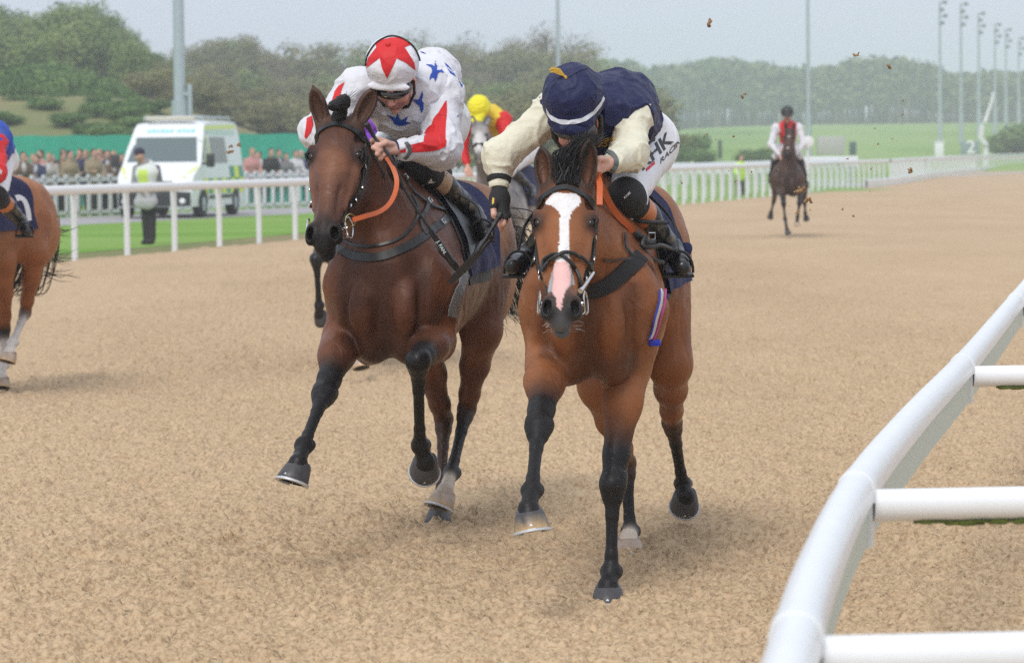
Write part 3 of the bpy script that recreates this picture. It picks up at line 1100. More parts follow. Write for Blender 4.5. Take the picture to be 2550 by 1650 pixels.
for i, (dx, tp, Z) in enumerate([(-20, 120, 172), (18, 128, 170), (60, 135, 168), (100, 128, 172), (135, 150, 168), (172, 148, 170), (205, 160, 168), (238, 165, 168), (270, 182, 166), (296, 200, 165), (40, 175, 160), (120, 180, 160), (190, 192, 160), (250, 205, 160)]):
    plant('shrub', dx, Z, tp, wid=1.1)
sky_m = [(380, 165), (420, 150), (455, 112), (516, 92), (576, 98), (631, 126), (700, 118), (823, 132), (900, 118), (1000, 125), (1090, 140), (1150, 140), (1250, 135), (1350, 135), (1480, 190), (1560, 250)]
mx_, my_ = zip(*sky_m)
for i in range(40):
    dx = 385+i*29
    t = np.interp(dx, mx_, my_)
    k = random.choice(['olive', 'olive', 'green', 'bare'])
    plant(k, dx+random.uniform(-8, 8), random.uniform(300, 340), t+random.uniform(-6, 16), wid=1.3,
          label=None if k != 'green' else 'spring green tree in the wood behind the crowd', group=None if k != 'green' else 'green trees in the middle wood')
for i in range(34):
    dx = 375+i*34
    t = np.interp(dx, mx_, my_)
    k = random.choice(['olive', 'olive', 'green'])
    plant(k, dx+random.uniform(-10, 10), random.uniform(255, 285), t+random.uniform(40, 75)+.02*(dx-375), wid=1.5,
          label=None if k != 'green' else 'spring green tree in the wood behind the crowd', group=None if k != 'green' else 'green trees in the middle wood')
for i in range(16):
    dx = 300+i*72
    plant('olive', dx+random.uniform(-10, 10), random.uniform(205, 240), 205+random.uniform(-10, 30)+.02*max(0, dx-600), wid=1.6)
for i in range(44):
    dx = 330+i*27
    plant('olive', dx+random.uniform(-10, 10), random.uniform(165, 200), 245+random.uniform(-12, 22)+.02*max(0, dx-900), 'low olive scrub at the foot of the middle wood', 'olive scrub below the middle wood', 2.2)
for i in range(22):
    dx = random.uniform(-20, 400); Z = random.uniform(124, 158)
    x = W('D', dx, 300, Z).x; gyD = 357+(1190-dx)*.0105-(float(terrain(x, Z))-1.6)*7600/Z
    plant('shrub', dx, Z, gyD-random.uniform(5, 16), 'low scrub tuft on the grassy bank above the teal hoarding', 'scrub tufts on the left bank', random.uniform(1.6, 3))
for dx, tp in [(975, 84), (1020, 76), (1070, 80), (1110, 98)]:
    plant('bare', dx, 330, tp, 'tall bare twiggy tree on the skyline behind the white and red cap', 'bare skyline trees behind the left jockey', 1.25)
for dx, tp in [(1205, 78), (1250, 58), (1300, 62), (1335, 84)]:
    plant('bare', dx, 330, tp, 'tall bare twiggy tree on the skyline above the navy cap', 'bare skyline trees above the right jockey', 1.25)
for dx, tp in [(545, 84), (590, 96)]:
    plant('bare', dx, 335, tp, 'bare brown tree on the skyline right of the thick lamp post', 'bare skyline trees by the thick lamp post', 1.3)
for dx, tp, Z in [(1590, 330, 215), (1635, 338, 220), (1752, 338, 220), (1800, 334, 225), (2360, 285, 300), (2395, 275, 300), (2330, 300, 300), (1600, 300, 230)]:
    plant('shrub', dx, Z, tp, 'low dark bush in the far field', 'low bushes in the far field', 1.3)
for l in protos.values():
    for o in l:
        if o.name.split('.')[0] == 'tree' and 'label' not in o.keys():
            for c in list(o.children): bpy.data.objects.remove(c)
            bpy.data.objects.remove(o)

# far wood: reads as one mass
rg = np.random.default_rng(3)
cs = []; mb = MB()
fx = [(1100, 128), (1200, 135), (1345, 132), (1390, 125), (1470, 140), (1500, 150), (1560, 150), (1640, 122), (1700, 128), (1780, 148), (1840, 158), (1900, 152), (1960, 145), (2020, 128), (2080, 135), (2140, 142), (2200, 165), (2260, 172), (2310, 160), (2380, 172), (2460, 170)]
hx, hy = zip(*fx)
for i in range(330):
    dx = 1080+i*4.3; Z = 690+rg.random()*60
    t = np.interp(dx, hx, hy)+rg.normal()*5
    p = W('D', dx, t, Z); zb = float(terrain(p.x, Z))
    H = p.z-zb
    mb.tube([(p.x, Z-2, zb), (p.x+rg.normal()*.3, Z-2, zb+H*.7)], [.28, .12], 5)
    for j in range(7):
        f = .42+.52*j/7
        cs.append((p.x+rg.normal()*1.3, Z+rg.normal()*1.5, zb+H*f, (1.1-f*.55)*3.1))
V, F = leaf_cloud(cs, 70000, .75, 5)
cr = mesh_np('woodland', V, F, leaf_mat('leaf_far', [(.08, .13, .05), (.13, .18, .07), (.16, .20, .09)]), None, smooth=False)
tag(cr, 'hazy band of woodland closing the far field', 'woodland', kind='stuff')
o = mb.build('woodland_trunks', bark, cr); o.name = 'trunk'

# ================================================================== AMBULANCE
van = empty('ambulance'); tag(van, 'white ambulance van with yellow and green side blocks, parked on the access road', 'van')
vw = mat('van_white_paint', (.78, .81, .84), .25, coat=.4)
vblk = mat('van_black_plastic', (.022, .024, .027), .5)
vgl = mat('van_glass', (.10, .14, .15), .08, spec=.8)
vgl2 = mat('van_frosted_glass', (.27, .27, .28), .4)
vyel = mat('van_yellow', (.78, .85, .02), .45)
vlime = mat('van_pale_lime', (.72, .82, .25), .45)
vgrn = mat('van_green', (.02, .30, .20), .45)
vcyan = mat('van_cyan_lettering', (.25, .68, .72), .5)
gl = mat('lamp_glass', (.85, .87, .9), .15, spec=.8)
VS = [(0.0, .30), (-.02, .62), (.03, .95), (.18, 1.14), (.80, 1.42), (1.12, 1.80), (1.42, 2.13), (1.68, 2.42), (1.95, 2.53), (3.0, 2.58), (5.5, 2.58), (5.72, 2.50), (5.80, 2.2), (5.84, 1.0), (5.82, .34)]
def vhw(z, y):
    t = max(0, min(1, (z-1.05)/1.5)); f = max(0, min(1, (1.1-y)/1.1))
    return 1.0-.17*t*t**.3-.10*f*f
mb = MB(); V = []; cols = 9
rows = [(y, z) for y, z in VS]
for (y, z) in rows:
    for k in range(cols):
        u = -1+2*k/(cols-1)
        ys_ = y+(.06*(abs(u)**4) if y < 1.9 else 0)
        zs_ = z-(.05*abs(u)**4 if y > 1.2 else .02*abs(u)**4)
        V.append((u*vhw(z, y), ys_, zs_))
n_ = len(rows)
F = [(i*cols+k, i*cols+k+1, (i+1)*cols+k+1, (i+1)*cols+k) for i in range(n_-1) for k in range(cols-1)]
# sides as fans towards the lower sill
for s_, kk in ((-1, 0), (1, cols-1)):
    base = len(V)
    for (y, z) in rows:
        for zz in (.30, 1.05):
            pass
    ring_ = [i*cols+kk for i in range(n_)]
    mids = []
    for i, (y, z) in enumerate(rows):
        V.append((s_*vhw(min(z, 1.05), y)*1.0, y+(.06 if y < 1.9 else 0), min(z-.01, 1.05)))
        V.append((s_*.99*vhw(.3, y), y+(.06 if y < 1.9 else 0), .30))
    for i in range(n_-1):
        a, b = ring_[i], ring_[i+1]; c, d = base+2*i, base+2*i+2; e_, f_ = c+1, d+1
        q1 = (a, b, d, c); q2 = (c, d, f_, e_)
        if s_ > 0: q1 = q1[::-1]; q2 = q2[::-1]
        F += [q1, q2]
mb.add(V, F)
body = mb.build('body', vw, van)
bv = BVHTree.FromPolygons([v.co[:] for v in body.data.vertices], [list(p.vertices) for p in body.data.polygons])
def onfront(poly, m, name, off=.006, parent=None, n=6):
    """poly: (x,z) seen from the front, laid on the nose of the van"""
    return ondir(poly, m, name, Vector((0, -1, 0)), lambda a, b: Vector((a, -3, b)), off, parent)
def onside(poly, m, name, s, off=.006, parent=None):
    return ondir(poly, m, name, Vector((s, 0, 0)), lambda a, b: Vector((3*s, a, b)), off, parent)
def ondir(poly, m, name, d, org, off, parent):
    pts = [Vector(p) for p in poly]; B = []
    for i in range(len(pts)):
        a, b = pts[i], pts[(i+1) % len(pts)]; k = max(1, int((b-a).length/.12))
        for j in range(k): B.append(a.lerp(b, j/k))
    xs_ = [p.x for p in B]; ys_ = [p.y for p in B]
    inn = []
    for gx_ in np.arange(min(xs_)+.06, max(xs_), .12):
        for gy_ in np.arange(min(ys_)+.06, max(ys_), .12):
            if inpoly(np.array([gx_]), np.array([gy_]), [tuple(p) for p in pts])[0] and min((Vector((gx_, gy_))-b).length for b in B) > .04:
                inn.append(Vector((gx_, gy_)))
    nb = len(B)
    vs, es, fs, *_ = geometry.delaunay_2d_cdt(B+inn, [(i, (i+1) % nb) for i in range(nb)], [list(range(nb))], 1, 1e-5)
    VV = []
    for p in vs:
        h = bv.ray_cast(org(p.x, p.y), -d)
        VV.append(tuple(h[0]+d*off) if h[0] else None)
    ff = []
    for f in fs:
        f = list(f)
        if any(VV[i] is None for i in f): continue
        a, b, c = (Vector(VV[i]) for i in f[:3])
        if (b-a).cross(c-a).dot(d) < 0: f = f[::-1]
        if max((a-b).length, (b-c).length, (a-c).length) < .4: ff.append(f)
    return mesh_np(name, np.array([v or (0, 2, 1) for v in VV]), ff, m, parent or van)
onfront([(-.86, 1.47), (.86, 1.47), (.74, 2.12), (-.74, 2.12)], vgl, 'windscreen')
onfront([(-.88, .32), (.88, .32), (.88, .68), (.55, .70), (.45, .86), (-.45, .86), (-.55, .70), (-.88, .68)], vblk, 'bumper', .02)
onfront([(-.42, .66), (.42, .66), (.46, .98), (-.46, .98)], mat('grille_black', (.03, .035, .04), .35, bump=1, bscale=40), 'grille', .03)
for s_ in (-1, 1):
    onfront([(s_*.52, .74), (s_*.92, .78), (s_*.93, 1.0), (s_*.66, .95)], gl, 'headlight', .025)
    MB().lathe((s_*.7, -.06, .45), (0, -1, 0), [(0, .07), (.03, .07), (.035, .06)], 16).build('fog_light', gl, van)
    onfront([(s_*.95, 1.32), (s_*.88, 1.36), (s_*.66, 1.06), (s_*.74, 1.05)], vlime, 'chevron', .012)
onfront([(-.26, .47), (.0, .47), (.0, .60), (-.26, .60)], white, 'number_plate', .035)
for k, (a, b) in enumerate([(-.5, -.42), (-.39, -.3), (-.27, -.2), (-.17, -.08), (-.05, .04), (.07, .14), (.24, .33), (.36, .42), (.45, .54), (.57, .66)]):
    onfront([(a, 2.25), (b, 2.25), (b, 2.32+.02*(k % 2)), (a, 2.32)], vcyan, 'lettering', .012)
for s_ in (1, -1):
    onside([(1.05, 1.5), (1.75, 1.5), (1.75, 2.08), (1.42, 2.06)], vgl, 'side_window', s_)
    onside([(2.2, 1.42), (4.0, 1.42), (4.0, 2.12), (2.2, 2.12)], vgl2, 'frosted_window', s_)
    onside([(1.30, 1.4), (1.42, 1.4), (1.60, 2.3), (5.5, 2.36), (5.5, 2.48), (1.50, 2.42)], vlime, 'yellow_outline', s_, .009)
    onside([(1.78, 2.14), (1.92, 2.14), (2.14, 1.62), (2.02, 1.62)], vlime, 'pillar_stripe', s_, .009)
    for k in range(9):
        a = .95+k*.53
        onside([(a, .62), (a+.53, .62), (a+.53, 1.02), (a, 1.02)], vyel if k % 2 == 0 else vgrn, 'check_block', s_, .008)
        if k > 5: onside([(a, 1.02), (a+.53, 1.02), (a+.53, 1.34), (a, 1.34)], vyel if k % 2 == 1 else vgrn, 'check_block', s_, .008)
    onside([(1.9, 2.18), (5.3, 2.18), (5.3, 2.30), (1.9, 2.30)], mat('van_pale_green', (.55, .72, .68), .5), 'side_band', s_, .008)
    onside([(1.6, .48), (4.6, .48), (4.6, .58), (1.6, .58)], vblk, 'side_moulding', s_, .02)
    for y_ in (.98, 4.75):
        wh = MB(); c = (s_*.90, y_, .36)
        wh.lathe(c, (s_, 0, 0), [(-.12, .2), (-.12, .33), (-.06, .36), (.06, .36), (.11, .33), (.11, .22), (.06, .2), (.05, .05)], 28)
        wo = wh.build('wheel', mat('tyre_rubber', (.02, .02, .022), .8), van)
        MB().lathe((s_*.99, y_, .36), (s_, 0, 0), [(-.03, .21), (.01, .20), (.02, .1), (.035, .03)], 20).build('rim', galv, wo)
        onside([(y_+.44*math.cos(t), .34+.44*max(0, math.sin(t))) for t in np.linspace(0, math.pi, 10)], vblk, 'wheel_arch', s_, .012)
    mi = MB(); mi.box((s_*1.17, .98, 1.50), (.20, .12, .36), bev=.04); mi.tube([(s_*.9, 1.05, 1.42), (s_*1.12, .99, 1.42)], .03, 8)
    mi.build('mirror', vblk, van)
lb = MB(); lb.box((0, 1.95, 2.62), (1.2, .3, .12), bev=.03)
lb.build('light_bar', mat('beige_lens', (.62, .58, .50), .3), van)
lb = MB()
for s_ in (-1, 1):
    lb.tube([(s_*.72, 2.2, 2.66), (s_*.72, 5.4, 2.66)], .025, 6)
    for y_ in (2.2, 3.2, 4.3, 5.4): lb.tube([(s_*.72, y_, 2.55), (s_*.72, y_, 2.67)], .02, 6)
for y_ in (2.3, 3.2, 4.3, 5.3): lb.tube([(-.74, y_, 2.67), (.74, y_, 2.67)], .022, 6)
lb.build('roof_rack', galv, van)
MB().box((0, 5.9, .5), (1.7, .15, .2), bev=.03).build('rear_bumper', vblk, van)
van.scale = (1.10, 1, 1); van.location = (-9.30, 85.4, .006); van.rotation_euler = (0, 0, math.radians(-8))

# ================================================================== STANDING PEOPLE
cloth_m = mat('cloth_vertex', (.5, .5, .5), .85, attr='Col', bump=.35, bscale=22, bdist=.02)
SKIN = (.56, .33, .25)
def standing(loc, face, H, jacket, trousers, hair, label, group=None, sleeve=None, lean=0.0, arms=(.3, .3), hat=None, vox=.022, kind='person', shirt=None, stoop=0):
    """face: heading angle the person looks to (0 = towards -Y)"""
    r = empty('person'); tag(r, label, 'person', group)
    s = H/1.78; q = SDF(); sleeve = sleeve or jacket
    sx = Vector((1, 0, 0))
    hip = Vector((0, 0, .93)); ch = Vector((0, -.05-lean, 1.30)); nk = Vector((0, -.07-lean*1.5, 1.50)); hd_ = Vector((0, -.10-lean*1.8-stoop, 1.66-stoop*.45))
    q.cone(hip, .145, ch, .17, jacket, None, .05, (1, 0, 0), 1.25)
    q.cone(ch, .16, nk-Vector((0, 0, .04)), .09, jacket, None, .05, (1, 0, 0), 1.5)
    q.cone(nk-Vector((0, 0, .05)), .06, hd_-Vector((0, 0, .05)), .055, SKIN)
    q.ell(hd_, (.078, .098, .118), None, SKIN, .02)
    q.ell(hd_+Vector((0, -.10, -.01)), (.014, .022, .025), None, SKIN, .01)
    q.ell(hd_+Vector((0, -.085, -.075)), (.035, .03, .03), None, SKIN, .02)
    for t in (-1, 1):
        q.ell(hd_+Vector((t*.03, -.092, .012)), (.014, .01, .008), None, (.08, .05, .04), .004)
        q.ell(hd_+Vector((t*.08, 0, -.01)), (.012, .022, .03), None, SKIN, .006)
    if shirt: q.ell(ch+Vector((0, -.13, .06)), (.05, .05, .14), None, shirt, .01)
    for t, a in zip((-1, 1), arms):
        sh = ch+Vector((t*.19, 0, .12)); el = sh+Vector((t*.06, -.02-.08*a, -.28)); wr = el+Vector((-t*.10*a, -.22*a-.03, -.24+.28*a))
        q.chain([(sh, .065), (el, .052), (wr, .042)], sleeve, .02)
        hn = (wr-el).normalized()
        q.cone(wr, .032, wr+hn*.07, .036, SKIN, None, .01)
        for f in range(4):
            b = wr+hn*.08+Vector(((f-1.5)*.018, 0, 0)); q.cone(b, .010, b+hn*.06+Vector((0, -.01, -.02)), .008, SKIN, None, .003)
        q.cone(wr+hn*.03, .012, wr+hn*.07+Vector((-t*.035, -.02, 0)), .009, SKIN, None, .004)
    for t in (-1, 1):
        h2 = hip+Vector((t*.09, 0, -.03)); kn = Vector((t*.10, -.03, .50)); an = Vector((t*.11, .02, .10))
        q.chain([(h2, .095), (kn, .068), (an, .055)], trousers, .03)
        q.cone(an+Vector((0, 0, -.04)), .05, Vector((t*.12, -.16, .04)), .038, (.03, .028, .026), None, .02)
    V, F = q.mesh(vox); C = q.colors(V, .008)
    V = V*s
    c, s2 = math.cos(face), math.sin(face)
    R = np.array([[c, -s2, 0], [s2, c, 0], [0, 0, 1]])
    V = V @ R.T + np.array(loc)
    r.location = loc
    mesh_np('body', V, F, cloth_m, r, col=C)
    hq = SDF()
    if hat:
        hq.ell(hd_+Vector((0, .0, .055)), (.094, .108, .085), None, hat, .01)
        hq.cone(hd_+Vector((0, -.08, .05)), .025, hd_+Vector((0, -.14, .035)), .012, hat, None, .02, (1, 0, 0), 2.2)
        nm = 'hat'
    else:
        hq.ell(hd_+Vector((0, .022, .035)), (.087, .098, .10), None, hair, .01)
        hq.ell(hd_+Vector((0, .05, -.03)), (.08, .06, .08), None, hair, .02)
        hq.ell(hd_+Vector((0, -.10, -.04)), (.075, .065, .09), None, hair, .008, True)
        nm = 'hair'
    V, F = hq.mesh(.014)
    V = V*s @ R.T + np.array(loc)
    mesh_np(nm, V, F, cloth_m, r, col=np.tile(np.array(hat or hair, dtype=float), (len(V), 1)))
    return r
navy = (.02, .03, .09); grey_ = (.16, .16, .17); blk = (.02, .02, .022); brn = (.13, .08, .05); wht = (.58, .58, .60); pnk = (.50, .24, .23); khaki = (.30, .24, .15); pale = (.38, .35, .32)
HB = (.05, .03, .02); HK = (.012, .01, .01); HF = (.30, .19, .09); HG = (.3, .29, .28)
crowd = [  # D column, row behind, jacket, trousers, hair, shirt, label
 (30, .9, pale, grey_, HB, None, 'racegoer in a pale coat at the left end of the crowd'),
 (52, 1.7, navy, blk, HK, None, 'dark haired racegoer in navy, second from the left of the crowd'),
 (75, .9, wht, grey_, HF, None, 'fair haired racegoer in a white top near the left end of the crowd'),
 (97, 1.6, pnk, grey_, HB, None, 'racegoer in a salmon pink top behind the picket fence'),
 (114, .8, pale, navy, HF, wht, 'racegoer in cream with a white collar, left of the brown coats'),
 (136, 1.5, brn, blk, HB, wht, 'racegoer in a brown coat and white shirt, left of the gap in the crowd'),
 (156, .8, khaki, blk, HK, None, 'racegoer in an olive khaki jacket leaning on the picket fence'),
 (172, 1.3, brn, brn, HB, wht, 'tallest racegoer in brown with an open white collar'),
 (190, .8, navy, blk, HB, None, 'racegoer in a bright navy suit right of the khaki jacket'),
 (205, 1.6, grey_, grey_, HF, pnk, 'racegoer in grey showing a pink shirt, behind the navy suit'),
 (222, .8, pale, grey_, HB, None, 'racegoer in a pale jacket between two navy suits'),
 (236, 1.6, pnk, blk, HF, None, 'sunburnt looking racegoer in pink near the ambulance'),
 (250, .8, navy, navy, HB, wht, 'racegoer in navy with white shirt near the ambulance'),
 (266, 1.5, pale, grey_, HF, None, 'racegoer in beige with fair hair close to the ambulance front'),
 (280, .7, blk, blk, HK, None, 'racegoer in black directly left of the ambulance'),
 (44, .5, brn, blk, HK, wht, 'racegoer in a dark brown coat in the front row near the left edge'),
 (86, .5, navy, blk, HB, wht, 'racegoer in navy with a white collar between the white and pink tops'),
 (125, 2.2, grey_, blk, HG, None, 'grey haired racegoer at the back of the crowd'),
 (146, 2.3, blk, blk, HK, None, 'racegoer in black at the back above the khaki jacket'),
 (213, .5, khaki, blk, HB, None, 'racegoer in an olive jacket in the front row right of the navy suit'),
 (243, 2.3, brn, blk, HK, None, 'racegoer in brown at the back near the ambulance'),
 (258, .5, brn, blk, HB, wht, 'racegoer in brown with a white shirt in the front row near the ambulance'),
 (596, 2.1, blk, blk, HK, None, 'racegoer in black at the back right of the ambulance'),
 (583, .8, pnk, grey_, HF, None, 'racegoer in pink just right of the ambulance'),
 (607, 1.4, wht, navy, HB, None, 'racegoer in a white shirt, second right of the ambulance'),
 (628, .8, blk, blk, HK, None, 'racegoer in black between two light shirts right of the ambulance'),
 (645, 1.5, navy, blk, HB, wht, 'racegoer in navy with a white collar right of the ambulance'),
 (664, .8, grey_, blk, HK, None, 'racegoer in a grey suit left of the white shirt'),
 (685, .8, wht, grey_, HB, None, 'racegoer in a bright white shirt beside the dark horse head'),
 (700, 1.6, navy, blk, HG, None, 'racegoer in navy with grey hair almost hidden by the dark horse head')]
for dx, row, j, t, h_, sh_, lb_ in crowd:
    Zf = 94.0
    for it in range(4):
        x = W('D', dx, 350, Zf).x
        Zf = 88.5+(x+row*1.0+12.2)/.39
    H = random.uniform(1.68, 1.86)
    standing((x, Zf, 0), random.uniform(-.5, .7), H, j, t, h_, lb_, 'racegoers behind the picket fence', arms=(random.uniform(.3, 1), random.uniform(.3, 1)), shirt=sh_, lean=random.uniform(0, .06))

# steward on the verge
g = G('D', 347, 568)
def steward():
    r = empty('person', (g.x, g.y, 0)); tag(r, 'steward in dark cap and yellow vest looking down on the grass verge', 'person')
    q = SDF(); O = Vector((g.x, g.y, 0)); f = lambda x, y, z: O+Vector((x, y, z))
    gs = (.27, .27, .29); tr = (.022, .022, .026)
    q.cone(f(0, .02, .95), .15, f(-.02, -.02, 1.30), .165, gs, None, .04, (1, 0, 0), 1.15)
    q.cone(f(-.02, -.02, 1.30), .16, f(-.06, -.05, 1.48), .10, gs, None, .05, (1, 0, 0), 1.4)
    q.cone(f(-.07, -.07, 1.46), .058, f(-.12, -.12, 1.60), .055, SKIN, None, .02)
    q.ell(f(-.14, -.14, 1.64), (.085, .09, .11), None, SKIN, .02)
    q.ell(f(-.19, -.20, 1.60), (.03, .03, .035), None, SKIN, .02)
    for t, c_ in ((1, (.12, .12, .13)), (-1, gs)):
        sh = f(t*.19-.03, 0, 1.40); el = f(t*.24-.02, -.03, 1.13); wr = f(t*.12-.02, -.20, 1.02)
        q.chain([(sh, .068), (el, .055), (wr, .045)], c_, .02)
        q.cone(wr, .032, wr+Vector((-t*.05, -.07, -.03)), .034, SKIN, None, .01)
        for k in range(4): q.cone(wr+Vector((-t*.06, -.08, -.02-k*.016)), .009, wr+Vector((-t*.10, -.11, -.03-k*.016)), .008, SKIN, None, .003)
    for t in (-1, 1):
        q.chain([(f(t*.075, .02, .92), .10), (f(t*.06, .0, .50), .075), (f(t*.05, .03, .12), .07)], tr, .03)
        q.cone(f(t*.05, .02, .06), .055, f(t*.05-.05, -.16, .045), .04, tr, None, .02)
    V, F = q.mesh(.02); C = q.colors(V, .006); mesh_np('body', V, F, cloth_m, r, col=C)
    q = SDF()
    q.cone(f(-.01, .0, 1.08), .165, f(-.02, -.02, 1.32), .18, (.72, .76, .72), None, .04, (1, 0, 0), 1.12)
    q.cone(f(-.02, -.02, 1.32), .17, f(-.04, -.03, 1.46), .115, (.75, .78, .77), None, .05, (1, 0, 0), 1.35)
    V, F = q.mesh(.02)
    ux = (V[:, 0]-g.x)
    lime = (ux > -.16) & (ux < .02) & (V[:, 2] < 1.38)
    C = np.where(lime[:, None], np.array([[.62, .80, .14]]), np.array([[.72, .76, .74]]))
    mesh_np('vest', V, F, cloth_m, r, col=C)
    q = SDF(); q.ell(f(-.14, -.13, 1.70), (.10, .105, .085), None, (.03, .025, .06), .01); q.cone(f(-.18, -.19, 1.68), .03, f(-.21, -.23, 1.66), .015, (.03, .025, .06), None, .02, (1, 0, 0), 2)
    V, F = q.mesh(.014); mesh_np('cap', V, F, mat('dark_cap', (.03, .025, .06), .9), r)
    q = SDF(); q.cone(f(.02, -.14, .98), .10, f(.03, -.16, .80), .16, (.5, .5, .52), None, .05, (0, 1, 0), .5); q.cone(f(-.1, -.13, .95), .08, f(-.14, -.14, .78), .12, (.5, .5, .52), None, .05, (0, 1, 0), .5)
    V, F = q.mesh(.02)
    V[:, 2] += fbm(V*9, 2, 3)*.02
    mesh_np('jacket_round_waist', V, F, mat('grey_waterproof', (.42, .42, .45), .6, bump=.6, bscale=14, bdist=.03), r)
steward()
gq = W('c', 1010, 600, 118)
standing((gq.x, 118, -.25), .4, 1.72, (.55, .85, .08), (.03, .04, .07), HB, 'distant steward in a fluorescent yellow jacket behind the rail', arms=(.5, .2))

# ================================================================== HAZE
hz = bpy.data.materials.new('haze_air'); hz.use_nodes = True
_n = hz.node_tree; _n.nodes.clear()
_o = _n.nodes.new('ShaderNodeOutputMaterial'); _v = _n.nodes.new('ShaderNodeVolumePrincipled')
_v.inputs['Color'].default_value = (.86, .93, 1.0, 1); _v.inputs['Density'].default_value = .0010
_v.inputs['Anisotropy'].default_value = 0.2
_n.links.new(_v.outputs[0], _o.inputs['Volume'])
mb = MB(); mb.box((0, 470, 12.0), (1400, 1100, 34.0))
ho = tag(mb.build('haze', hz, None, False), 'thin pale haze over the racecourse', None, None, 'stuff')
# ================================================================== HORSES
coat_m = mat('horse_coat', (.2, .1, .05), .47, attr='Col', var=.12, vscale=9, bump=.28, bscale=120, bdist=.004, sheen=0, spec=.24)
_n = coat_m.node_tree; _b = _n.nodes['Principled BSDF']; _t = _n.nodes.new('ShaderNodeTexCoord')
_v = _n.nodes.new('ShaderNodeTexNoise'); _v.inputs['Scale'].default_value = 6.5; _v.inputs['Detail'].default_value = 2.5; _v.inputs['Distortion'].default_value = .6
_n.links.new(_t.outputs['Object'], _v.inputs[0])
_a = _n.nodes.new('ShaderNodeMath'); _a.operation = 'SUBTRACT'; _a.inputs[1].default_value = .5; _n.links.new(_v.outputs[0], _a.inputs[0])
_c = _n.nodes.new('ShaderNodeMath'); _c.operation = 'ABSOLUTE'; _n.links.new(_a.outputs[0], _c.inputs[0])
_r = _n.nodes.new('ShaderNodeMapRange'); _r.inputs[1].default_value = 0; _r.inputs[2].default_value = .022; _r.inputs[3].default_value = 1; _r.inputs[4].default_value = 0; _r.interpolation_type = 'SMOOTHSTEP'
_n.links.new(_c.outputs[0], _r.inputs[0])
_k = _n.nodes.new('ShaderNodeBump'); _k.inputs['Strength'].default_value = .28; _k.inputs['Distance'].default_value = .004
_n.links.new(_r.outputs[0], _k.inputs['Height'])
_old = _b.inputs['Normal'].links[0].from_socket; _n.links.new(_old, _k.inputs['Normal']); _n.links.new(_k.outputs[0], _b.inputs['Normal'])
_g = _n.nodes.new('ShaderNodeTexNoise'); _g.inputs['Scale'].default_value = 5; _g.inputs['Detail'].default_value = 4; _n.links.new(_t.outputs['Object'], _g.inputs[0])
_h = _n.nodes.new('ShaderNodeMapRange'); _h.inputs[1].default_value = .35; _h.inputs[2].default_value = .65; _h.inputs[3].default_value = .34; _h.inputs[4].default_value = .58
_n.links.new(_g.outputs[0], _h.inputs[0]); _n.links.new(_h.outputs[0], _b.inputs['Roughness'])
hair_m = mat('black_hair', (.009, .008, .008), .5, spec=.3)
eye_m = mat('horse_eye', (.010, .006, .005), .12, spec=.5)
leather = mat('black_leather', (.010, .010, .011), .42, bump=.2, bscale=90, bdist=.002)
leather2 = mat('dark_brown_leather', (.045, .022, .015), .4)
steel = mat('polished_steel', (.62, .63, .64), .18, metal=1)
orange = mat('orange_rubber_rein', (.52, .105, .022), .5, bump=.5, bscale=220, bdist=.002)
navy_c = mat('navy_cloth', (.010, .014, .072), .85, bump=.6, bscale=18, bdist=.02, sheen=.03)
greyfelt = mat('grey_felt', (.075, .078, .08), .9, bump=.2, bscale=100)
shoe_m = mat('racing_plate', (.55, .57, .59), .55, metal=.4)
hoof_m = mat('hoof_horn', (.1, .1, .1), .45, attr='Col', bump=.4, bscale=50, bdist=.003, var=.2, vscale=30)
hoof_dark = mat('hoof_dark', (.05, .048, .05), .45, bump=.4, bscale=60, stretch=(1, 1, 6), bdist=.003, var=.3, vscale=20)
hoof_pale = mat('hoof_pale', (.48, .33, .19), .5, bump=.4, bscale=40, bdist=.003, var=.35, vscale=16)
hoof_sole = mat('hoof_sole', (.05, .045, .04), .9, bump=.5, bscale=40)

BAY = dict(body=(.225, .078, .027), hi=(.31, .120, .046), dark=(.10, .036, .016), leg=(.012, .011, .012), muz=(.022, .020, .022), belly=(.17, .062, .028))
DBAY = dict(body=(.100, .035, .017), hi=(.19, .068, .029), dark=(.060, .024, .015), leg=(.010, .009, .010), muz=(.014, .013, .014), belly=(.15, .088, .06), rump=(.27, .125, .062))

class Body:
    """local frame of a horse trunk: r = image-right lateral, f = forward, z = height, origin on the ground below the withers"""
    def __init__(s, O, ang, zs=1.0, T=None):
        s.O = Vector(O); s.f = Vector((-math.sin(ang), -math.cos(ang), 0)); s.r = Vector((math.cos(ang), -math.sin(ang), 0)); s.z = Vector((0, 0, 1)); s.zs = zs
        s.R = Matrix((s.r, s.f, s.z)).transposed()
    def __call__(s, r, f, z): return s.O+s.r*r+s.f*f+s.z*z
    def inv(s, p):
        d = Vector(p)-s.O; return (d.dot(s.r), d.dot(s.f), d.z)

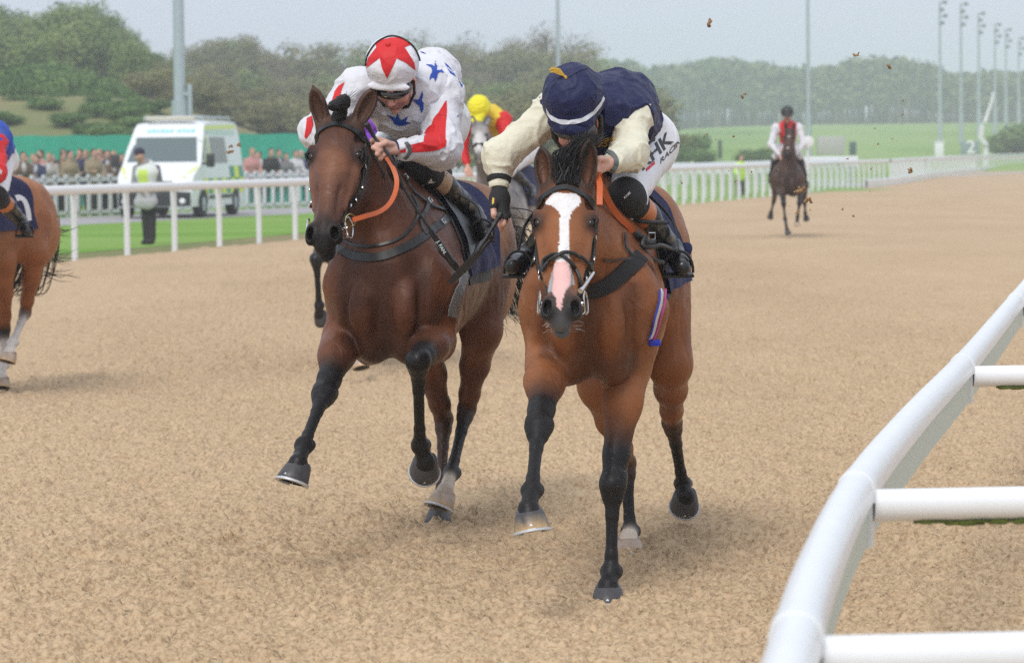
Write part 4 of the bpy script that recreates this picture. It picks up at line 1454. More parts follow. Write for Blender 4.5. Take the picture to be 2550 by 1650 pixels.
def build_horse(B, J, pal, label, vox=.0055, dz=0.0, leg_cols=None, blaze=None, group=None, pend=None, ears=True, mane=True, wf=1.0, hoofs=('d',)*4, face_col=None, plain=False, headcol=None, rump=0.0):
    """B: trunk frame; J: joints in world space; every horse is one continuous skin plus its own parts"""
    root = empty('racehorse', (B.O.x, B.O.y, 0)); tag(root, label, 'horse', group)
    q = SDF(); c = pal
    rot = B.R
    pitch = J.get('pitch', 0.0)
    def T(r, f, z): return B(r, f, z+dz+f*pitch)
    E = lambda r, f, z, a, b, d, col=c['body'], k=.06, sub=False, w=1.0: q.ell(T(r, f, z), (a, b, d), rot, col, k, sub, w)
    # trunk
    E(0, -.12, 1.12, .245*wf, .50, .335)
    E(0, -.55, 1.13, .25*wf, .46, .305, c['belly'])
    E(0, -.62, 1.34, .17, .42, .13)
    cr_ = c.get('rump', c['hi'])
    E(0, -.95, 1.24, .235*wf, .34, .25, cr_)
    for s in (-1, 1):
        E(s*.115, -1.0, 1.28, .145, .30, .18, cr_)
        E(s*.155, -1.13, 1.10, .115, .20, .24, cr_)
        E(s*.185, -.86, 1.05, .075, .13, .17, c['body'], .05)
    E(0, -1.22, 1.30, .10, .14, .12)
    E(0, -.04, 1.43, .065, .24, .10)
    # chest and shoulders
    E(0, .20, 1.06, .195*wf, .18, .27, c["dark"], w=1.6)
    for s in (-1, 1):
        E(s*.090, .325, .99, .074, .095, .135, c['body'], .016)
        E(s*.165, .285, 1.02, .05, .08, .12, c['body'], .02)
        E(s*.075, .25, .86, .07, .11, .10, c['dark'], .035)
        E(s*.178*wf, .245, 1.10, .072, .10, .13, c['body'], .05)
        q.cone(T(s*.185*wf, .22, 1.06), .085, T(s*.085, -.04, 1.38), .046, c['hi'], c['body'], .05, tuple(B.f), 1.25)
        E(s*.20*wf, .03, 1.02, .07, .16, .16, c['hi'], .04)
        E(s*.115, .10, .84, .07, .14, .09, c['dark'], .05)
    # creases between the pectorals and over the breast, their shade painted into the coat
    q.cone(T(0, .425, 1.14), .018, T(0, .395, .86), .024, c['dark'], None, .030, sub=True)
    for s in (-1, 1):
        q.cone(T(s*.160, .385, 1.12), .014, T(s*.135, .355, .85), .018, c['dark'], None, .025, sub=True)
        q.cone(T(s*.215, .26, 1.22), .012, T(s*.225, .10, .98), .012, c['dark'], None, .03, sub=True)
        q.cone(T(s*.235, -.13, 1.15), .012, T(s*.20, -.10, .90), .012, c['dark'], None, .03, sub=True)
    # head frame
    pl, mz = Vector(J['poll']), Vector(J['muz'])
    hy = (mz-pl); HL = hy.length/.585; hy.normalize()
    hx = Vector(J['hx']); hx = (hx-hy*hx.dot(hy)).normalized(); hz_ = hy.cross(hx); 
    if hz_.dot(B.f) < 0 and J.get('flip', True): hz_ = -hz_
    HR = Matrix((hx, hy, hz_)).transposed()
    def Hd(x, y, z): return pl+(hx*x+hy*y+hz_*z)*HL
    # neck: elliptic, deep and narrow
    nb = J.get('nb') or T(0, .05, 1.24); nm = J.get('nm') or nb.lerp(Hd(0, .1, -.15), .55)
    nt_ = Hd(0, .055, -.14)
    lat = tuple(B.r)
    q.cone(T(0, .10, 1.19), .255, nb.lerp(nm, .35), .215, c['body'], c['body'], .07, lat, .62)
    q.cone(nb, .225, nm, .155, c['body'], c['body'], .06, lat, .66)
    q.cone(nm, .155, nt_, .115, c['body'], c['body'], .05, lat, .74)
    q.cone(T(0, -.02, 1.42), .075, nm+Vector((0, 0, .10)), .045, c['dark'], None, .05)
    q.cone(nm+Vector((0, 0, .09)), .045, Hd(0, .03, -.08), .05, c['dark'], None, .05)
    for s in (-1, 1):   # brachial muscle and jugular groove
        q.cone(T(s*.14, .20, 1.12), .06, nm+B.r*(s*.075)+Vector((0, 0, -.02)), .045, c['body'], c['hi'], .05)
    # head
    hc = headcol or c; hb, hh = hc['body'], hc['hi']
    def he(x, y, z, a, b, d, col=hb, k=.02, sub=False, w=1.0, dirv=None):
        q.ell(Hd(x, y, z), (a*HL, b*HL, d*HL), HR if dirv is None else dirv, col, k*HL, sub, w)
    he(0, .07, -.075, .078, .10, .075, hb, .03)
    he(0, .155, -.062, .093, .11, .060, hb, .03)
    he(0, .25, -.075, .082, .13, .064, hb, .03)
    q.cone(Hd(0, .20, -.05), .055*HL, Hd(0, .50, -.046), .036*HL, hh, hb, .025, tuple(hx), 1.10)
    q.cone(Hd(0, .26, -.09), .068*HL, Hd(0, .47, -.07), .048*HL, hb, hb, .03)
    for s in (-1, 1):
        he(s*.054, .225, -.160, .044, .135, .105, hb, .03)
        he(s*.06, .10, -.15, .035, .08, .08, hb, .03)
        q.cone(Hd(s*.042, .26, -.19), .030*HL, Hd(s*.02, .50, -.115), .020*HL, hb, hc['muz'], .02)
        q.cone(Hd(s*.082, .205, -.066), .018*HL, Hd(s*.056, .40, -.070), .012*HL, hh, None, .016)     # facial crest
        he(s*.093, .142, -.048, .022, .042, .020, hb, .016)                                          # brow
        he(s*.098, .168, -.070, .018, .034, .024, hb, .012)
        he(s*.083, .088, -.058, .018, .032, .020, hc['dark'], .022, sub=True)                        # temple hollow
        he(s*.045, .40, -.028, .010, .07, .010, hb, .02, sub=True)
        # eye opening and lids
        he(s*.112, .167, -.046, .022, .0195, .0195, hc['leg'], .004, sub=True, w=3)
        q.cone(Hd(s*.104, .140, -.043), .006*HL, Hd(s*.114, .160, -.034), .006*HL, hc['dark'], None, .006)
        q.cone(Hd(s*.114, .160, -.034), .006*HL, Hd(s*.108, .190, -.040), .005*HL, hc['dark'], None, .006)
    # muzzle
    mc = hc['muz']; nose = hc.get('nose', mc)
    he(0, .525, -.060, .052, .070, .046, mc, .02)
    he(0, .50, -.040, .038, .06, .030, nose, .02, w=1.5)
    for s in (-1, 1):
        he(s*.044, .530, -.040, .026, .046, .030, mc, .012)
        he(s*.052, .548, -.052, .021, .030, .026, mc, .010)
    he(0, .580, -.072, .038, .030, .030, mc, .015)
    he(0, .572, -.118, .030, .034, .024, mc, .012)
    he(0, .535, -.125, .026, .05, .022, mc, .015)
    he(0, .596, -.099, .050, .030, .0035, mc, .006, sub=True)                                        # mouth
    for s in (-1, 1):
        he(s*.050, .553, -.020, .0125, .027, .020, (.006, .005, .005), .008, sub=True, w=3)          # nostril
        he(s*.046, .540, -.030, .011, .020, .03, (.006, .005, .005), .006, sub=True, w=3)
    # ears
    for s, tip in zip((-1, 1), J['ears']):
        base = Hd(s*.066, .005, -.055); tip = Vector(tip); ax = tip-base; L = ax.length; ay = ax.normalized()
        opn = Vector(J.get('ear_open', (0, -1, 0)))+hx*s*.35
        opn = (opn-ay*opn.dot(ay)).normalized(); axx = ay.cross(opn)
        ER = Matrix((axx, ay, opn)).transposed()
        mid = base.lerp(tip, .46)
        q.cone(base-ay*.03, .036, base+ay*.05, .029, hb, None, .025)
        q.ell(mid, (.038, L*.48, .026), ER, hb, .012)
        q.cone(mid+ay*L*.15, .026, tip, .005, hc['dark'], hc['leg'], .010, tuple(axx), .8)
        q.ell(mid+opn*.020+ay*L*.02, (.024, L*.41, .023), ER, hc.get('earin', (.016, .012, .011)), .005, True, 2.5)
    # legs
    lc = leg_cols or {}
    def foreleg(key, s):
        el, kn, fe, ho, up = J[key]['el'], J[key]['kn'], J[key]['fe'], J[key]['ho'], J[key]['up']
        cb, cl = c['body'], lc.get(key, c['leg']); cm_ = tuple(a*.5+b*.5 for a, b in zip(cb, cl))
        sh = J[key].get('sh') or T(s*.165, .16, 1.02)
        q.cone(sh, .10, el, .080, cb, c['hi'], .05)
        m1 = el.lerp(kn, .30); m2 = el.lerp(kn, .74)
        q.chain([(el, .078, c['hi']), (m1, .067, cb), (m2, .044, cb if not J[key].get('dk') else cl), (kn, .043, cl)], k=.03)
        ax = (kn-el).normalized()
        out_ = B.r*s
        q.ell(el.lerp(kn, .2)+out_*.02+B.f*.02, (.052, .12, .055), frame(ax, B.r), c['hi'], .03)
        # knee
        q.ell(kn, (.049, .055, .050), frame(ax, B.r), cl, .018)
        q.ell(kn+B.r*s*.018-ax*.03, (.030, .028, .04), frame(ax, B.r), cl, .014)
        q.ell(kn-B.r*s*.030+ax*(-.005)-B.f*.02, (.022, .03, .025), frame(ax, B.r), cl, .012)
        
        cx_ = (fe-kn).normalized(); bk = J[key].get('back', -B.f)
        q.ell(kn+cx_*.045, (.037, .03, .038), frame(cx_, B.r), cl, .016)
        q.chain([(kn+cx_*.03, .036, cl), (kn.lerp(fe, .35), .0225, cl), (kn.lerp(fe, .8), .0215, cl), (fe, .030, cl)], k=.014)
        q.cone(kn+cx_*.06+bk*.026, .014, fe-cx_*.04+bk*.027, .014, cl, None, .008)     # tendon
        fetlock(fe, ho, up, cx_, bk, cl, J[key].get('pc'))
    def fetlock(fe, ho, up, cx_, bk, cl, pc=None):
        pc = pc or cl
        q.ell(fe, (.035, .038, .038), frame(cx_, B.r), cl, .014)
        for s2 in (-1, 1): q.ell(fe+B.r*s2*.022+bk*.024, (.020, .026, .020), frame(cx_, B.r), cl, .012)
        upv = Vector(up).normalized()
        cor = ho+upv*.075
        q.chain([(fe, .029, cl), (fe.lerp(cor, .5), .026, pc), (cor, .034, pc), (cor-upv*.012, .042, pc)], k=.014)
    def hind(key, s):
        st, hk, fe, ho, up = J[key]['st'], J[key]['hk'], J[key]['fe'], J[key]['ho'], J[key]['up']
        cb, cl = c['body'], lc.get(key, c['leg']); ch = lc.get(key+'_hock', c['leg'])
        hip = T(s*.14, -1.02, 1.18)
        q.cone(hip, .155, st, .098, cb, cb, .06, lat, .85)
        bt = T(s*.13, -1.26, 1.10)
        q.cone(bt, .10, hk.lerp(st, .60), .045, cb, cb, .06)
        m1 = st.lerp(hk, .45)
        q.chain([(st, .085, c['hi']), (m1, .060, cb), (st.lerp(hk, .8), .043, cb), (hk, .040, ch)], k=.03)
        ax = (hk-st).normalized(); bk = J[key].get('back', -B.f)
        q.cone(hk+bk*.045-ax*.05, .020, hk.lerp(st, .45)+bk*.05, .022, cb, None, .02)    # achilles
        q.ell(hk, (.040, .05, .046), frame(ax, B.r), ch, .018)
        q.ell(hk+bk*.042, (.024, .036, .028), frame(ax, B.r), ch, .014)
        q.ell(hk+(fe-hk).normalized()*.05, (.036, .04, .036), frame(ax, B.r), ch, .016)
        cx_ = (fe-hk).normalized()
        q.chain([(hk+cx_*.04, .035, ch), (hk.lerp(fe, .35), .0245, cl), (hk.lerp(fe, .8), .0225, cl), (fe, .031, cl)], k=.014)
        q.cone(hk+cx_*.07+bk*.027, .015, fe-cx_*.04+bk*.028, .014, cl, None, .008)
        fetlock(fe, ho, up, cx_, bk, cl, J[key].get('pc'))
    foreleg('FR', 1); foreleg('FL', -1); hind('HR', 1); hind('HL', -1)
    # dock
    q.cone(T(0, -1.24, 1.30), .05, J['tail'][0], .03, c['dark'], c['leg'], .04)
    V, F = q.mesh(vox)
    C = q.colors(V, .010)
    N = vnormals(V, F)
    # veins, folds and muscle fibre on the skin
    f = fbm(V*8, 3, 2)*.006+np.abs(fbm(V*[26, 26, 11], 3, 6))*-.006+.001
    f = f*(.22+.78*np.clip((V[:, 2]-B.O.z-.62)/.25, 0, 1))*np.where((V-np.array(pl)) @ np.array(B.f) > -.1, .55, 1.0)
    V = V+N*f[:, None].astype(np.float32)
    mot = fbm(V*11, 4, 12); C = C*(1+.16*mot[:, None])
    if blaze:
        C = blaze(V, N, C)
    body = mesh_np("body", V, F, coat_m, root, col=C); VB, FB = V, F
    # eyes
    for s in (-1, 1):
        MB().lathe(Hd(s*.0925, .167, -.048), hx*s+hz_*.25, [(-.0195*HL+.039*HL*k/10, .020*HL*math.sin(math.pi*max(.02, min(.98, k/10)))**.6) for k in range(11)], 16).build('eye', eye_m, root)
        if not plain:
            mb = MB()
            for k in range(7):
                a = Hd(s*.106, .142+.006*k, -.036); mb.tube([a, a+(hx*s*.8+hz_*.7+hy*.3).normalized()*.018], [.0009, .0003], 4)
            mb.build('eyelash', hair_m, root)
    # hooves with racing plates
    for i, key in enumerate(('FL', 'FR', 'HL', 'HR')):
        ho, up = J[key]['ho'], Vector(J[key]['up']).normalized(); toe = Vector(J[key].get('toe', B.f)); toe = (toe-up*toe.dot(up)).normalized(); sd = up.cross(toe)
        mb = MB(); n = 22; V = []
        prof = [(0, .064, .0), (.004, .0655, 0), (.03, .0600, -.006), (.055, .0545, -.012), (.074, .0475, -.018), (.082, .040, -.022)]
        for h_, r_, sh_ in prof:
            for k in range(n):
                th = 2*math.pi*k/n; x_ = math.cos(th); y_ = math.sin(th)
                yy_ = (y_ if y_ > 0 else y_*.80)
                hh_ = h_*(1.0 if y_ > 0 else 1-.35*abs(y_)**2)
                V.append(ho+up*hh_+sd*(x_*r_*.94)+toe*(yy_*r_*1.08+sh_))
        Fh = [(a*n+k, a*n+(k+1) % n, (a+1)*n+(k+1) % n, (a+1)*n+k) for a in range(len(prof)-1) for k in range(n)]
        Fh += [tuple((len(prof)-1)*n+k for k in range(n))]
        mb.add(V, Fh)
        kind = hoofs[i]
        D_, P_, W_ = (.05, .048, .052), (.50, .34, .18), (.42, .33, .26)
        bands = {'d': [D_]*6, 'p': [P_, P_, W_, W_, (.20, .11, .08), (.5, .42, .34)], 'm': [P_, P_, (.20, .15, .10), D_, (.08, .078, .085), D_]}[kind]
        Vh = np.array([tuple(v) for v in mb.V]); nz_ = fbm(Vh*[60, 60, 12]+i, 3, 8)
        hidx = np.repeat(np.arange(6), n)
        if kind != 'd':
            hidx = np.clip(np.round(hidx+nz_*1.2), 0, 5).astype(int)
        hob = mesh_np('hoof', Vh, mb.F, hoof_m, root, col=np.array(bands)[hidx]*(1+.3*nz_[:, None]))
        sb = MB(); ns = 20
        V = [ho+up*.008+sd*(math.cos(2*math.pi*k/ns)*.056)+toe*((math.sin(2*math.pi*k/ns) if math.sin(2*math.pi*k/ns) > 0 else .8*math.sin(2*math.pi*k/ns))*.060) for k in range(ns)]+[ho+up*.016]
        sb.add(V, [((k+1) % ns, k, ns) for k in range(ns)])
        # frog
        sb.add([ho+up*.006+toe*.02, ho+up*.004-toe*.05+sd*.018, ho+up*.004-toe*.05-sd*.018, ho+up*.014-toe*.01], [(0, 1, 3), (0, 3, 2), (1, 2, 3)])
        sb.build('sole', hoof_sole, hob)
        if not plain:
            pb = MB(); arc = []
            for k in range(19):
                th = math.radians(-52+284*k/18)
                y_ = math.sin(th); arc.append(ho-up*.003+sd*(math.cos(th)*.0585)+toe*((y_ if y_ > 0 else y_*.8)*.064))
            pb.strap(arc, [up]*len(arc), .009, .004)
            tp_ = ho+toe*.070
            pb.add([tp_-sd*.014, tp_+sd*.014, tp_+up*.020-toe*.006, tp_-sd*.012-toe*.004, tp_+sd*.012-toe*.004, tp_+up*.018-toe*.010], [(0, 1, 2), (3, 5, 4), (0, 2, 5, 3), (1, 4, 5, 2)])
            pb.build('racing_plate', shoe_m, hob)
    # tail
    tp = spline(J['tail'], 8)
    rg = random.Random(5); mb = MB()
    for k in range(230 if not plain else 140):
        o = [rg.gauss(0, 1) for _ in range(3)]; wv = rg.uniform(-.5, .5); ln = rg.uniform(.7, 1.0); ph = rg.uniform(0, 6)
        pts = []
        m_ = max(3, int(len(tp)*ln))
        for i in range(0, m_, 2):
            t = i/len(tp); sp_ = (.012+.050*math.sin(min(1, t*1.25)*math.pi)**.8+.03*t)*J.get('tailspread', 1)
            pts.append(tp[i]+Vector((o[0]*sp_+.015*wv*math.sin(6*t+ph), o[1]*sp_, o[2]*sp_*.8+.02*t*math.sin(5*t+ph))))
        R_ = rg.uniform(.0016, .0042)*(1.7 if plain else 1)
        if len(pts) > 2: mb.tube(pts, [R_*(1-.75*i/len(pts)) for i in range(len(pts))], 5)
    mb.build('tail', hair_m, root)
    # mane: locks lying along the crest
    if mane:
        mb = MB(); a0 = T(0, -.02, 1.50); a1 = nm+Vector((0, 0, .145)); a2 = Hd(0, .0, -.04)
        cr = spline([a0, a1, a2], 16)
        for p in cr:
            for k in range(7):
                d_ = (Vector((0, 0, -.6))+B.r*J.get('mane_side', 1)*rg.uniform(.5, 1)+B.f*rg.uniform(-.4, .2)).normalized()
                l_ = rg.uniform(.05, .11); b_ = p+Vector((rg.gauss(0, .008), rg.gauss(0, .008), -.012))
                mb.tube([b_, b_+Vector((0, 0, .012))+d_*l_*.3, b_+d_*l_], [.006, .005, .001], 4)
        mb.build('mane', hair_m, root)
    return dict(root=root, body=body, Hd=Hd, hx=hx, hy=hy, hz=hz_, HL=HL, T=T, B=B, V=VB, bvh=BVHTree.FromPolygons(VB.tolist(), FB.tolist()), J=J, nm=nm, pal=pal)

def onbody(H, p, d=None, off=.004, centre=None):
    """nearest point of the coat to p, lifted off along the normal"""
    loc, nrm, i, dist = H['bvh'].find_nearest(Vector(p))
    return loc+nrm*off, nrm
def hug(H, pts, off=.004):
    L = [onbody(H, p, off=off) for p in pts]
    return [a for a, b in L], [b for a, b in L]

def bridle(H, noseband=None, brow=True, side_kit=True, ring=True, mat_=None):
    Hd, hx, hy, hz_, HL, root = H['Hd'], H['hx'], H['hy'], H['hz'], H['HL'], H['root']
    lm = mat_ or leather
    r = None
    mb = MB()
    # browband
    pts = [Hd(-.094, .062, -.10), Hd(-.090, .060, -.06), Hd(-.07, .060, -.015), Hd(-.035, .052, .004), Hd(0, .048, .008), Hd(.035, .052, .004), Hd(.07, .060, -.015), Hd(.090, .060, -.06), Hd(.094, .062, -.10)]
    P_, N_ = hug(H, spline(pts, 4), .006)
    mb.strap(P_, N_, .011, .0028)
    r = mb.build('bridle', lm, root)
    for s in (-1, 1):
        mb = MB()
        pts = [Hd(s*.06, -.02, -.10), Hd(s*.088, .06, -.10), Hd(s*.108, .15, -.115), Hd(s*.108, .24, -.115), Hd(s*.082, .34, -.11), Hd(s*.064, .43, -.095), Hd(s*.060, .462, -.088)]
        P_, N_ = hug(H, spline(pts, 5), .005); mb.strap(P_, N_, .0085, .003)
        pts = [Hd(s*.10, .10, -.14), Hd(s*.104, .20, -.135), Hd(s*.088, .30, -.13), Hd(s*.07, .38, -.115)]
        P_, N_ = hug(H, spline(pts, 5), .007); mb.strap(P_, N_, .007, .0025)
        mb.build('cheekpiece', lm, r)
        mb = MB()
        for y_, z_ in ((.17, -.115), (.27, -.115), (.345, -.108), (.385, -.105)):
            p, n = onbody(H, Hd(s*.12, y_, z_), off=.011)
            mb.box(p, (.016, .006, .014), Matrix((n.cross(hy).normalized(), n, hy)).transposed(), bev=.0015)
        mb.build('buckle', steel, r)
        if ring:
            c_ = Hd(s*.074, .475, -.092)+hx*s*.006
            MB().ring(c_, hx*s+hz_*.15, .040*HL, .0032, 26, 7).build('bit_ring', steel, r)
            MB().ring(Hd(s*.066, .505, -.085), hx*s+hz_*.6, .020, .0026, 18, 6).build('bit_ring', steel, r)
    MB().tube([Hd(-.075, .475, -.092), Hd(0, .49, -.098), Hd(.075, .475, -.092)], .006, 8).build('bit', steel, r)
    # throat lash
    mb = MB()
    pts = [Hd(.095, .03, -.10), Hd(.105, .08, -.18), Hd(.09, .13, -.26), Hd(0, .15, -.29), Hd(-.09, .13, -.26), Hd(-.105, .08, -.18), Hd(-.095, .03, -.10)]
    P_, N_ = hug(H, spline(pts, 5), .006); mb.strap(P_, N_, .006, .0025)
    mb.build('throat_lash', lm, r)
    return r
# ------------------------------------------------------------------ the two leading horses
V3 = Vector
B1 = Body((-.445, 13.35, 0), math.radians(10))
J1 = dict(poll=W('g', 385, 300, 12.98), muz=W('g', 232, 1372, 12.62), hx=(.978, -.21, 0),
          ears=[W('g', 172, 45, 13.02), W('g', 718, 55, 13.0)],
          FL=dict(el=W(3, 385, 560, 13.15), kn=W(3, 290, 832, 12.8), fe=W(3, 190, 1085, 12.45), ho=W(3, 135, 1262, 12.3), up=(.30, .3, 1), toe=(-.5, -.9, 0), dk=True),
          FR=dict(el=W(3, 832, 570, 13.12), kn=W(3, 752, 668, 12.72), fe=W(3, 762, 1082, 13.0), ho=W(3, 784, 1212, 13.08), up=(.1, -.75, .65), toe=(0, -.65, -.75), dk=True),
          HL=dict(st=W(3, 770, 560, 14.1), hk=W(3, 880, 955, 14.5), fe=W(3, 866, 1335, 14.28), ho=W(3, 850, 1478, 14.1), up=(.05, .35, 1), toe=(-.2, -1, 0)),
          HR=dict(st=W(3, 1062, 520, 14.15), hk=W(3, 992, 905, 14.45), fe=W(3, 915, 1222, 14.15), ho=W(3, 857, 1387, 13.95), up=(.38, .35, 1), toe=(-.3, -1, 0), pc=(.50, .42, .34)),
          tail=[B1(0, -1.28, 1.32), B1(.08, -1.42, 1.27), W('P', 1225, 610, 14.95), W('P', 1262, 700, 15.0), W('P', 1292, 770, 15.0), W('P', 1310, 800, 15.0)], tailspread=1.3)
B2 = Body((.315, 12.05, 0), math.radians(6.5))
J2 = dict(poll=W('e', 365, 350, 11.42), muz=W('e', 326, 1378, 11.05), hx=(.995, -.09, -.045),
          ears=[W('e', 176, 95, 11.5), W('e', 548, 38, 11.45)], ear_open=(-.15, -1, 0),
          FL=dict(el=W(4, 255, 300, 11.8), kn=W(4, 205, 610, 11.38), fe=W(4, 170, 935, 11.14), ho=W(4, 173, 1136, 11.02), up=(-.16, .2, 1), toe=(0, -1, 0), dk=True),
          FR=dict(el=W(4, 645, 330, 11.9), kn=W(4, 580, 905, 11.72), fe=W(4, 570, 1345, 11.68), ho=W(4, 555, 1516, 11.62), up=(.02, .25, 1), toe=(-.05, -1, 0), dk=True),
          HL=dict(st=W(4, 520, 400, 12.75), hk=W(4, 645, 795, 13.2), fe=W(4, 668, 1140, 13.1), ho=W(4, 662, 1262, 13.0), up=(0, .35, 1), toe=(-.05, -1, 0), pc=(.55, .48, .40)),
          HR=dict(st=W(4, 868, 290, 12.9), hk=W(4, 878, 588, 13.4), fe=W(4, 932, 900, 13.7), ho=W(4, 940, 1012, 13.72), up=(.05, -.7, .7), toe=(0, -.7, -.7)),
          tail=[B2(0, -1.28, 1.30), B2(.0, -1.42, 1.25), B2(-.05, -1.6, 1.0), B2(-.08, -1.7, .75)])

def poly_px(reg, pts): return [px(reg, *p) for p in pts]
BL_W = poly_px('e', [(203, 546), (235, 505), (262, 466), (300, 458), (350, 466), (445, 465), (474, 495), (481, 530), (462, 565), (425, 590), (402, 632), (390, 700), (387, 800), (392, 900), (394, 975), (402, 1040), (428, 1105), (436, 1160), (395, 1178), (365, 1215), (340, 1290), (335, 1350), (300, 1335), (290, 1270), (252, 1215), (225, 1235), (238, 1150), (262, 1060), (285, 990), (310, 930), (315, 800), (320, 700), (325, 635), (300, 590), (262, 563)])
BL_P = poly_px('e', [(290, 992), (378, 988), (395, 1050), (412, 1120), (408, 1150), (372, 1190), (352, 1240), (338, 1300), (336, 1360), (318, 1352), (300, 1330), (292, 1270), (258, 1210), (264, 1140), (268, 1060)])
def blaze2(V, N, C):
    u, v = project_px(V)
    hd = (V[:, 1] < 11.62) & (N[:, 1] < .15) & (V[:, 2] > 1.0)
    nz1 = fbm(V*90, 2, 3)*1.6; nz2 = fbm(V*90+5, 2, 8)*1.6
    a = inpoly(u+nz1, v+nz2, BL_W) & hd
    b = inpoly(u+nz1*.6, v+nz2*.6, BL_P) & hd
    C = C.copy()
    g_ = a & (v > px('e', 0, 1015)[1])
    C[a] = np.array([.74, .72, .72])*(1+.05*nz1[a, None])
    rim = g_ & ~b
    C[rim] = np.array([.36, .36, .38])
    C[b] = np.array([.74, .45, .43])
    return C
def blaze1(V, N, C):
    # darker smudges and a redder nose on the face
    hd = V[:, 1] < 13.0
    n_ = fbm(V*14, 3, 4)
    C = C.copy()
    C[hd] *= (1+.25*n_[hd, None])
    return C
DB = dict(DBAY); 
HCOL1 = dict(DBAY, body=(.098, .040, .024), hi=(.25, .105, .055), dark=(.05, .024, .018), earin=(.07, .038, .026))
print('horse1')
H1 = build_horse(B1, J1, DBAY, 'dark bay racehorse galloping on the left under the jockey in blue stars', hoofs=('d', 'd', 'd', 'p'), headcol=HCOL1, blaze=blaze1, dz=-.0,
                 leg_cols={'HL_hock': (.06, .028, .018), 'HR_hock': (.035, .022, .018), 'HL': (.05, .026, .018)})
HCOL2 = dict(BAY, muz=(.10, .10, .105), nose=(.12, .11, .11))
print('horse2')
H2 = build_horse(B2, J2, BAY, wf=.93, label='bright bay racehorse with a white blaze galloping on the right', hoofs=('m', 'd', 'p', 'd'), headcol=HCOL2, blaze=blaze2,
                 leg_cols={'HR_hock': (.05, .025, .018), 'HL_hock': (.05, .026, .02)})

def pixhit(bv, reg, x, y, off=.004, ymin=0):
    u, v = px(reg, x, y); d = ray(u, v).normalized()
    h = bv.ray_cast(CAM+d*(ymin/d.y), d)
    if h[0] is None: return None
    n = h[1]
    if n.dot(d) > 0: n = -n
    return h[0]+n*off, n
def pixstrap(name, bv, reg, pts, hw, m, parent, off=.005, n=8, ht=.0022, round_=False, ymin=0):
    sp2 = spline([(a, b, 0) for a, b in pts], n)
    P_, N_ = [], []
    for p in sp2:
        h = pixhit(bv, reg, p.x, p.y, off, ymin)
        if h is None or (P_ and (h[0]-P_[-1]).length > .12): continue
        P_.append(h[0]); N_.append(h[1])
    mb = MB()
    if len(P_) < 2: return None
    if round_: mb.tube(P_, hw, 8)
    else: mb.strap(P_, N_, hw, ht)
    return mb.build(name, m, parent)

for H in (H1, H2): H['bridle'] = bridle(H)

def drape(H, f0, f1, zlow, off, m, name, wr=.006, sides=(-1, 1), parent=None, flare=0, nf=36, na=46, thick=.004, zlow_b=None, corner=None):
    """cloth laid over the back and hanging down both flanks"""
    T = H['T']; V = []
    rg = np.random.default_rng(4)
    for i in range(nf+1):
        f = f0+(f1-f0)*i/nf
        zl = zlow+(zlow_b-zlow)*i/nf if zlow_b is not None else zlow
        for j in range(na+1):
            t = -1+2*j/na
            s = 1 if t >= 0 else -1
            a = abs(t)
            # start point outside of the body, swept from the spine down the flank
            z = 1.53-(1.53-zl)*max(0, (a-.22)/.78)
            r = .45*min(1, a/.30)*s
            o = T(r, f, 1.75 if a < .2 else z)
            tgt = T(0, f, 1.15 if a < .2 else z-.05)
            d = (tgt-o).normalized()
            h = H['bvh'].ray_cast(o, d)
            p = h[0] if h[0] is not None else tgt
            out_ = (p-T(0, f, 1.1)).normalized()
            w_ = wr*(math.sin(f*31+a*9*s+1.3*math.sin(z*12))+.6*math.sin(f*57+z*23))*a
            fl = flare*max(0, a-.6)*(i/nf)
            V.append(p+out_*(off+w_+fl))
    n = na+1
    F = [(i*n+j, i*n+j+1, (i+1)*n+j+1, (i+1)*n+j) for i in range(nf) for j in range(na)]
    nb = len(V)
    V2 = [v-(v-T(0, -.4, 1.1)).normalized()*thick for v in V]
    F2 = [tuple(nb+k for k in f[::-1]) for f in F]
    edge = [(j, j+1) for j in range(na)]+[((i*n+na), ((i+1)*n+na)) for i in range(nf)]
    F3 = [(i*n, (i+1)*n, nb+(i+1)*n, nb+i*n) for i in range(nf)]+[((i+1)*n+na, i*n+na, nb+i*n+na, nb+(i+1)*n+na) for i in range(nf)]
    F3 += [(j+1, j, nb+j, nb+j+1) for j in range(na)]+[(nf*n+j, nf*n+j+1, nb+nf*n+j+1, nb+nf*n+j) for j in range(na)]
    mb = MB(); mb.add(V+V2, F+F2+F3)
    return mb.build(name, m, parent or H['root'])

def saddlery(H, zl=1.12, col=navy_c, pad=greyfelt, flare=.0):
    drape(H, -.04, -.62, zl-.035, .006, pad, 'felt_pad', .002, thick=.006)
    c_ = drape(H, -.06, -.80, zl, .018, col, 'saddle_cloth', .006, flare=flare, zlow_b=zl+.02)
    T = H['T']
    # saddle: seat, pommel, cantle as one hull, flaps either side
    q = SDF()
    q.cone(T(0, -.13, 1.545), .045, T(0, -.42, 1.53), .07, k=.03, ax=tuple(H['B'].r), sc=1.4)
    q.cone(T(0, -.11, 1.55), .03, T(0, -.11, 1.59), .022, k=.03, ax=tuple(H['B'].r), sc=1.5)
    q.cone(T(0, -.44, 1.53), .08, T(0, -.47, 1.575), .04, k=.03, ax=tuple(H['B'].r), sc=1.6)
    V, F = q.mesh(.008); s_ = mesh_np('saddle', V, F, leather, H['root'])
    drape(H, -.06, -.36, 1.20, .030, leather, 'saddle_flap', .0, thick=.005, nf=14, na=40, zlow_b=1.26, parent=s_)
    return c_
saddlery(H1, 1.12)
saddlery(H2, 1.10, flare=.12)
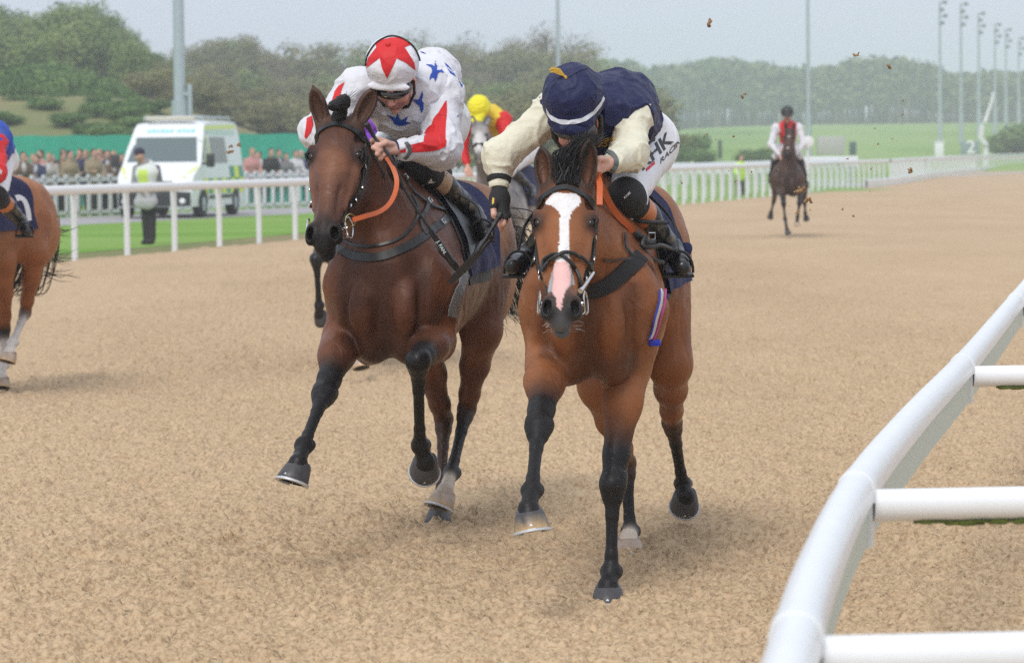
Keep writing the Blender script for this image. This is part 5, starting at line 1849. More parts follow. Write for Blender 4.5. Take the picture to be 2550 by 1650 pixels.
# ================================================================== JOCKEYS
silk = dict(rough=.55, bump=.65, bscale=14, bdist=.022, bdetail=5, sheen=.04, spec=.3)
white_silk = mat('white_silk', (.68, .68, .73), **silk)
cream_silk = mat('cream_silk', (.72, .69, .55), **silk)
navy_silk = mat('navy_silk', (.012, .016, .068), **silk)
red_silk = mat('red_silk', (.62, .018, .022), **silk)
blue_silk = mat('blue_silk', (.018, .07, .40), **silk)
breech = mat('white_breeches', (.70, .71, .74), .6, bump=.4, bscale=14, bdist=.015)
breech2 = mat('bright_white_breeches', (.78, .79, .83), .6, bump=.3, bscale=12, bdist=.012)
boot_m = mat('black_boot_leather', (.012, .012, .014), .30, bump=.15, bscale=12, bdist=.01, spec=.5)
tan = mat('tan_boot_top', (.42, .27, .15), .5, bump=.2, bscale=20)
rust = mat('orange_boot_top', (.50, .15, .04), .35, bump=.2, bscale=20)
blackc = mat('black_neoprene', (.012, .012, .014), .8)
skin_m = mat('skin', (.5, .3, .25), .5, attr='Col', bump=.15, bscale=60, bdist=.002, var=.06, vscale=25)
goggle = mat('goggle_lens', (.012, .012, .014), .08, spec=1)
grip = mat('whip_black', (.015, .015, .017), .45, bump=.3, bscale=60)
yellow_gold = mat('gold_cord', (.62, .40, .06), .6)
red_cap = mat('red_cap_silk', (.62, .02, .025), **silk)
capw = mat('white_cap_silk', (.76, .76, .82), **silk)
SK = (.62, .36, .28); SKR = (.66, .30, .24); SKD = (.35, .15, .12)

def wrinkle(V, F, amp=.006, fr=14, seed=1, st=(1, 1, 1)):
    N = vnormals(V, F)
    a = fbm(V*fr*np.array(st), 3, seed)
    r = 1-np.abs(fbm(V*fr*.8*np.array(st)+3, 2, seed+5))*2.2
    return V+N*((a*amp+np.clip(r, 0, 1)**3*amp*1.2-amp*.3)[:, None]).astype(np.float32)

def sdfmesh(q, name, m, parent, vox=.006, wr=0, fr=14, seed=1, col=False, st=(1, 1, 1)):
    V, F = q.mesh(vox)
    C = q.colors(V, .004) if col else None
    if wr: V = wrinkle(V, F, wr, fr, seed, st)
    return mesh_np(name, V, F, m, parent, col=C)

def head_sdf(q, Hf, rad=1.0, skin=SK):
    """Hf(x,y,z): x image-right, y towards the crown, z out of the face; origin at the middle of the skull"""
    X, Y, Z = Hf.axes; R = Matrix((X, Y, Z)).transposed()
    e = lambda x, y, z, a, b, c, col=skin, k=.012, sub=False, w=1.0: q.ell(Hf(x, y, z), (a, b, c), R, col, k, sub, w)
    e(0, .02, -.012, .070, .084, .080)
    e(0, -.035, .035, .062, .065, .055)
    e(0, -.075, .050, .040, .035, .035)
    e(0, -.105, .066, .020, .018, .018)                       # chin
    for s in (-1, 1):
        e(s*.040, -.030, .062, .022, .020, .020, SKR)         # cheek
        e(s*.045, -.075, .020, .018, .032, .032)              # jaw
        e(s*.031, .012, .088, .016, .011, .012, skin, .005, True)
        e(s*.030, .010, .079, .0125, .011, .0115, (.75, .72, .70), .002)
        e(s*.030, .010, .0895, .005, .005, .003, (.05, .035, .03), .001, False, 2)
        e(s*.030, .020, .088, .018, .005, .008, skin, .004)
        e(s*.031, .032, .088, .020, .006, .008, (.18, .10, .06), .006)  # brow
        e(s*.078, -.005, .0, .009, .030, .018, SKR, .006)     # ear
        e(s*.011, -.031, .097, .008, .007, .010, SKR, .005)   # nostril wings
    q.cone(Hf(0, .012, .092), .009, Hf(0, -.022, .110), .012, skin, SKR, .010)
    e(0, -.058, .090, .024, .0065, .010, (.50, .20, .17), .005)
    e(0, -.068, .088, .020, .0065, .010, (.52, .22, .19), .005)
    e(0, -.0630, .103, .026, .0016, .010, SKD, .002, True, 2)

class HF:
    def __init__(s, c, up, out):
        s.c = Vector(c); Y = Vector(up).normalized(); Z = Vector(out); Z = (Z-Y*Z.dot(Y)).normalized(); X = Y.cross(Z)
        s.axes = (X, Y, Z)
    def __call__(s, x, y, z): return s.c+s.axes[0]*x+s.axes[1]*y+s.axes[2]*z

def helmet(Hf, m, parent, name='cap', sx=.108, sy=.105, sz=.135, peak=.05, wr=.002, seed=2, cut=0, pr=.05):
    X, Y, Z = Hf.axes; R = Matrix((X, Y, Z)).transposed()
    q = SDF()
    c = Hf(0, .045, -.012)
    q.ell(c, (sx, sy, sz), R, k=.01)
    q.ell(Hf(0, .02, -.015), (sx*.985, .07, sz*.98), R, k=.02)
    q.ell(Hf(0, -.085+cut, -.02), (.16, .075, .18), R, k=.006, sub=True)
    q.ell(Hf(0, -.02, .0), (sx-.022, .085, sz-.03), R, k=.004, sub=True)
    q.cone(Hf(0, .006, .09), pr, Hf(0, -.006, .09+peak), pr*.8, k=.012, ax=tuple(X), sc=.0875/pr)
    q.ell(Hf(0, -.058+cut, .12), (.14, .055, .12), R, k=.004, sub=True)
    V, F = q.mesh(.0042)
    V = wrinkle(V, F, wr, 18, seed)
    return mesh_np(name, V, F, m, parent)

def hand(q, wr, pts, thumb, col=SK, r=.0095, palm=None):
    """wr wrist, pts: list of finger chains (each list of points), thumb chain"""
    for ch in pts:
        n = len(ch)
        q.cone(wr.lerp(ch[0], .35), .016, ch[0], .0125, col, None, .012)
        for i in range(n-1):
            q.cone(ch[i], r*(1.12-.10*i), ch[i+1], r*(1.02-.10*i), col, SKR if i == n-2 else col, .003)
            q.ell(ch[i], (r*1.15,)*3, None, col, .003)
    for i in range(len(thumb)-1):
        q.cone(thumb[i], .0125-.001*i, thumb[i+1], .0115-.001*i, col, None, .005)

def jockey(label, S, group=None, vox=.0058, mats=None, detail=True):
    """S: joints in world space"""
    r = empty('person', S['pel']); tag(r, label, 'person', group)
    M = mats
    Hf = HF(S['head'], S['hup'], S['hout'])
    q = SDF()
    head_sdf(q, Hf)
    q.cone(Hf(0, -.05, -.01), .052, S['neck'], .060, SK, None, .02)
    q.cone(S['neck'], .07, S['chest'], .11, SK, None, .03); q.cone(S['chest'], .11, S['pel'], .10, SK, None, .03)
    for s in 'RL':
        q.chain([(S['sh'+s], .045), (S['el'+s], .036), (S['wr'+s], .024)], SK, .02)
        q.cone(S['chest'], .08, S['sh'+s], .05, SK, None, .03)
        d_ = (S['an'+s]-S['kn'+s]).normalized()
        q.chain([(S['pel'], .09), (S['kn'+s], .046), (S['kn'+s].lerp(S['an'+s], .75), .030), (S['an'+s]+d_*.02, .026), (S['an'+s].lerp(S['to'+s], .75)+d_*.03, .018)], SK, .02)
        if 'fg'+s in S: hand(q, S['wr'+s], S['fg'+s], S['th'+s])
        else:
            w_ = S['wr'+s]; d = (w_-S['el'+s]).normalized(); t_ = S.get('grip', Vector((0, 0, -1)))
            fs = []
            sd = d.cross(Vector((0, 0, 1))).normalized()
            for k in range(4):
                b = w_+d*.075+sd*(k-1.5)*.019
                fs.append([b, b+d*.018-Vector((0, 0, .028)), b-d*.010-Vector((0, 0, .045)), b-d*.022-Vector((0, 0, .028))])
            hand(q, w_, fs, [w_+d*.03+sd*.02, w_+d*.055+sd*.045-Vector((0, 0, .01)), w_+d*.065+sd*.02-Vector((0, 0, .04))])
    V, F = q.mesh(.0042 if detail else .009)
    C = q.colors(V, .003)
    body = mesh_np('body', V, F, skin_m, r, col=C)
    out = dict(root=r, body=body, Hf=Hf)
    # jacket: torso and sleeves
    q = SDF()
    up_ = Vector((0, 0, 1)); lat = (S['shR']-S['shL']).normalized()
    q.cone(S['chest'], S.get('rc', .165), S['waist'], S.get('rw', .145), k=.05, ax=tuple(lat), sc=1.10)
    q.cone(S['chest'], .13, S['neck'], .085, k=.06, ax=tuple(lat), sc=1.2)
    for e_ in S.get('torso', []): q.ell(e_[0], e_[1], None, k=.05)
    for s in 'RL':
        q.cone(S['chest'].lerp(S['neck'], .4), .10, S['sh'+s], .075, k=.05)
    t_ = sdfmesh(q, 'jacket', M['jacket'], r, vox, .009, 13, 3)
    out['jacket'] = t_
    q = SDF()
    for s in 'RL':
        sh, el, wr_ = S['sh'+s], S['el'+s], S['wr'+s]
        ru, re, rw = S.get('sr'+s, (.074, .058, .036))
        d = (wr_-el).normalized()
        q.cone(sh, ru, el, re, k=.03); q.cone(el, re, wr_-d*.02, rw, k=.03)
        q.ell(el, (re*1.06,)*3, None, k=.03)
        q.cone(sh.lerp(S['chest'], .35), ru*1.15, sh, ru, k=.05)
    out['sleeves'] = sdfmesh(q, 'sleeves', M['sleeve'], r, vox, .0075, 15, 9)
    # breeches
    q = SDF()
    q.cone(S['waist'], .12, S['pel'], S.get('rp', .135), k=.05, ax=tuple(lat), sc=1.15)
    for s in 'RL':
        q.cone(S['hip'+s], S.get('rh', .115), S['kn'+s], .060, k=.05)
        q.cone(S['kn'+s], .064, S['kn'+s].lerp(S['an'+s], .12), .058, k=.02)
    out['breeches'] = sdfmesh(q, 'breeches', M['breech'], r, vox, .004, 11, 21)
    # boots
    for s in 'RL':
        kn, an, to = S['kn'+s], S['an'+s], S['to'+s]
        q = SDF()
        d = (an-kn).normalized()
        q.chain([(kn+d*.085, .055), (kn.lerp(an, .42), .058), (kn.lerp(an, .75), .046), (an, .042)], k=.02)
        ft = (to-an).normalized(); heel = an-ft*.035+d*.045
        ball = an.lerp(to, .75)+d*.03
        q.cone(an+d*.02, .040, ball, .036, k=.02); q.cone(ball, .036, to+d*.02, .028, k=.02)
        q.cone(an+d*.02, .038, heel, .034, k=.02)
        b = sdfmesh(q, 'boot', boot_m, r, .005, .0025, 14, 31)
        out['boot'+s] = b
        q = SDF(); q.cone(kn+d*.055, .0600, kn+d*.150, .0590, k=.004)
        q.ell(kn+d*.03, (.05,)*3, None, k=.003, sub=True)
        q2 = sdfmesh(q, 'boot_top', M['top'], b, .0055, .001)
        out['top'+s] = q2
        q = SDF(); q.cone(kn-d*.015, .0660, kn+d*.075, .0600, k=.01); q.ell(kn+(kn-S['pel']).normalized()*.003, (.068,)*3, None, k=.02)
        if M.get('band'): out['band'+s] = sdfmesh(q, 'knee_band', M['band'], r, .0055, .001)
    return out
def pts(reg, L): return [W(reg, *p) for p in L]

# ---- jockey in white with blue stars
P1 = dict(head=W('h', 378, 540, 13.09), hup=(-.08, -.75, .66), hout=(-.16, -.68, -.71),
          neck=W(1, 1010, 400, 13.22), chest=W(1, 985, 480, 13.32), waist=W(1, 1075, 560, 13.72), pel=W(1, 1105, 620, 13.95),
          shR=W(1, 1165, 440, 13.30), elR=W(1, 1178, 795, 13.12), wrR=W(1, 915, 805, 12.95),
          shL=W(1, 655, 430, 13.22), elL=W(1, 392, 690, 13.12), wrL=W(1, 545, 860, 12.98),
          hipR=W(1, 1175, 635, 13.92), hipL=W(1, 980, 650, 13.92), knR=W(1, 1060, 925, 13.36), knL=W(1, 770, 900, 13.30),
          anR=W(1, 1372, 1205, 13.72), toR=W(1, 1450, 1330, 13.56), anL=W(1, 560, 1150, 13.62), toL=W(1, 520, 1270, 13.45),
          srR=(.088, .072, .043), srL=(.085, .066, .040), rc=.165, rw=.142, rp=.135, rh=.112,
          torso=[(W(1, 1120, 345, 13.5), (.115, .15, .12))],
          fgR=[pts(1, [(800, 745, 12.93), (762, 735, 12.90), (735, 745, 12.91), (742, 772, 12.94)]), pts(1, [(805, 768, 12.90), (768, 772, 12.86), (745, 790, 12.86), (762, 812, 12.90)]),
               pts(1, [(815, 795, 12.89), (782, 808, 12.85), (770, 830, 12.85), (790, 838, 12.89)]), pts(1, [(835, 818, 12.90), (808, 838, 12.87), (790, 858, 12.87), (800, 850, 12.91)])],
          thR=pts(1, [(870, 770, 12.92), (820, 760, 12.87), (785, 775, 12.85), (765, 798, 12.85)]))
M1 = dict(jacket=white_silk, sleeve=white_silk, breech=breech, top=tan, band=blackc)
K1 = jockey('jockey in white silks with blue stars and a red and white star cap', P1, mats=M1)
r1_ = K1['root']
# whip-hand wrist band, cap, goggles
HfC = HF(W('h', 352, 440, 13.04), P1['hup'], P1['hout'])
cap1 = helmet(HfC, capw, r1_, sx=.104, sy=.092, sz=.110, peak=.0, seed=4, cut=.006, pr=.022)
cb = bvh_of(cap1)
patch('red_star_panel', 'h', [(290, 528), (232, 412), (205, 290), (46, 415), (75, 290), (165, 175), (160, 130), (215, 92), (330, 60), (440, 62), (520, 100), (560, 145), (488, 172), (545, 260), (600, 350), (612, 435), (500, 345), (398, 296), (345, 412)], cb, red_cap, cap1)
patch('red_star_panel', 'h', [(470, 62), (540, 80), (600, 140), (612, 185), (570, 150), (520, 95)], cb, red_cap, cap1)
sp_b = pixstrap('cap_cord', cb, 'h', [(55, 380), (75, 270), (160, 140), (270, 70), (370, 55), (480, 90), (575, 165), (630, 260), (655, 350), (662, 440)], .0035, boot_m, cap1, off=.004, round_=True)
hb_ = pixhit(cb, 'h', 300, 140, .0)
MB().lathe(hb_[0], hb_[1], [(-.004, .012), (.006, .012), (.010, .008), (.011, .002)], 14).build('cap_button', red_cap, cap1)
# goggles wrap the face
Hf = K1['Hf']; X_, Y_, Z_ = Hf.axes
q = SDF(); Rg = Matrix((X_, Y_, Z_)).transposed()
q.ell(Hf(0, .018, .052), (.080, .030, .066), Rg, k=.004); q.ell(Hf(0, -.022, .13), (.018, .024, .05), Rg, k=.008, sub=True)
gg = sdfmesh(q, 'goggles', goggle, r1_, .004)
gb = bvh_of(gg)
patch('goggle_badge', 'h', [(285, 660), (356, 660), (356, 685), (285, 685)], gb, mat('badge_pink', (.55, .30, .25), .5), gg, off=.001, step=3)
patch('goggle_edge', 'h', [(180, 722), (285, 728), (285, 736), (180, 731)], gb, steel, gg, off=.001, step=3)
q = SDF()
for s in (-1, 1): q.chain([(Hf(s*.082, .02, .02), .006), (Hf(s*.080, -.04, .03), .006), (Hf(s*.05, -.105, .045), .006), (Hf(0, -.125, .045), .006)], k=.004)
sdfmesh(q, 'chin_strap', leather, r1_, .004)
HB_ = mat('hair_dark_brown', (.03, .02, .015), .7)
q = SDF(); q.ell(Hf(0, .01, -.03), (.080, .07, .075), Rg, k=.01); sdfmesh(q, 'hair', HB_, r1_, .006, .003, 40)
# star and stripe patches
jb = bvh_of(K1['jacket'], K1['sleeves'])
def star(reg, poly): return patch('blue_star', reg, poly, jb, blue_silk, K1['jacket'], off=.003)
star('h', [(725, 362), (790, 365), (825, 385), (832, 318), (858, 365), (852, 425), (880, 430), (905, 418), (935, 458), (885, 450), (862, 470), (855, 510), (835, 560), (818, 515), (795, 515), (768, 548), (775, 490), (800, 450), (790, 400)])
star('h', [(935, 340), (975, 370), (1010, 410), (1040, 450), (1068, 505), (1030, 480), (1000, 460), (975, 420), (960, 385)])
star('h', [(1085, 500), (1120, 540), (1145, 600), (1135, 625), (1105, 560)])
star('h', [(690, 660), (695, 720), (680, 775), (702, 800), (700, 870), (680, 915), (665, 880), (655, 840), (620, 810), (575, 760), (640, 765), (658, 740)])
star('h', [(285, 935), (360, 960), (385, 975), (408, 912), (435, 985), (455, 995), (530, 945), (500, 1010), (560, 1028), (490, 1052), (430, 1062), (370, 1042), (358, 1005)])
star('h', [(178, 735), (215, 740), (205, 770), (175, 778)])
star('h', [(630, 205), (700, 225), (735, 248), (690, 235)])
star('h', [(1085, 935), (1115, 930), (1088, 965)])
# red panels on the sleeves
sb_ = bvh_of(K1['sleeves'], K1['jacket'])
patch('red_panel', 'h', [(962, 770), (965, 900), (955, 1000), (950, 1100), (948, 1200), (962, 1225), (950, 1290), (880, 1325), (800, 1345), (700, 1352), (600, 1358), (535, 1362), (525, 1300), (535, 1275), (620, 1255), (700, 1235), (705, 1200), (712, 1130), (740, 1080), (790, 1040), (810, 975), (870, 905), (920, 820), (945, 780)], sb_, red_silk, K1['sleeves'], off=.003)
patch('red_panel', 'h', [(425, 1342), (500, 1312), (500, 1360), (420, 1362)], sb_, red_silk, K1['sleeves'], off=.003)
patch('red_panel', 1, [(560, 370), (540, 420), (530, 470), (500, 490), (480, 485), (495, 430), (520, 395)], sb_, red_silk, K1['sleeves'], off=.003)
patch('red_panel', 1, [(350, 585), (360, 640), (345, 690), (312, 735), (302, 720), (312, 660), (318, 600)], sb_, red_silk, K1['sleeves'], off=.003)
def cuffband(S, s, t, rad, m, parent, w=.012, name='wrist_band'):
    el, wr_ = S['el'+s], S['wr'+s]; d = (wr_-el).normalized(); c = el.lerp(wr_, t)
    return MB().lathe(c, d, [(-w, rad), (-w*.6, rad+.003), (w*.6, rad+.002), (w, rad-.001)], 26).build(name, m, parent)
pixstrap('wrist_band', sb_, 'h', [(500, 1250), (532, 1290), (540, 1340), (520, 1385), (485, 1425)], .0085, mat('grey_band', (.10, .12, .12), .6), K1['sleeves'], off=.004)
pixstrap('cuff_edge', sb_, 'h', [(398, 1238), (416, 1290), (416, 1350), (398, 1400)], .004, navy_silk, K1['sleeves'], off=.004)

# ---- jockey in navy and cream
P2 = dict(head=W(2, 590, 395, 11.86), hup=(-.12, -.66, .78), hout=(-.12, -.72, -.70),
          neck=W(2, 735, 330, 11.98), chest=W(2, 760, 360, 12.10), waist=W(2, 850, 400, 12.42), pel=W(2, 905, 510, 12.66),
          shR=W(2, 868, 355, 12.04), elR=W(2, 868, 560, 11.86), wrR=W(2, 768, 612, 11.62),
          shL=W(2, 470, 340, 12.0), elL=W(2, 180, 575, 11.92), wrL=W(2, 176, 730, 11.88),
          hipR=W(2, 955, 520, 12.60), hipL=W(2, 740, 560, 12.60), knR=W(2, 858, 792, 11.86), knL=W(2, 560, 860, 12.02),
          anR=W(2, 1082, 1055, 12.22), toR=W(2, 1145, 1155, 12.02), anL=W(2, 350, 1085, 12.30), toL=W(2, 262, 1150, 12.05),
          srR=(.078, .060, .034), srL=(.070, .056, .035), rc=.155, rw=.128, rp=.132, rh=.118,
          torso=[(W(2, 830, 270, 12.25), (.12, .15, .11)), (W(2, 760, 430, 12.12), (.13, .12, .12))],
          fgL=[pts(2, [(205, 862, 11.84), (222, 892, 11.82), (212, 920, 11.81), (192, 925, 11.83)]), pts(2, [(190, 875, 11.82), (208, 905, 11.79), (200, 935, 11.78), (183, 935, 11.80)]),
               pts(2, [(172, 885, 11.81), (180, 915, 11.79), (186, 945, 11.79), (192, 962, 11.80)]), pts(2, [(155, 880, 11.82), (150, 908, 11.80), (158, 932, 11.81), (172, 925, 11.83)])],
          thL=pts(2, [(165, 800, 11.84), (146, 845, 11.80), (150, 885, 11.79), (165, 912, 11.80)]),
          fgR=[pts(2, [(712, 600, 11.57), (695, 596, 11.55), (690, 612, 11.54), (704, 622, 11.56)]), pts(2, [(712, 618, 11.56), (694, 616, 11.54), (690, 634, 11.53), (704, 642, 11.55)]),
               pts(2, [(714, 634, 11.56), (698, 636, 11.54), (694, 652, 11.53), (706, 658, 11.55)]), pts(2, [(718, 650, 11.57), (704, 654, 11.55), (700, 668, 11.54), (712, 672, 11.56)])],
          thR=pts(2, [(745, 598, 11.58), (722, 588, 11.54), (706, 590, 11.52), (700, 604, 11.52)]))
M2 = dict(jacket=navy_silk, sleeve=cream_silk, breech=breech2, top=rust, band=blackc)
K2 = jockey('jockey in navy silks with cream sleeves and navy cap reaching one arm down', P2, mats=M2)
r2_ = K2['root']
HfD = HF(W(2, 574, 318, 11.80), P2['hup'], P2['hout'])
cap2 = helmet(HfD, navy_silk, r2_, sx=.109, sy=.116, sz=.128, peak=.02, seed=6, wr=.004)
cb2 = bvh_of(cap2)
patch('white_band', 2, [(427, 318), (445, 352), (490, 378), (550, 384), (620, 372), (680, 335), (720, 285), (742, 232), (750, 212), (745, 262), (720, 312), (690, 350), (640, 388), (580, 405), (510, 407), (455, 385), (430, 352)], cb2, mat('white_ribbon', (.66, .68, .74), .6, bump=.3, bscale=20, bdist=.01), cap2, off=.003)
pixstrap('cap_seam', cb2, 2, [(535, 165), (600, 125), (660, 105)], .0015, navy_silk, cap2, off=.002, round_=True)
pixstrap('cap_cord', cb2, 2, [(640, 88), (690, 120), (730, 175), (748, 235), (742, 280)], .0032, boot_m, cap2, off=.003, round_=True)
pk = pixhit(cb2, 2, 530, 152, .0)
if pk:
    tb = MB(); rg = random.Random(3)
    for k in range(26):
        a_ = pk[0]; e_ = W(2, 455+rg.uniform(-4, 6), 112+rg.uniform(-8, 10), pk[0].y-.02)
        m_ = a_.lerp(e_, .5)+Vector((0, 0, .008))
        tb.tube([a_, m_+Vector((rg.gauss(0, .002),)*3), e_+Vector((rg.gauss(0, .003),)*3)], .002, 4)
    tb.tube([pk[0], W(2, 534, 158, pk[0].y-.012)], .005, 6)
    tb.build('tassel', yellow_gold, cap2)
Hf2 = K2['Hf']; X_, Y_, Z_ = Hf2.axes; Rg = Matrix((X_, Y_, Z_)).transposed()
q = SDF(); q.ell(Hf2(0, .016, .052), (.078, .027, .060), Rg, k=.004); sdfmesh(q, 'goggles', goggle, r2_, .004)
q = SDF()
for s in (-1, 1): q.chain([(Hf2(s*.088, .02, .0), .012), (Hf2(s*.084, -.05, .02), .011), (Hf2(s*.05, -.105, .045), .009), (Hf2(0, -.125, .045), .008)], k=.004)
sdfmesh(q, 'chin_strap', leather, r2_, .004)
q = SDF(); q.ell(Hf2(0, .0, -.03), (.082, .075, .078), Rg, k=.01); sdfmesh(q, 'hair', HB_, r2_, .006, .003, 40)
cuffband(P2, 'L', .80, .042, blackc, r2_, .010); cuffband(P2, 'L', 1.0, .034, cream_silk, r2_, .012, 'cuff')
pixstrap('wrist_band', bvh_of(K2['sleeves']), 2, [(750, 552), (782, 565), (800, 595), (796, 630), (778, 655)], .009, mat('grey_band', (.10, .12, .12), .6), K2['sleeves'], off=.004)
q = SDF()
w_ = P2['wrL']; d_ = (W(2, 185, 880, 11.83)-w_).normalized()
q.cone(w_+d_*.010, .027, w_+d_*.055, .036, k=.02, ax=(1, 0, 0), sc=.95); q.cone(w_+d_*.055, .036, w_+d_*.11, .030, k=.02)
for ch in P2['fgL'][:2]+P2['fgL'][3:]: q.cone(w_+d_*.07, .02, ch[0], .0165, k=.012); q.cone(ch[0], .0155, ch[1], .0135, k=.003)
q.cone(P2['fgL'][2][0], .0155, P2['fgL'][2][0].lerp(P2['fgL'][2][1], .6), .013, k=.003)
q.cone(P2['thL'][0], .017, P2['thL'][1], .0145, k=.006)
gv = sdfmesh(q, 'glove', blackc, r2_, .0042)
gvb = bvh_of(gv)
patch('glove_badge', 2, [(143, 792), (152, 800), (150, 825), (140, 832), (139, 812)], gvb, yellow_gold, gv, off=.001, step=2)
j2b = bvh_of(K2['jacket'], K2['sleeves'])
for pl_ in ([(712, 520), (730, 500), (750, 512), (738, 520), (722, 512)], [(745, 500), (765, 482), (790, 478), (785, 490), (765, 496), (752, 505)], [(706, 522), (720, 506), (735, 485), (760, 478), (745, 492), (728, 505)]):
    pixstrap('gold_emblem', j2b, 2, pl_, .0022, yellow_gold, K2['jacket'], off=.003, round_=True)
bb2 = bvh_of(K2['breeches'])
blkink = mat('printed_black', (.018, .018, .02), .6); redink = mat('printed_red', (.60, .01, .015), .6)
text_patch('lettering', 'KHK', 2, (938, 655), (80, -76), (-40, -82), bb2, blkink, K2['breeches'], size=1.0)
text_patch('lettering', 'RACING', 2, (1034, 618), (36, -36), (2, -40), bb2, blkink, K2['breeches'], size=1.05)
patch('red_block', 2, [(957, 642), (1005, 598), (1008, 616), (962, 657)], bb2, redink, K2['breeches'], off=.003)
kb2 = bvh_of(K2['bandR'])
text_patch('lettering', 'KHK', 2, (845, 803), (14, -13), (-6, -13), kb2, mat('printed_white', (.7, .7, .72), .6), K2['bandR'], size=1.2)

# ---- whips (held: things of their own)
def whip(label, P_, hand_i, flap, m=grip):
    r = empty('riding_whip', P_[0]); tag(r, label, 'whip')
    sp_ = spline(P_, 8); n = len(sp_)
    MB().tube(sp_, [(.0085 if i < n*.18 else .0062) for i in range(n)], 10).build('shaft', m, r)
    MB().tube([sp_[0], sp_[0]+(sp_[0]-sp_[1]).normalized()*.02], [.011, .012], 12).build('end_cap', m, r)
    a = sp_[-1]; b = flap
    V_ = (b-a); side = V_.cross(FW).normalized()
    f = MB(); pp = [a.lerp(b, t) for t in (0, .2, .5, .8, 1)]; ww = [.007, .012, .015, .014, .009]
    f.strap(pp, [-FW]*5, ww, .004); f.build('flap', leather, r)
    return r, sp_
wp2, _ = whip('black riding whip hanging from the gloved hand of the navy jockey', [W(2, 172, 905, 11.76), W(2, 140, 958, 11.74), W(2, 60, 1085, 11.72), W(1, 1440, 1390, 11.74), W(3, 1120, 60, 11.76), W(3, 1060, 130, 11.78)], 0, W(3, 908, 285, 11.86))
wp1, ws1 = whip('black riding whip lying along the shoulder of the dark bay horse, with white lettering', [W('g', 660, 412, 12.86), W('g', 712, 500, 12.88), W(1, 858, 860, 12.86), W(1, 960, 1085, 12.88), W(1, 1120, 1330, 12.9), W(1, 1240, 1500, 12.94)], 0, W(3, 945, 220, 12.98))
# sleeve with lettering on the whip
a_, b_ = W(1, 1110, 1320, 12.885), W(1, 1250, 1530, 12.93)
wl = MB().tube([a_, b_], [.011, .014], 12).build('printed_sleeve', grip, wp1)
wlb = bvh_of(wl)
text_patch('lettering', 'J. FAN.', 1, (1146, 1392), (15.5, 25.5), (24, -13), wlb, mat('printed_cyan_white', (.62, .78, .80), .5), wp1, size=1.12, off=.001)
# stirrups
def stirrup(to, an, parent, side=1):
    d = (to-an).normalized(); c = an.lerp(to, .78)+Vector((0, 0, -.01))
    up = Vector((0, 0, 1)); sd = d.cross(up).normalized(); up2 = sd.cross(d)
    pts_ = [c+sd*(.058*math.cos(t))+up2*(.085*math.sin(t)-.035 if math.sin(t) > 0 else -.035) for t in np.linspace(0, math.pi, 14)]
    mb = MB(); mb.tube(pts_, .0055, 8)
    mb.box(c-up2*.045, (.12, .035, .010), Matrix((sd, d, up2)).transposed(), bev=.002)
    return mb.build('stirrup', leather, parent), c+up2*.05
for H, P_ in ((H1, P1), (H2, P2)):
    for s in 'RL':
        st, tp_ = stirrup(P_['to'+s], P_['an'+s], H['root'])
        T = H['T']; sg = 1 if s == 'R' else -1
        a_ = T(sg*.16, -.20, 1.46)
        MB().strap(spline([a_, a_.lerp(tp_, .5)+H['B'].r*sg*.04, tp_], 5), H['B'].r*sg, .010, .002).build('stirrup_leather', leather, H['root'])
# ================================================================== reins, breastplates, girths
b1 = H1['bvh']; b2 = H2['bvh']; R1 = H1['root']; R2 = H2['root']
def freestrap(name, P_, hw, m, parent, n=8, ht=.003, face=None):
    sp_ = spline(P_, n); return MB().strap(sp_, face or -FW, hw, ht).build(name, m, parent)
# dark bay: orange rein from the bit to the hand
freestrap('rein', pts(1, [(612, 1252, 12.55), (690, 1228, 12.58), (780, 1200, 12.66), (845, 1150, 12.74), (885, 1070, 12.80), (892, 990, 12.84), (865, 910, 12.86), (828, 850, 12.87)]), .0098, orange, R1, ht=.003)
freestrap('rein', pts(1, [(835, 855, 12.88), (850, 950, 12.92), (890, 1010, 12.98), (940, 1050, 13.0)]), .009, leather, R1)
MB().ring(W(1, 600, 1255, 12.55), (.6, -.8, 0), .024, .0035, 20, 6).build('rein_ring', mat('brass', (.55, .42, .18), .25, metal=1), R1)
pixstrap('breastplate', b1, 1, [(440, 1290), (470, 1370), (500, 1415), (545, 1450), (620, 1480), (720, 1492), (820, 1478), (920, 1440), (1010, 1395), (1100, 1330), (1180, 1270), (1250, 1205)], .018, leather, R1, off=.005, ymin=12.9)
pixstrap('martingale_strap', b1, 1, [(520, 1340), (580, 1395), (680, 1420), (800, 1410), (900, 1375), (975, 1310), (1020, 1230), (1020, 1160), (985, 1090)], .006, leather, R1, off=.006, ymin=12.9)
pixstrap('neck_strap', b1, 1, [(940, 970), (985, 1060), (1040, 1110), (1110, 1160), (1200, 1190), (1280, 1186)], .007, leather, R1, off=.008)
pixstrap('neck_strap', b1, 1, [(1095, 1130), (1075, 1190), (1050, 1230), (1045, 1290), (1075, 1350)], .009, leather, R1, off=.008)
for reg, x, y in ((1, 1180, 1270), (1, 1095, 1135), (1, 940, 985)):
    h = pixhit(b1, reg, x, y, .012)
    if h: MB().ring(h[0], h[1], .014, .003, 4, 5).build('buckle', steel, R1)
girth1 = pixstrap('girth', b1, 3, [(985, 225), (965, 290), (940, 350), (925, 400), (915, 450)], .028, mat('grey_check_elastic', (.26, .26, .27), .7, bump=1, bscale=300), R1, off=.007)
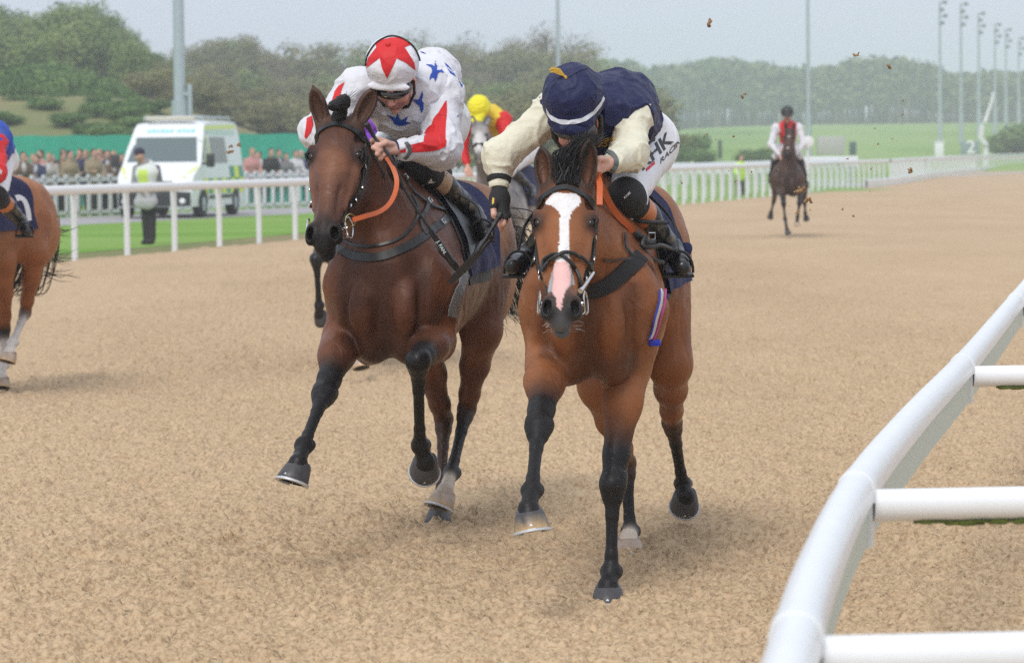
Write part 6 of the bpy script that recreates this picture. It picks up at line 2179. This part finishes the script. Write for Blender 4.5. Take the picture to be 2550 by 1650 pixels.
# bay: reins gathered to the knot, figure-eight noseband, breast girth
freestrap('rein', pts(2, [(700, 668, 11.52), (712, 740, 11.60), (760, 850, 11.72), (830, 930, 11.80), (900, 985, 11.86)]), .016, orange, R2, ht=.005)
freestrap('rein', pts(2, [(690, 672, 11.50), (742, 780, 11.60), (800, 880, 11.70), (870, 950, 11.80), (905, 1000, 11.85)]), .012, orange, R2, ht=.004)
freestrap('rein', pts(2, [(695, 668, 11.50), (712, 720, 11.45), (712, 780, 11.40), (712, 835, 11.38)]), .011, orange, R2, ht=.004)
kb = MB(); kb.tube(spline(pts(2, [(888, 975, 11.84), (930, 1010, 11.86), (975, 1035, 11.9), (1000, 1030, 11.92)]), 4), [.016]*5+[.014]*8, 8)
kb.tube(spline(pts(2, [(925, 1045, 11.85), (955, 1085, 11.86), (1000, 1125, 11.9), (1050, 1140, 11.95)]), 5), .008, 8)
kb.tube(spline(pts(2, [(955, 1000, 11.84), (940, 1050, 11.82), (985, 1060, 11.84), (1040, 1050, 11.9), (1110, 1080, 12.05), (1180, 1120, 12.15)]), 5), .009, 8)
kb.tube(spline(pts(2, [(870, 915, 11.9), (960, 925, 11.9), (1070, 930, 11.95)]), 4), .008, 8)
kb.build('rein_knot', leather, R2)
h = W(2, 990, 1000, 11.84); MB().ring(h, (.3, -1, 0), .017, .0035, 4, 5).build('buckle', steel, R2)
bl = H2['bridle']
pixstrap('noseband', b2, 'e', [(195, 1050), (205, 985), (255, 945), (320, 942), (370, 975), (420, 1030), (455, 1100), (465, 1170), (468, 1225)], .0065, leather, bl, off=.007, round_=True)
pixstrap('noseband', b2, 'e', [(205, 1075), (235, 1015), (290, 970), (350, 935), (410, 938), (470, 965), (520, 1010), (545, 1055)], .0065, leather, bl, off=.013, round_=True)
MB().tube(pts('e', [(478, 1215, 10.93), (500, 1190, 10.95), (580, 1075, 11.05)]), [.010, .006, .005], 8).build('bit_ring', steel, bl)
pixstrap('breast_girth', b2, 2, [(600, 1285), (680, 1290), (760, 1255), (830, 1200), (900, 1140), (930, 1110)], .030, blackc, R2, off=.010, ht=.004, ymin=11.54)
pixstrap('breast_girth', b2, 2, [(360, 1090), (385, 1150), (420, 1200)], .030, blackc, R2, off=.01)
pixstrap('rein_strap', b2, 2, [(722, 1125), (780, 1128), (850, 1122), (905, 1135)], .005, leather2, R2, off=.01)
pixstrap('neck_strap', b2, 2, [(835, 985), (840, 1050), (870, 1095), (890, 1110)], .008, leather, R2, off=.01)
g_ = pixstrap('girth', b2, 2, [(1036, 1290), (1029, 1360), (1009, 1430), (992, 1500), (977, 1540)], .0095, mat('girth_white', (.58, .57, .58), .6), R2, off=.007)
pixstrap('girth_edge', b2, 2, [(1051, 1290), (1044, 1360), (1024, 1430), (1006, 1500), (990, 1545)], .0035, mat('magenta_edge', (.50, .05, .30), .6), R2, off=.011)
pixstrap('girth_edge', b2, 2, [(1021, 1290), (1014, 1360), (994, 1430), (978, 1500), (963, 1540)], .0035, mat('blue_edge', (.03, .05, .42), .6), R2, off=.011)
h = pixhit(b2, 4, 778, 182, .012)
if h: MB().box(h[0], (.045, .015, .025), None, bev=.006).build('girth_clip', mat('blue_clip', (.01, .03, .50), .35), R2)
# forelock and topknot
rg = random.Random(8)
mb = MB(); Hd = H2['Hd']
for k in range(420):
    a = Hd(rg.uniform(-.035, .045), rg.uniform(-.01, .035), rg.uniform(-.035, .01))
    t = rg.random()
    tipx = 330+t*330+rg.gauss(0, 25); tipy = 40-95*math.sin(t*2.6)*rg.uniform(.3, 1)+rg.uniform(-10, 30)+(1-t)*110
    e_ = W('e', tipx, tipy, 11.50+rg.uniform(-.06, .12))
    m_ = a.lerp(e_, .45)+Vector((rg.gauss(-.012, .012), rg.gauss(0, .012), rg.uniform(.01, .045)))
    mb.tube(spline([a, m_, e_+Vector((rg.gauss(0, .006), 0, rg.gauss(0, .006)))], 4), [.0026, .0026, .0025, .0024, .002, .0018, .0014, .001, .0005], 4)
mb.build('forelock', hair_m, R2)
Hd = H1['Hd']; mb = MB()
a = Hd(.0, .005, -.02); b = W('g', 440, 185, 12.98)
q = SDF(); q.cone(Hd(-.0, .01, -.02), .030, W('g', 435, 190, 12.96), .024, k=.02); q.cone(W('g', 380, 215, 12.92), .020, W('g', 318, 232, 12.88), .013, k=.02); q.cone(W('g', 435, 190, 12.96), .024, W('g', 360, 222, 12.90), .016, k=.02)
V, F = q.mesh(.004); V = wrinkle(V, F, .004, 45, 3); tk = mesh_np('plaited_forelock', V, F, hair_m, R1)
MB().ring(W('g', 342, 228, 12.895), (W('g', 318, 232, 12.88)-W('g', 380, 215, 12.92)), .0165, .002, 20, 5).build('plait_band', mat('cream_band', (.7, .68, .5), .5), tk)
mb = MB()
for k in range(40):
    p = W('g', 440+rg.gauss(0, 6), 190+rg.gauss(0, 8), 12.97); mb.tube([p, p+Vector((rg.uniform(.0, .06), rg.uniform(0, .04), rg.uniform(-.005, .05)))], [.0008, .0003], 3)
mb.build('loose_hair', hair_m, R1)
# whiskers on the bay muzzle
mb = MB()
for k in range(46):
    s = rg.choice((-1, 1)); a = H2['Hd'](s*rg.uniform(.025, .05), rg.uniform(.53, .59), rg.uniform(-.12, -.06))
    mb.tube([a, a+H2['hx']*s*rg.uniform(.01, .03)+H2['hy']*rg.uniform(-.005, .02), ], [.0006, .0002], 3)
mb.build('whiskers', mat('pale_whisker', (.5, .48, .45), .5), R2)
# white print mark on the dark horse's knee band omitted: round badge only
kb1 = bvh_of(K1['topR'])
h = pixhit(kb1, 1, 1205, 945, .002)
if h: MB().ring(h[0], h[1], .017, .0016, 22, 5).build('round_badge', mat('badge_white', (.65, .62, .58), .5), K1['topR'])
# folded corner of the bay's cloth
q = SDF(); q.cone(W(2, 1140, 1050, 12.45), .012, W(2, 1178, 1060, 12.42), .020, k=.01); q.cone(W(2, 1100, 1040, 12.5), .01, W(2, 1175, 1085, 12.42), .016, k=.02)
V, F = q.mesh(.006); mesh_np('cloth_fold', V, F, navy_c, R2)
# ================================================================== the other runners
def xf_pose(J, Bs, Bd, mirror=False, dz=0, df=0, lift=0.0, keys_lift=('poll', 'muz', 'ears')):
    """the same gait on another horse: joints go through the trunk frames"""
    sg = -1 if mirror else 1
    def P_(v, l=0): r, f, z = Bs.inv(v); return Bd(r*sg, f+df*(l != 0), z+l)
    def D_(v):
        v = Vector(v); return Bd.r*(v.dot(Bs.r)*sg)+Bd.f*v.dot(Bs.f)+Vector((0, 0, v.z))
    o = {}
    for k, v in J.items():
        if k in ('FL', 'FR', 'HL', 'HR'):
            kk = k[0]+({'L': 'R', 'R': 'L'}[k[1]] if mirror else k[1])
            o[kk] = {a: (D_(b) if a in ('up', 'toe') else P_(b) if isinstance(b, Vector) else b) for a, b in v.items()}
        elif k in ('poll', 'muz'): o[k] = P_(v, lift)
        elif k == 'ears': o[k] = [P_(e_, lift) for e_ in (v[::-1] if mirror else v)]
        elif k == 'tail': o[k] = [P_(e_) for e_ in v]
        elif k in ('hx', 'ear_open'): 
            d = D_(v); o[k] = -d if (mirror and k == 'hx') else d
        else: o[k] = v
    return o
def xf_rider(S, Bs, Bd, mirror=False, up=0.0, back=0.0):
    sg = -1 if mirror else 1
    def P_(v, l=0): r, f, z = Bs.inv(v); return Bd(r*sg, f-back*(l > 0), z+l)
    def D_(v):
        v = Vector(v); return Bd.r*(v.dot(Bs.r)*sg)+Bd.f*v.dot(Bs.f)+Vector((0, 0, v.z))
    upk = {'head': 1, 'neck': 1, 'chest': .8, 'shR': .9, 'shL': .9, 'waist': .35, 'elR': .45, 'elL': .45}
    o = {}
    for k, v in S.items():
        kk = k
        if mirror and k[-1] in 'RL' and k[:-1] in ('sh', 'el', 'wr', 'hip', 'kn', 'an', 'to', 'fg', 'th', 'sr'): kk = k[:-1]+{'R': 'L', 'L': 'R'}[k[-1]]
        if k in ('hup', 'hout'): o[k] = D_(v)
        elif k.startswith('fg') or k.startswith('th'): continue
        elif k == 'torso': o[k] = [(P_(a, up*.6), b) for a, b in v]
        elif isinstance(v, Vector): o[kk] = P_(v, up*upk.get(k, 0))
        else: o[kk] = v
    return o
def solve_B(Bs, v, target, ang, mirror=False):
    """trunk frame placed so that joint v of the source lands at target"""
    r, f, z = Bs.inv(v)
    B = Body((0, 0, 0), ang); q_ = B(r*(-1 if mirror else 1), f, 0)
    return Body((target.x-q_.x, target.y-q_.y, 0), ang)

# --- far dark horse, rider in red and white
c5 = W('c', 1520, 700, 59.5)
B5 = Body((c5.x+.03, 60.2, 0), math.radians(6))
J5 = xf_pose(J2, B2, B5, True, lift=.48, df=-.12)
J5['muz'] = J5['muz']+Vector((0, .12, -.05))
J5['FL'] = dict(el=W('c', 1445, 900, 60), kn=W('c', 1462, 1070, 59.4), fe=W('c', 1478, 1230, 59.5), ho=W('c', 1512, 1385, 59.3), up=(-.3, .3, 1), toe=(0, -1, 0), dk=True)
J5['FR'] = dict(el=W('c', 1640, 880, 60), kn=W('c', 1628, 1060, 59.5), fe=W('c', 1608, 1205, 59.6), ho=W('c', 1602, 1300, 59.6), up=(0, .1, 1), toe=(0, -1, 0), dk=True)
J5['HL'] = dict(st=W('c', 1385, 880, 61), hk=W('c', 1362, 1040, 61.4), fe=W('c', 1332, 1160, 61.6), ho=W('c', 1322, 1215, 61.7), up=(.2, -.6, .8), toe=(0, -.7, -.7))
J5['HR'] = dict(st=W('c', 1672, 880, 61), hk=W('c', 1680, 1050, 61.4), fe=W('c', 1686, 1170, 61.5), ho=W('c', 1700, 1240, 61.5), up=(-.2, -.4, .9), toe=(0, -.8, -.5))
H5 = build_horse(B5, J5, dict(DBAY, body=(.062, .032, .022), hi=(.085, .042, .028), dark=(.035, .022, .018), rump=(.07, .034, .022), belly=(.06, .032, .02)), 'distant dark brown racehorse galloping alone up the track', vox=.014, plain=True, wf=1.3, hoofs=('d', 'p', 'd', 'd'), mane=False)
h = H5['Hd']
q = SDF(); q.ell(h(0, .16, -.0), (.030, .045, .012), None, k=.01); q.ell(h(-.01, .40, -.012), (.03, .06, .012), None, k=.01); q.cone(h(0, .16, -.006), .006, h(-.01, .4, -.016), .006)
V, F = q.mesh(.006); mesh_np('face_marking', V, F, mat('white_hair', (.68, .66, .66), .7), H5['root'])
q = SDF(); q.cone(h(-.07, .34, -.02), .012, h(.07, .34, -.02), .012)
V, F = q.mesh(.006); mesh_np('noseband', V, F, leather, H5['root'])
q = SDF(); q.cone(h(-.08, .03, -.01), .010, h(.08, .03, -.01), .010)
V, F = q.mesh(.006); mesh_np('browband', V, F, leather, H5['root'])
drape(H5, -.02, -.80, 1.02, .03, navy_c, 'saddle_cloth', .004, nf=14, na=24)
S5 = xf_rider(P2, B2, B5, True, up=.42, back=.18)
S5['elL'] = B5(-.30, -.02, 1.72); S5['wrL'] = B5(-.13, .22, 1.52); S5['elR'] = B5(.30, -.02, 1.72); S5['wrR'] = B5(.13, .22, 1.52)
S5['head'] = B5(0, -.02, 2.25); S5['neck'] = B5(0, -.12, 2.10); S5['chest'] = B5(0, -.18, 1.98); S5['shL'] = B5(-.21, -.13, 2.02); S5['shR'] = B5(.21, -.13, 2.02); S5['waist'] = B5(0, -.33, 1.78); S5['pel'] = B5(0, -.45, 1.66); S5['torso'] = []
S5['hup'] = Vector((0, -.25, 1)); S5['hout'] = Vector((0, -1, -.25))
S5['anL'] = B5(-.30, -.35, 1.20); S5['toL'] = B5(-.32, -.20, 1.15); S5['anR'] = B5(.30, -.35, 1.20); S5['toR'] = B5(.32, -.20, 1.15); S5['knL'] = B5(-.22, -.05, 1.50); S5['knR'] = B5(.22, -.05, 1.50); S5['hipL'] = B5(-.11, -.42, 1.64); S5['hipR'] = B5(.11, -.42, 1.64)
K5 = jockey('distant jockey in a red body with white sleeves and a black cap', S5, vox=.013, mats=dict(jacket=red_silk, sleeve=white_silk, breech=breech, top=leather), detail=False)
helmet(HF(B5(0, -.01, 2.27), S5['hup'], S5['hout']), mat('black_cap', (.02, .022, .025), .5), K5['root'], sx=.115, sy=.11, sz=.135)

# --- grey horse behind, rider in yellow and red
GREY = dict(body=(.16, .15, .15), hi=(.36, .35, .35), dark=(.09, .085, .088), leg=(.10, .10, .10), muz=(.55, .52, .50), belly=(.30, .28, .28), rump=(.50, .48, .48))
t4 = W('d', 745, 420, 32.0)
B4 = solve_B(B2, J2['poll'], t4, math.radians(14))
J4 = xf_pose(J2, B2, B4, False, lift=t4.z-J2['poll'].z)
J4['muz'] = W('d', 738, 735, 31.75)
J4['hx'] = Vector((1, -.12, 0)); J4['ears'] = [W('d', 668, 335, 32.1), W('d', 848, 340, 32.1)]
J4['tail'] = [B4(0, -1.28, 1.32), W('d', 1075, 900, 34.2), W('d', 1120, 1050, 34.3), W('d', 1150, 1230, 34.2)]
H4 = build_horse(B4, J4, GREY, 'grey racehorse with a pale face galloping between the two leaders', vox=.012, plain=True, mane=False, headcol=dict(GREY, body=(.62, .60, .59), hi=(.68, .66, .65), dark=(.4, .38, .38)), hoofs=('d',)*4)
h = H4['Hd']
q = SDF(); q.chain([(h(-.09, .36, -.06), .010), (h(-.05, .35, -.005), .010), (h(.05, .35, -.005), .010), (h(.09, .36, -.06), .010)])
V, F = q.mesh(.006); mesh_np('noseband', V, F, leather, H4['root'])
q = SDF(); q.chain([(h(.10, .05, -.1), .010), (h(.108, .22, -.10), .010), (h(.085, .40, -.10), .010)])
V, F = q.mesh(.006); mesh_np('cheekpiece', V, F, leather, H4['root'])
drape(H4, -.02, -.80, 1.10, .03, navy_c, 'saddle_cloth', .004, nf=14, na=24)
S4 = xf_rider(P2, B2, B4, False, up=.20)
for s_, g_ in (('L', -1), ('R', 1)):
    S4['el'+s_] = B4(g_*.30, .02, 1.72); S4['wr'+s_] = B4(g_*.16, .12, 1.54); S4['sh'+s_] = B4(g_*.20, -.02, 1.93)
hd4 = W('d', 745, 325, 32.2)
S4['head'] = hd4; S4['neck'] = hd4+Vector((.04, .18, .0)); S4['chest'] = hd4+Vector((.08, .32, -.05))
S4['shL'] = hd4+Vector((-.13, .24, -.06)); S4['shR'] = hd4+Vector((.24, .22, -.06)); S4['elL'] = hd4+Vector((-.17, .10, -.30)); S4['elR'] = hd4+Vector((.26, .05, -.27)); S4['wrL'] = hd4+Vector((-.12, -.05, -.50)); S4['wrR'] = hd4+Vector((.16, -.05, -.50)); S4['torso'] = []
S4['waist'] = hd4+Vector((.18, .62, -.12)); 
K4 = jockey('jockey in yellow and red silks with a bright yellow cap on the grey horse', S4, vox=.011, mats=dict(jacket=mat('yellow_silk', (.72, .52, .04), **silk), sleeve=red_silk, breech=breech, top=leather), detail=False)
helmet(HF(hd4+Vector((0, -.01, .03)), S4['hup'], S4['hout']), mat('bright_yellow_cap', (.80, .72, .03), **silk), K4['root'], sx=.112, sy=.115, sz=.125, wr=.004)

# --- dark horse hidden behind the dark bay, rider in purple and white
t6 = W(3, 252, 168, 23.6)
B6 = solve_B(B1, J1['FR']['kn'], t6, math.radians(6), True)
J6 = xf_pose(J1, B1, B6, True, lift=-.12)
dz6 = t6.z-J1['FR']['kn'].z
J6['FL'] = dict(J6['FL'], kn=t6, fe=W(3, 266, 395, 23.75), ho=W(3, 284, 470, 23.85), el=J6['FL']['el']+Vector((0, 0, dz6)))
J6['FR'] = dict(J6['FR'], fe=W(3, 480, 590, 23.0), ho=W(3, 474, 705, 22.8), kn=W(3, 500, 380, 23.3), pc=(.6, .55, .5))
H6 = build_horse(B6, J6, dict(DBAY, body=(.04, .022, .016)), 'dark brown racehorse almost hidden behind the dark bay leader, one folded foreleg showing', vox=.013, plain=True, mane=False, hoofs=('d', 'p', 'd', 'd'), leg_cols={'FL': (.016, .015, .018)})
S6 = xf_rider(P1, B1, B6, True, up=0)
hd6 = W(1, 560, 640, 24.1)
S6 = {k: (v+Vector((.22, 0, -.10)) if isinstance(v, Vector) and k not in ('hup', 'hout') else v) for k, v in S6.items()}
K6 = jockey('jockey in white and purple silks glimpsed behind the ear of the dark bay horse', S6, vox=.012, mats=dict(jacket=mat('lilac_white_silk', (.62, .60, .74), **silk), sleeve=mat('purple_silk', (.20, .05, .48), **silk), breech=breech, top=leather), detail=False)
helmet(HF(S6['head']+Vector((0, 0, .03)), S6['hup'], S6['hout']), mat('purple_cap', (.20, .05, .48), **silk), K6['root'])

# --- bay horse cropped by the left edge
B3 = Body((-3.79, 21.55, 0), math.radians(20))
J3 = xf_pose(J2, B2, B3, False, lift=.10)
WH = (.58, .54, .50)
J3['HR'] = dict(st=W(5, 200, 745, 22.3), hk=W(5, 142, 1085, 22.55), fe=W(5, 68, 1255, 22.1), ho=W(5, 38, 1362, 21.95), up=(.25, .3, 1), toe=(-.4, -1, 0), pc=WH)
J3['HL'] = dict(st=W(5, 20, 800, 22.1), hk=W(5, 25, 1180, 22.5), fe=W(5, 14, 1380, 22.4), ho=W(5, 8, 1508, 22.2), up=(0, .3, 1), toe=(-.3, -1, 0), pc=WH)
J3['tail'] = [B3(0, -1.28, 1.30), B3(.0, -1.38, 1.15), W(5, 140, 860, 22.9), W(5, 90, 930, 22.9), W(5, 40, 1020, 22.8)]
BR = dict(BAY, body=(.25, .085, .028), hi=(.32, .125, .05), rump=(.34, .14, .06), belly=(.24, .10, .045))
J3['tailspread'] = 1.0
H3 = build_horse(B3, J3, BR, 'bay racehorse with white hind socks cut off by the left edge', vox=.009, plain=True, mane=False, hoofs=('d', 'd', 'p', 'p'), leg_cols={'HR': WH, 'HL': WH, 'HR_hock': (.10, .05, .035)})
cl3 = drape(H3, -.02, -.86, 1.14, .022, navy_c, 'saddle_cloth', .006, nf=20, na=36)
c3b = bvh_of(cl3)
pixstrap('number', c3b, 5, [(88, 440), (112, 436), (135, 452), (150, 485), (160, 530), (164, 565)], .022, mat('number_white', (.75, .76, .8), .7), cl3, off=.004, ht=.001)
mb = MB(); rg = random.Random(4)
for k in range(30):
    a = W(5, 250+rg.gauss(0, 8), rg.choice([620, 760, 860])+rg.gauss(0, 12), 23.2)
    e_ = a+Vector((rg.uniform(.10, .26), rg.uniform(-.05, .1), rg.uniform(-.08, .06)))
    mb.tube(spline([a, a.lerp(e_, .5)+Vector((0, 0, rg.uniform(-.04, .03))), e_], 4), [.0035, .003, .0028, .0026, .0024, .002, .0016, .001, .0006], 4)
mb.build('tail_wisps', hair_m, H3['root'])
S3 = xf_rider(P1, B1, B3, False)
S3['knR'] = W(5, -14, 430, 21.2); S3['anR'] = W(5, 112, 560, 21.6); S3['toR'] = W(5, 148, 622, 21.45)
sh = B3(.0, 0, 0)
S3['rc'] = .13; S3['rw'] = .12; S3['rp'] = .105; S3['rh'] = .09
S3['srR'] = (.066, .055, .042); S3['elR'] = W(5, -14, 290, 21.1); S3['wrR'] = W(5, -66, 345, 20.9); S3['shR'] = W(5, -22, 135, 21.3)
S3['waist'] = W(5, -32, 170, 21.9); S3['pel'] = W(5, 8, 225, 22.1); S3['chest'] = W(5, -70, 110, 21.5); S3['neck'] = W(5, -120, 90, 21.3); S3['head'] = W(5, -150, 80, 21.1); S3['hipR'] = W(5, 5, 240, 22.0); S3['hipL'] = W(5, -60, 250, 22.0); S3['torso'] = []
S3['shL'] = W(5, -160, 130, 21.3); S3['elL'] = W(5, -220, 260, 21.1); S3['wrL'] = W(5, -160, 330, 20.9)
M3 = dict(jacket=blue_silk, sleeve=red_silk, breech=breech2, top=rust, band=blackc)
K3 = jockey('jockey in blue and red silks cut off by the left edge of the picture', S3, vox=.010, mats=M3, detail=False)
helmet(HF(S3['head']+Vector((0, 0, .03)), S3['hup'], S3['hout']), red_silk, K3['root'])
st, _ = stirrup(S3['toR'], S3['anR'], H3['root'])
s3b = bvh_of(K3['sleeves'])
patch('white_star', 5, [(0, 265), (4, 282), (14, 280), (8, 292), (10, 305), (0, 298)], s3b, white_silk, K3['sleeves'], off=.003, step=2)

# ================================================================== flying sand
clod_m = mat('wet_sand_clod', (.30, .18, .085), .95, bump=1, bscale=90)
rg = random.Random(21)
def clod(p, s, label, grp):
    q = SDF()
    for k in range(rg.randint(2, 4)):
        a = Vector([rg.uniform(-1, 1)*s*.9 for _ in range(3)]); q.cone(a, s*rg.uniform(.25, .5), a+Vector([rg.uniform(-1, 1)*s for _ in range(3)]), s*rg.uniform(.12, .35), k=s*.4)
    q.cone((0, 0, 0), s*.35, Vector([rg.uniform(-1, 1)*s for _ in range(3)]), s*.3, k=s*.3)
    V, F = q.mesh(s*.16); V = V+np.array(p)+vnormals(V, F)*(fbm(V/s*2.2, 2, rg.randint(0, 99))*s*.25)[:, None]
    o = mesh_np('sand_clod', V, F, clod_m); tag(o, label, 'clod', grp); return o
big = [(('P', 1765, 57), 13.2, .014, 'sand clod flying high against the sky right of the navy cap'), (('P', 2135, 136), 13, .010, 'sand clod flying in front of the far skyline above the distant rider'),
       (('P', 2215, 166), 13, .009, 'sand clod flying just right of the highest of the far wood clods'), (('P', 1850, 240), 13, .010, 'sand clod flying in front of the far wood left of the distant rider'),
       (('P', 2267, 424), 13, .010, 'sand clod flying over the far white board'), (('P', 2016, 494), 15, .020, 'large sand clod flying beside the legs of the distant horse'),
       (('P', 1992, 478), 14, .018, 'large pale sand clod in front of the belly of the distant horse'), (('P', 1987, 530), 15, .012, 'sand clod in front of the distant foreleg'),
       (('P', 572, 380), 20, .018, 'sand clod in front of the ambulance side window'), (('P', 594, 358), 20, .015, 'sand clod at the rear of the ambulance side window'), (('P', 575, 362), 20, .012, 'smallest sand clod beside the ambulance window')]
for (rg_, x, y), Z, s_, lb in big: clod(W(rg_, x, y, Z), s_, lb, 'flying sand clods')
for k in range(30):
    x = rg.uniform(1640, 2250); y = rg.uniform(240, 540) if k % 3 else rg.uniform(240, 380)
    clod(W('P', x, y, rg.uniform(12, 17)), rg.uniform(.002, .0055), 'tiny sand grain thrown up in the air right of the leading horses', 'tiny flying grains on the right')
mb = MB()
def spray(reg, x, y, Z, n, sx_, sy_, s0, s1):
    for k in range(n):
        p = W(reg, x+rg.gauss(0, sx_), y+rg.gauss(0, sy_), Z+rg.gauss(0, .08)); s_ = rg.uniform(s0, s1)
        d = [Vector([rg.uniform(-1, 1) for _ in range(3)]).normalized()*s_ for _ in range(4)]
        mb.add([p+a for a in d], [(0, 1, 2), (0, 2, 3), (0, 3, 1), (1, 3, 2)])
spray(4, 940, 1090, 13.7, 500, 42, 22, .001, .0028)
spray(4, 910, 880, 13.6, 50, 30, 90, .0008, .0016)
spray(4, 600, 980, 11.6, 60, 45, 160, .0007, .0014)
spray(3, 900, 1120, 14.1, 110, 45, 60, .0009, .002)
spray(3, 100, 1275, 12.3, 70, 35, 8, .001, .002)
spray(4, 555, 1500, 11.58, 90, 50, 8, .001, .003)
spray(3, 845, 1480, 14.0, 90, 50, 8, .001, .003)
spray(4, 660, 1265, 12.95, 60, 35, 8, .001, .003)
tag(mb.build('sand_spray', mat('dry_sand_grain', (.62, .50, .38), .9), None, False), 'fine sand thrown up round the hooves of the two leaders', kind='stuff')
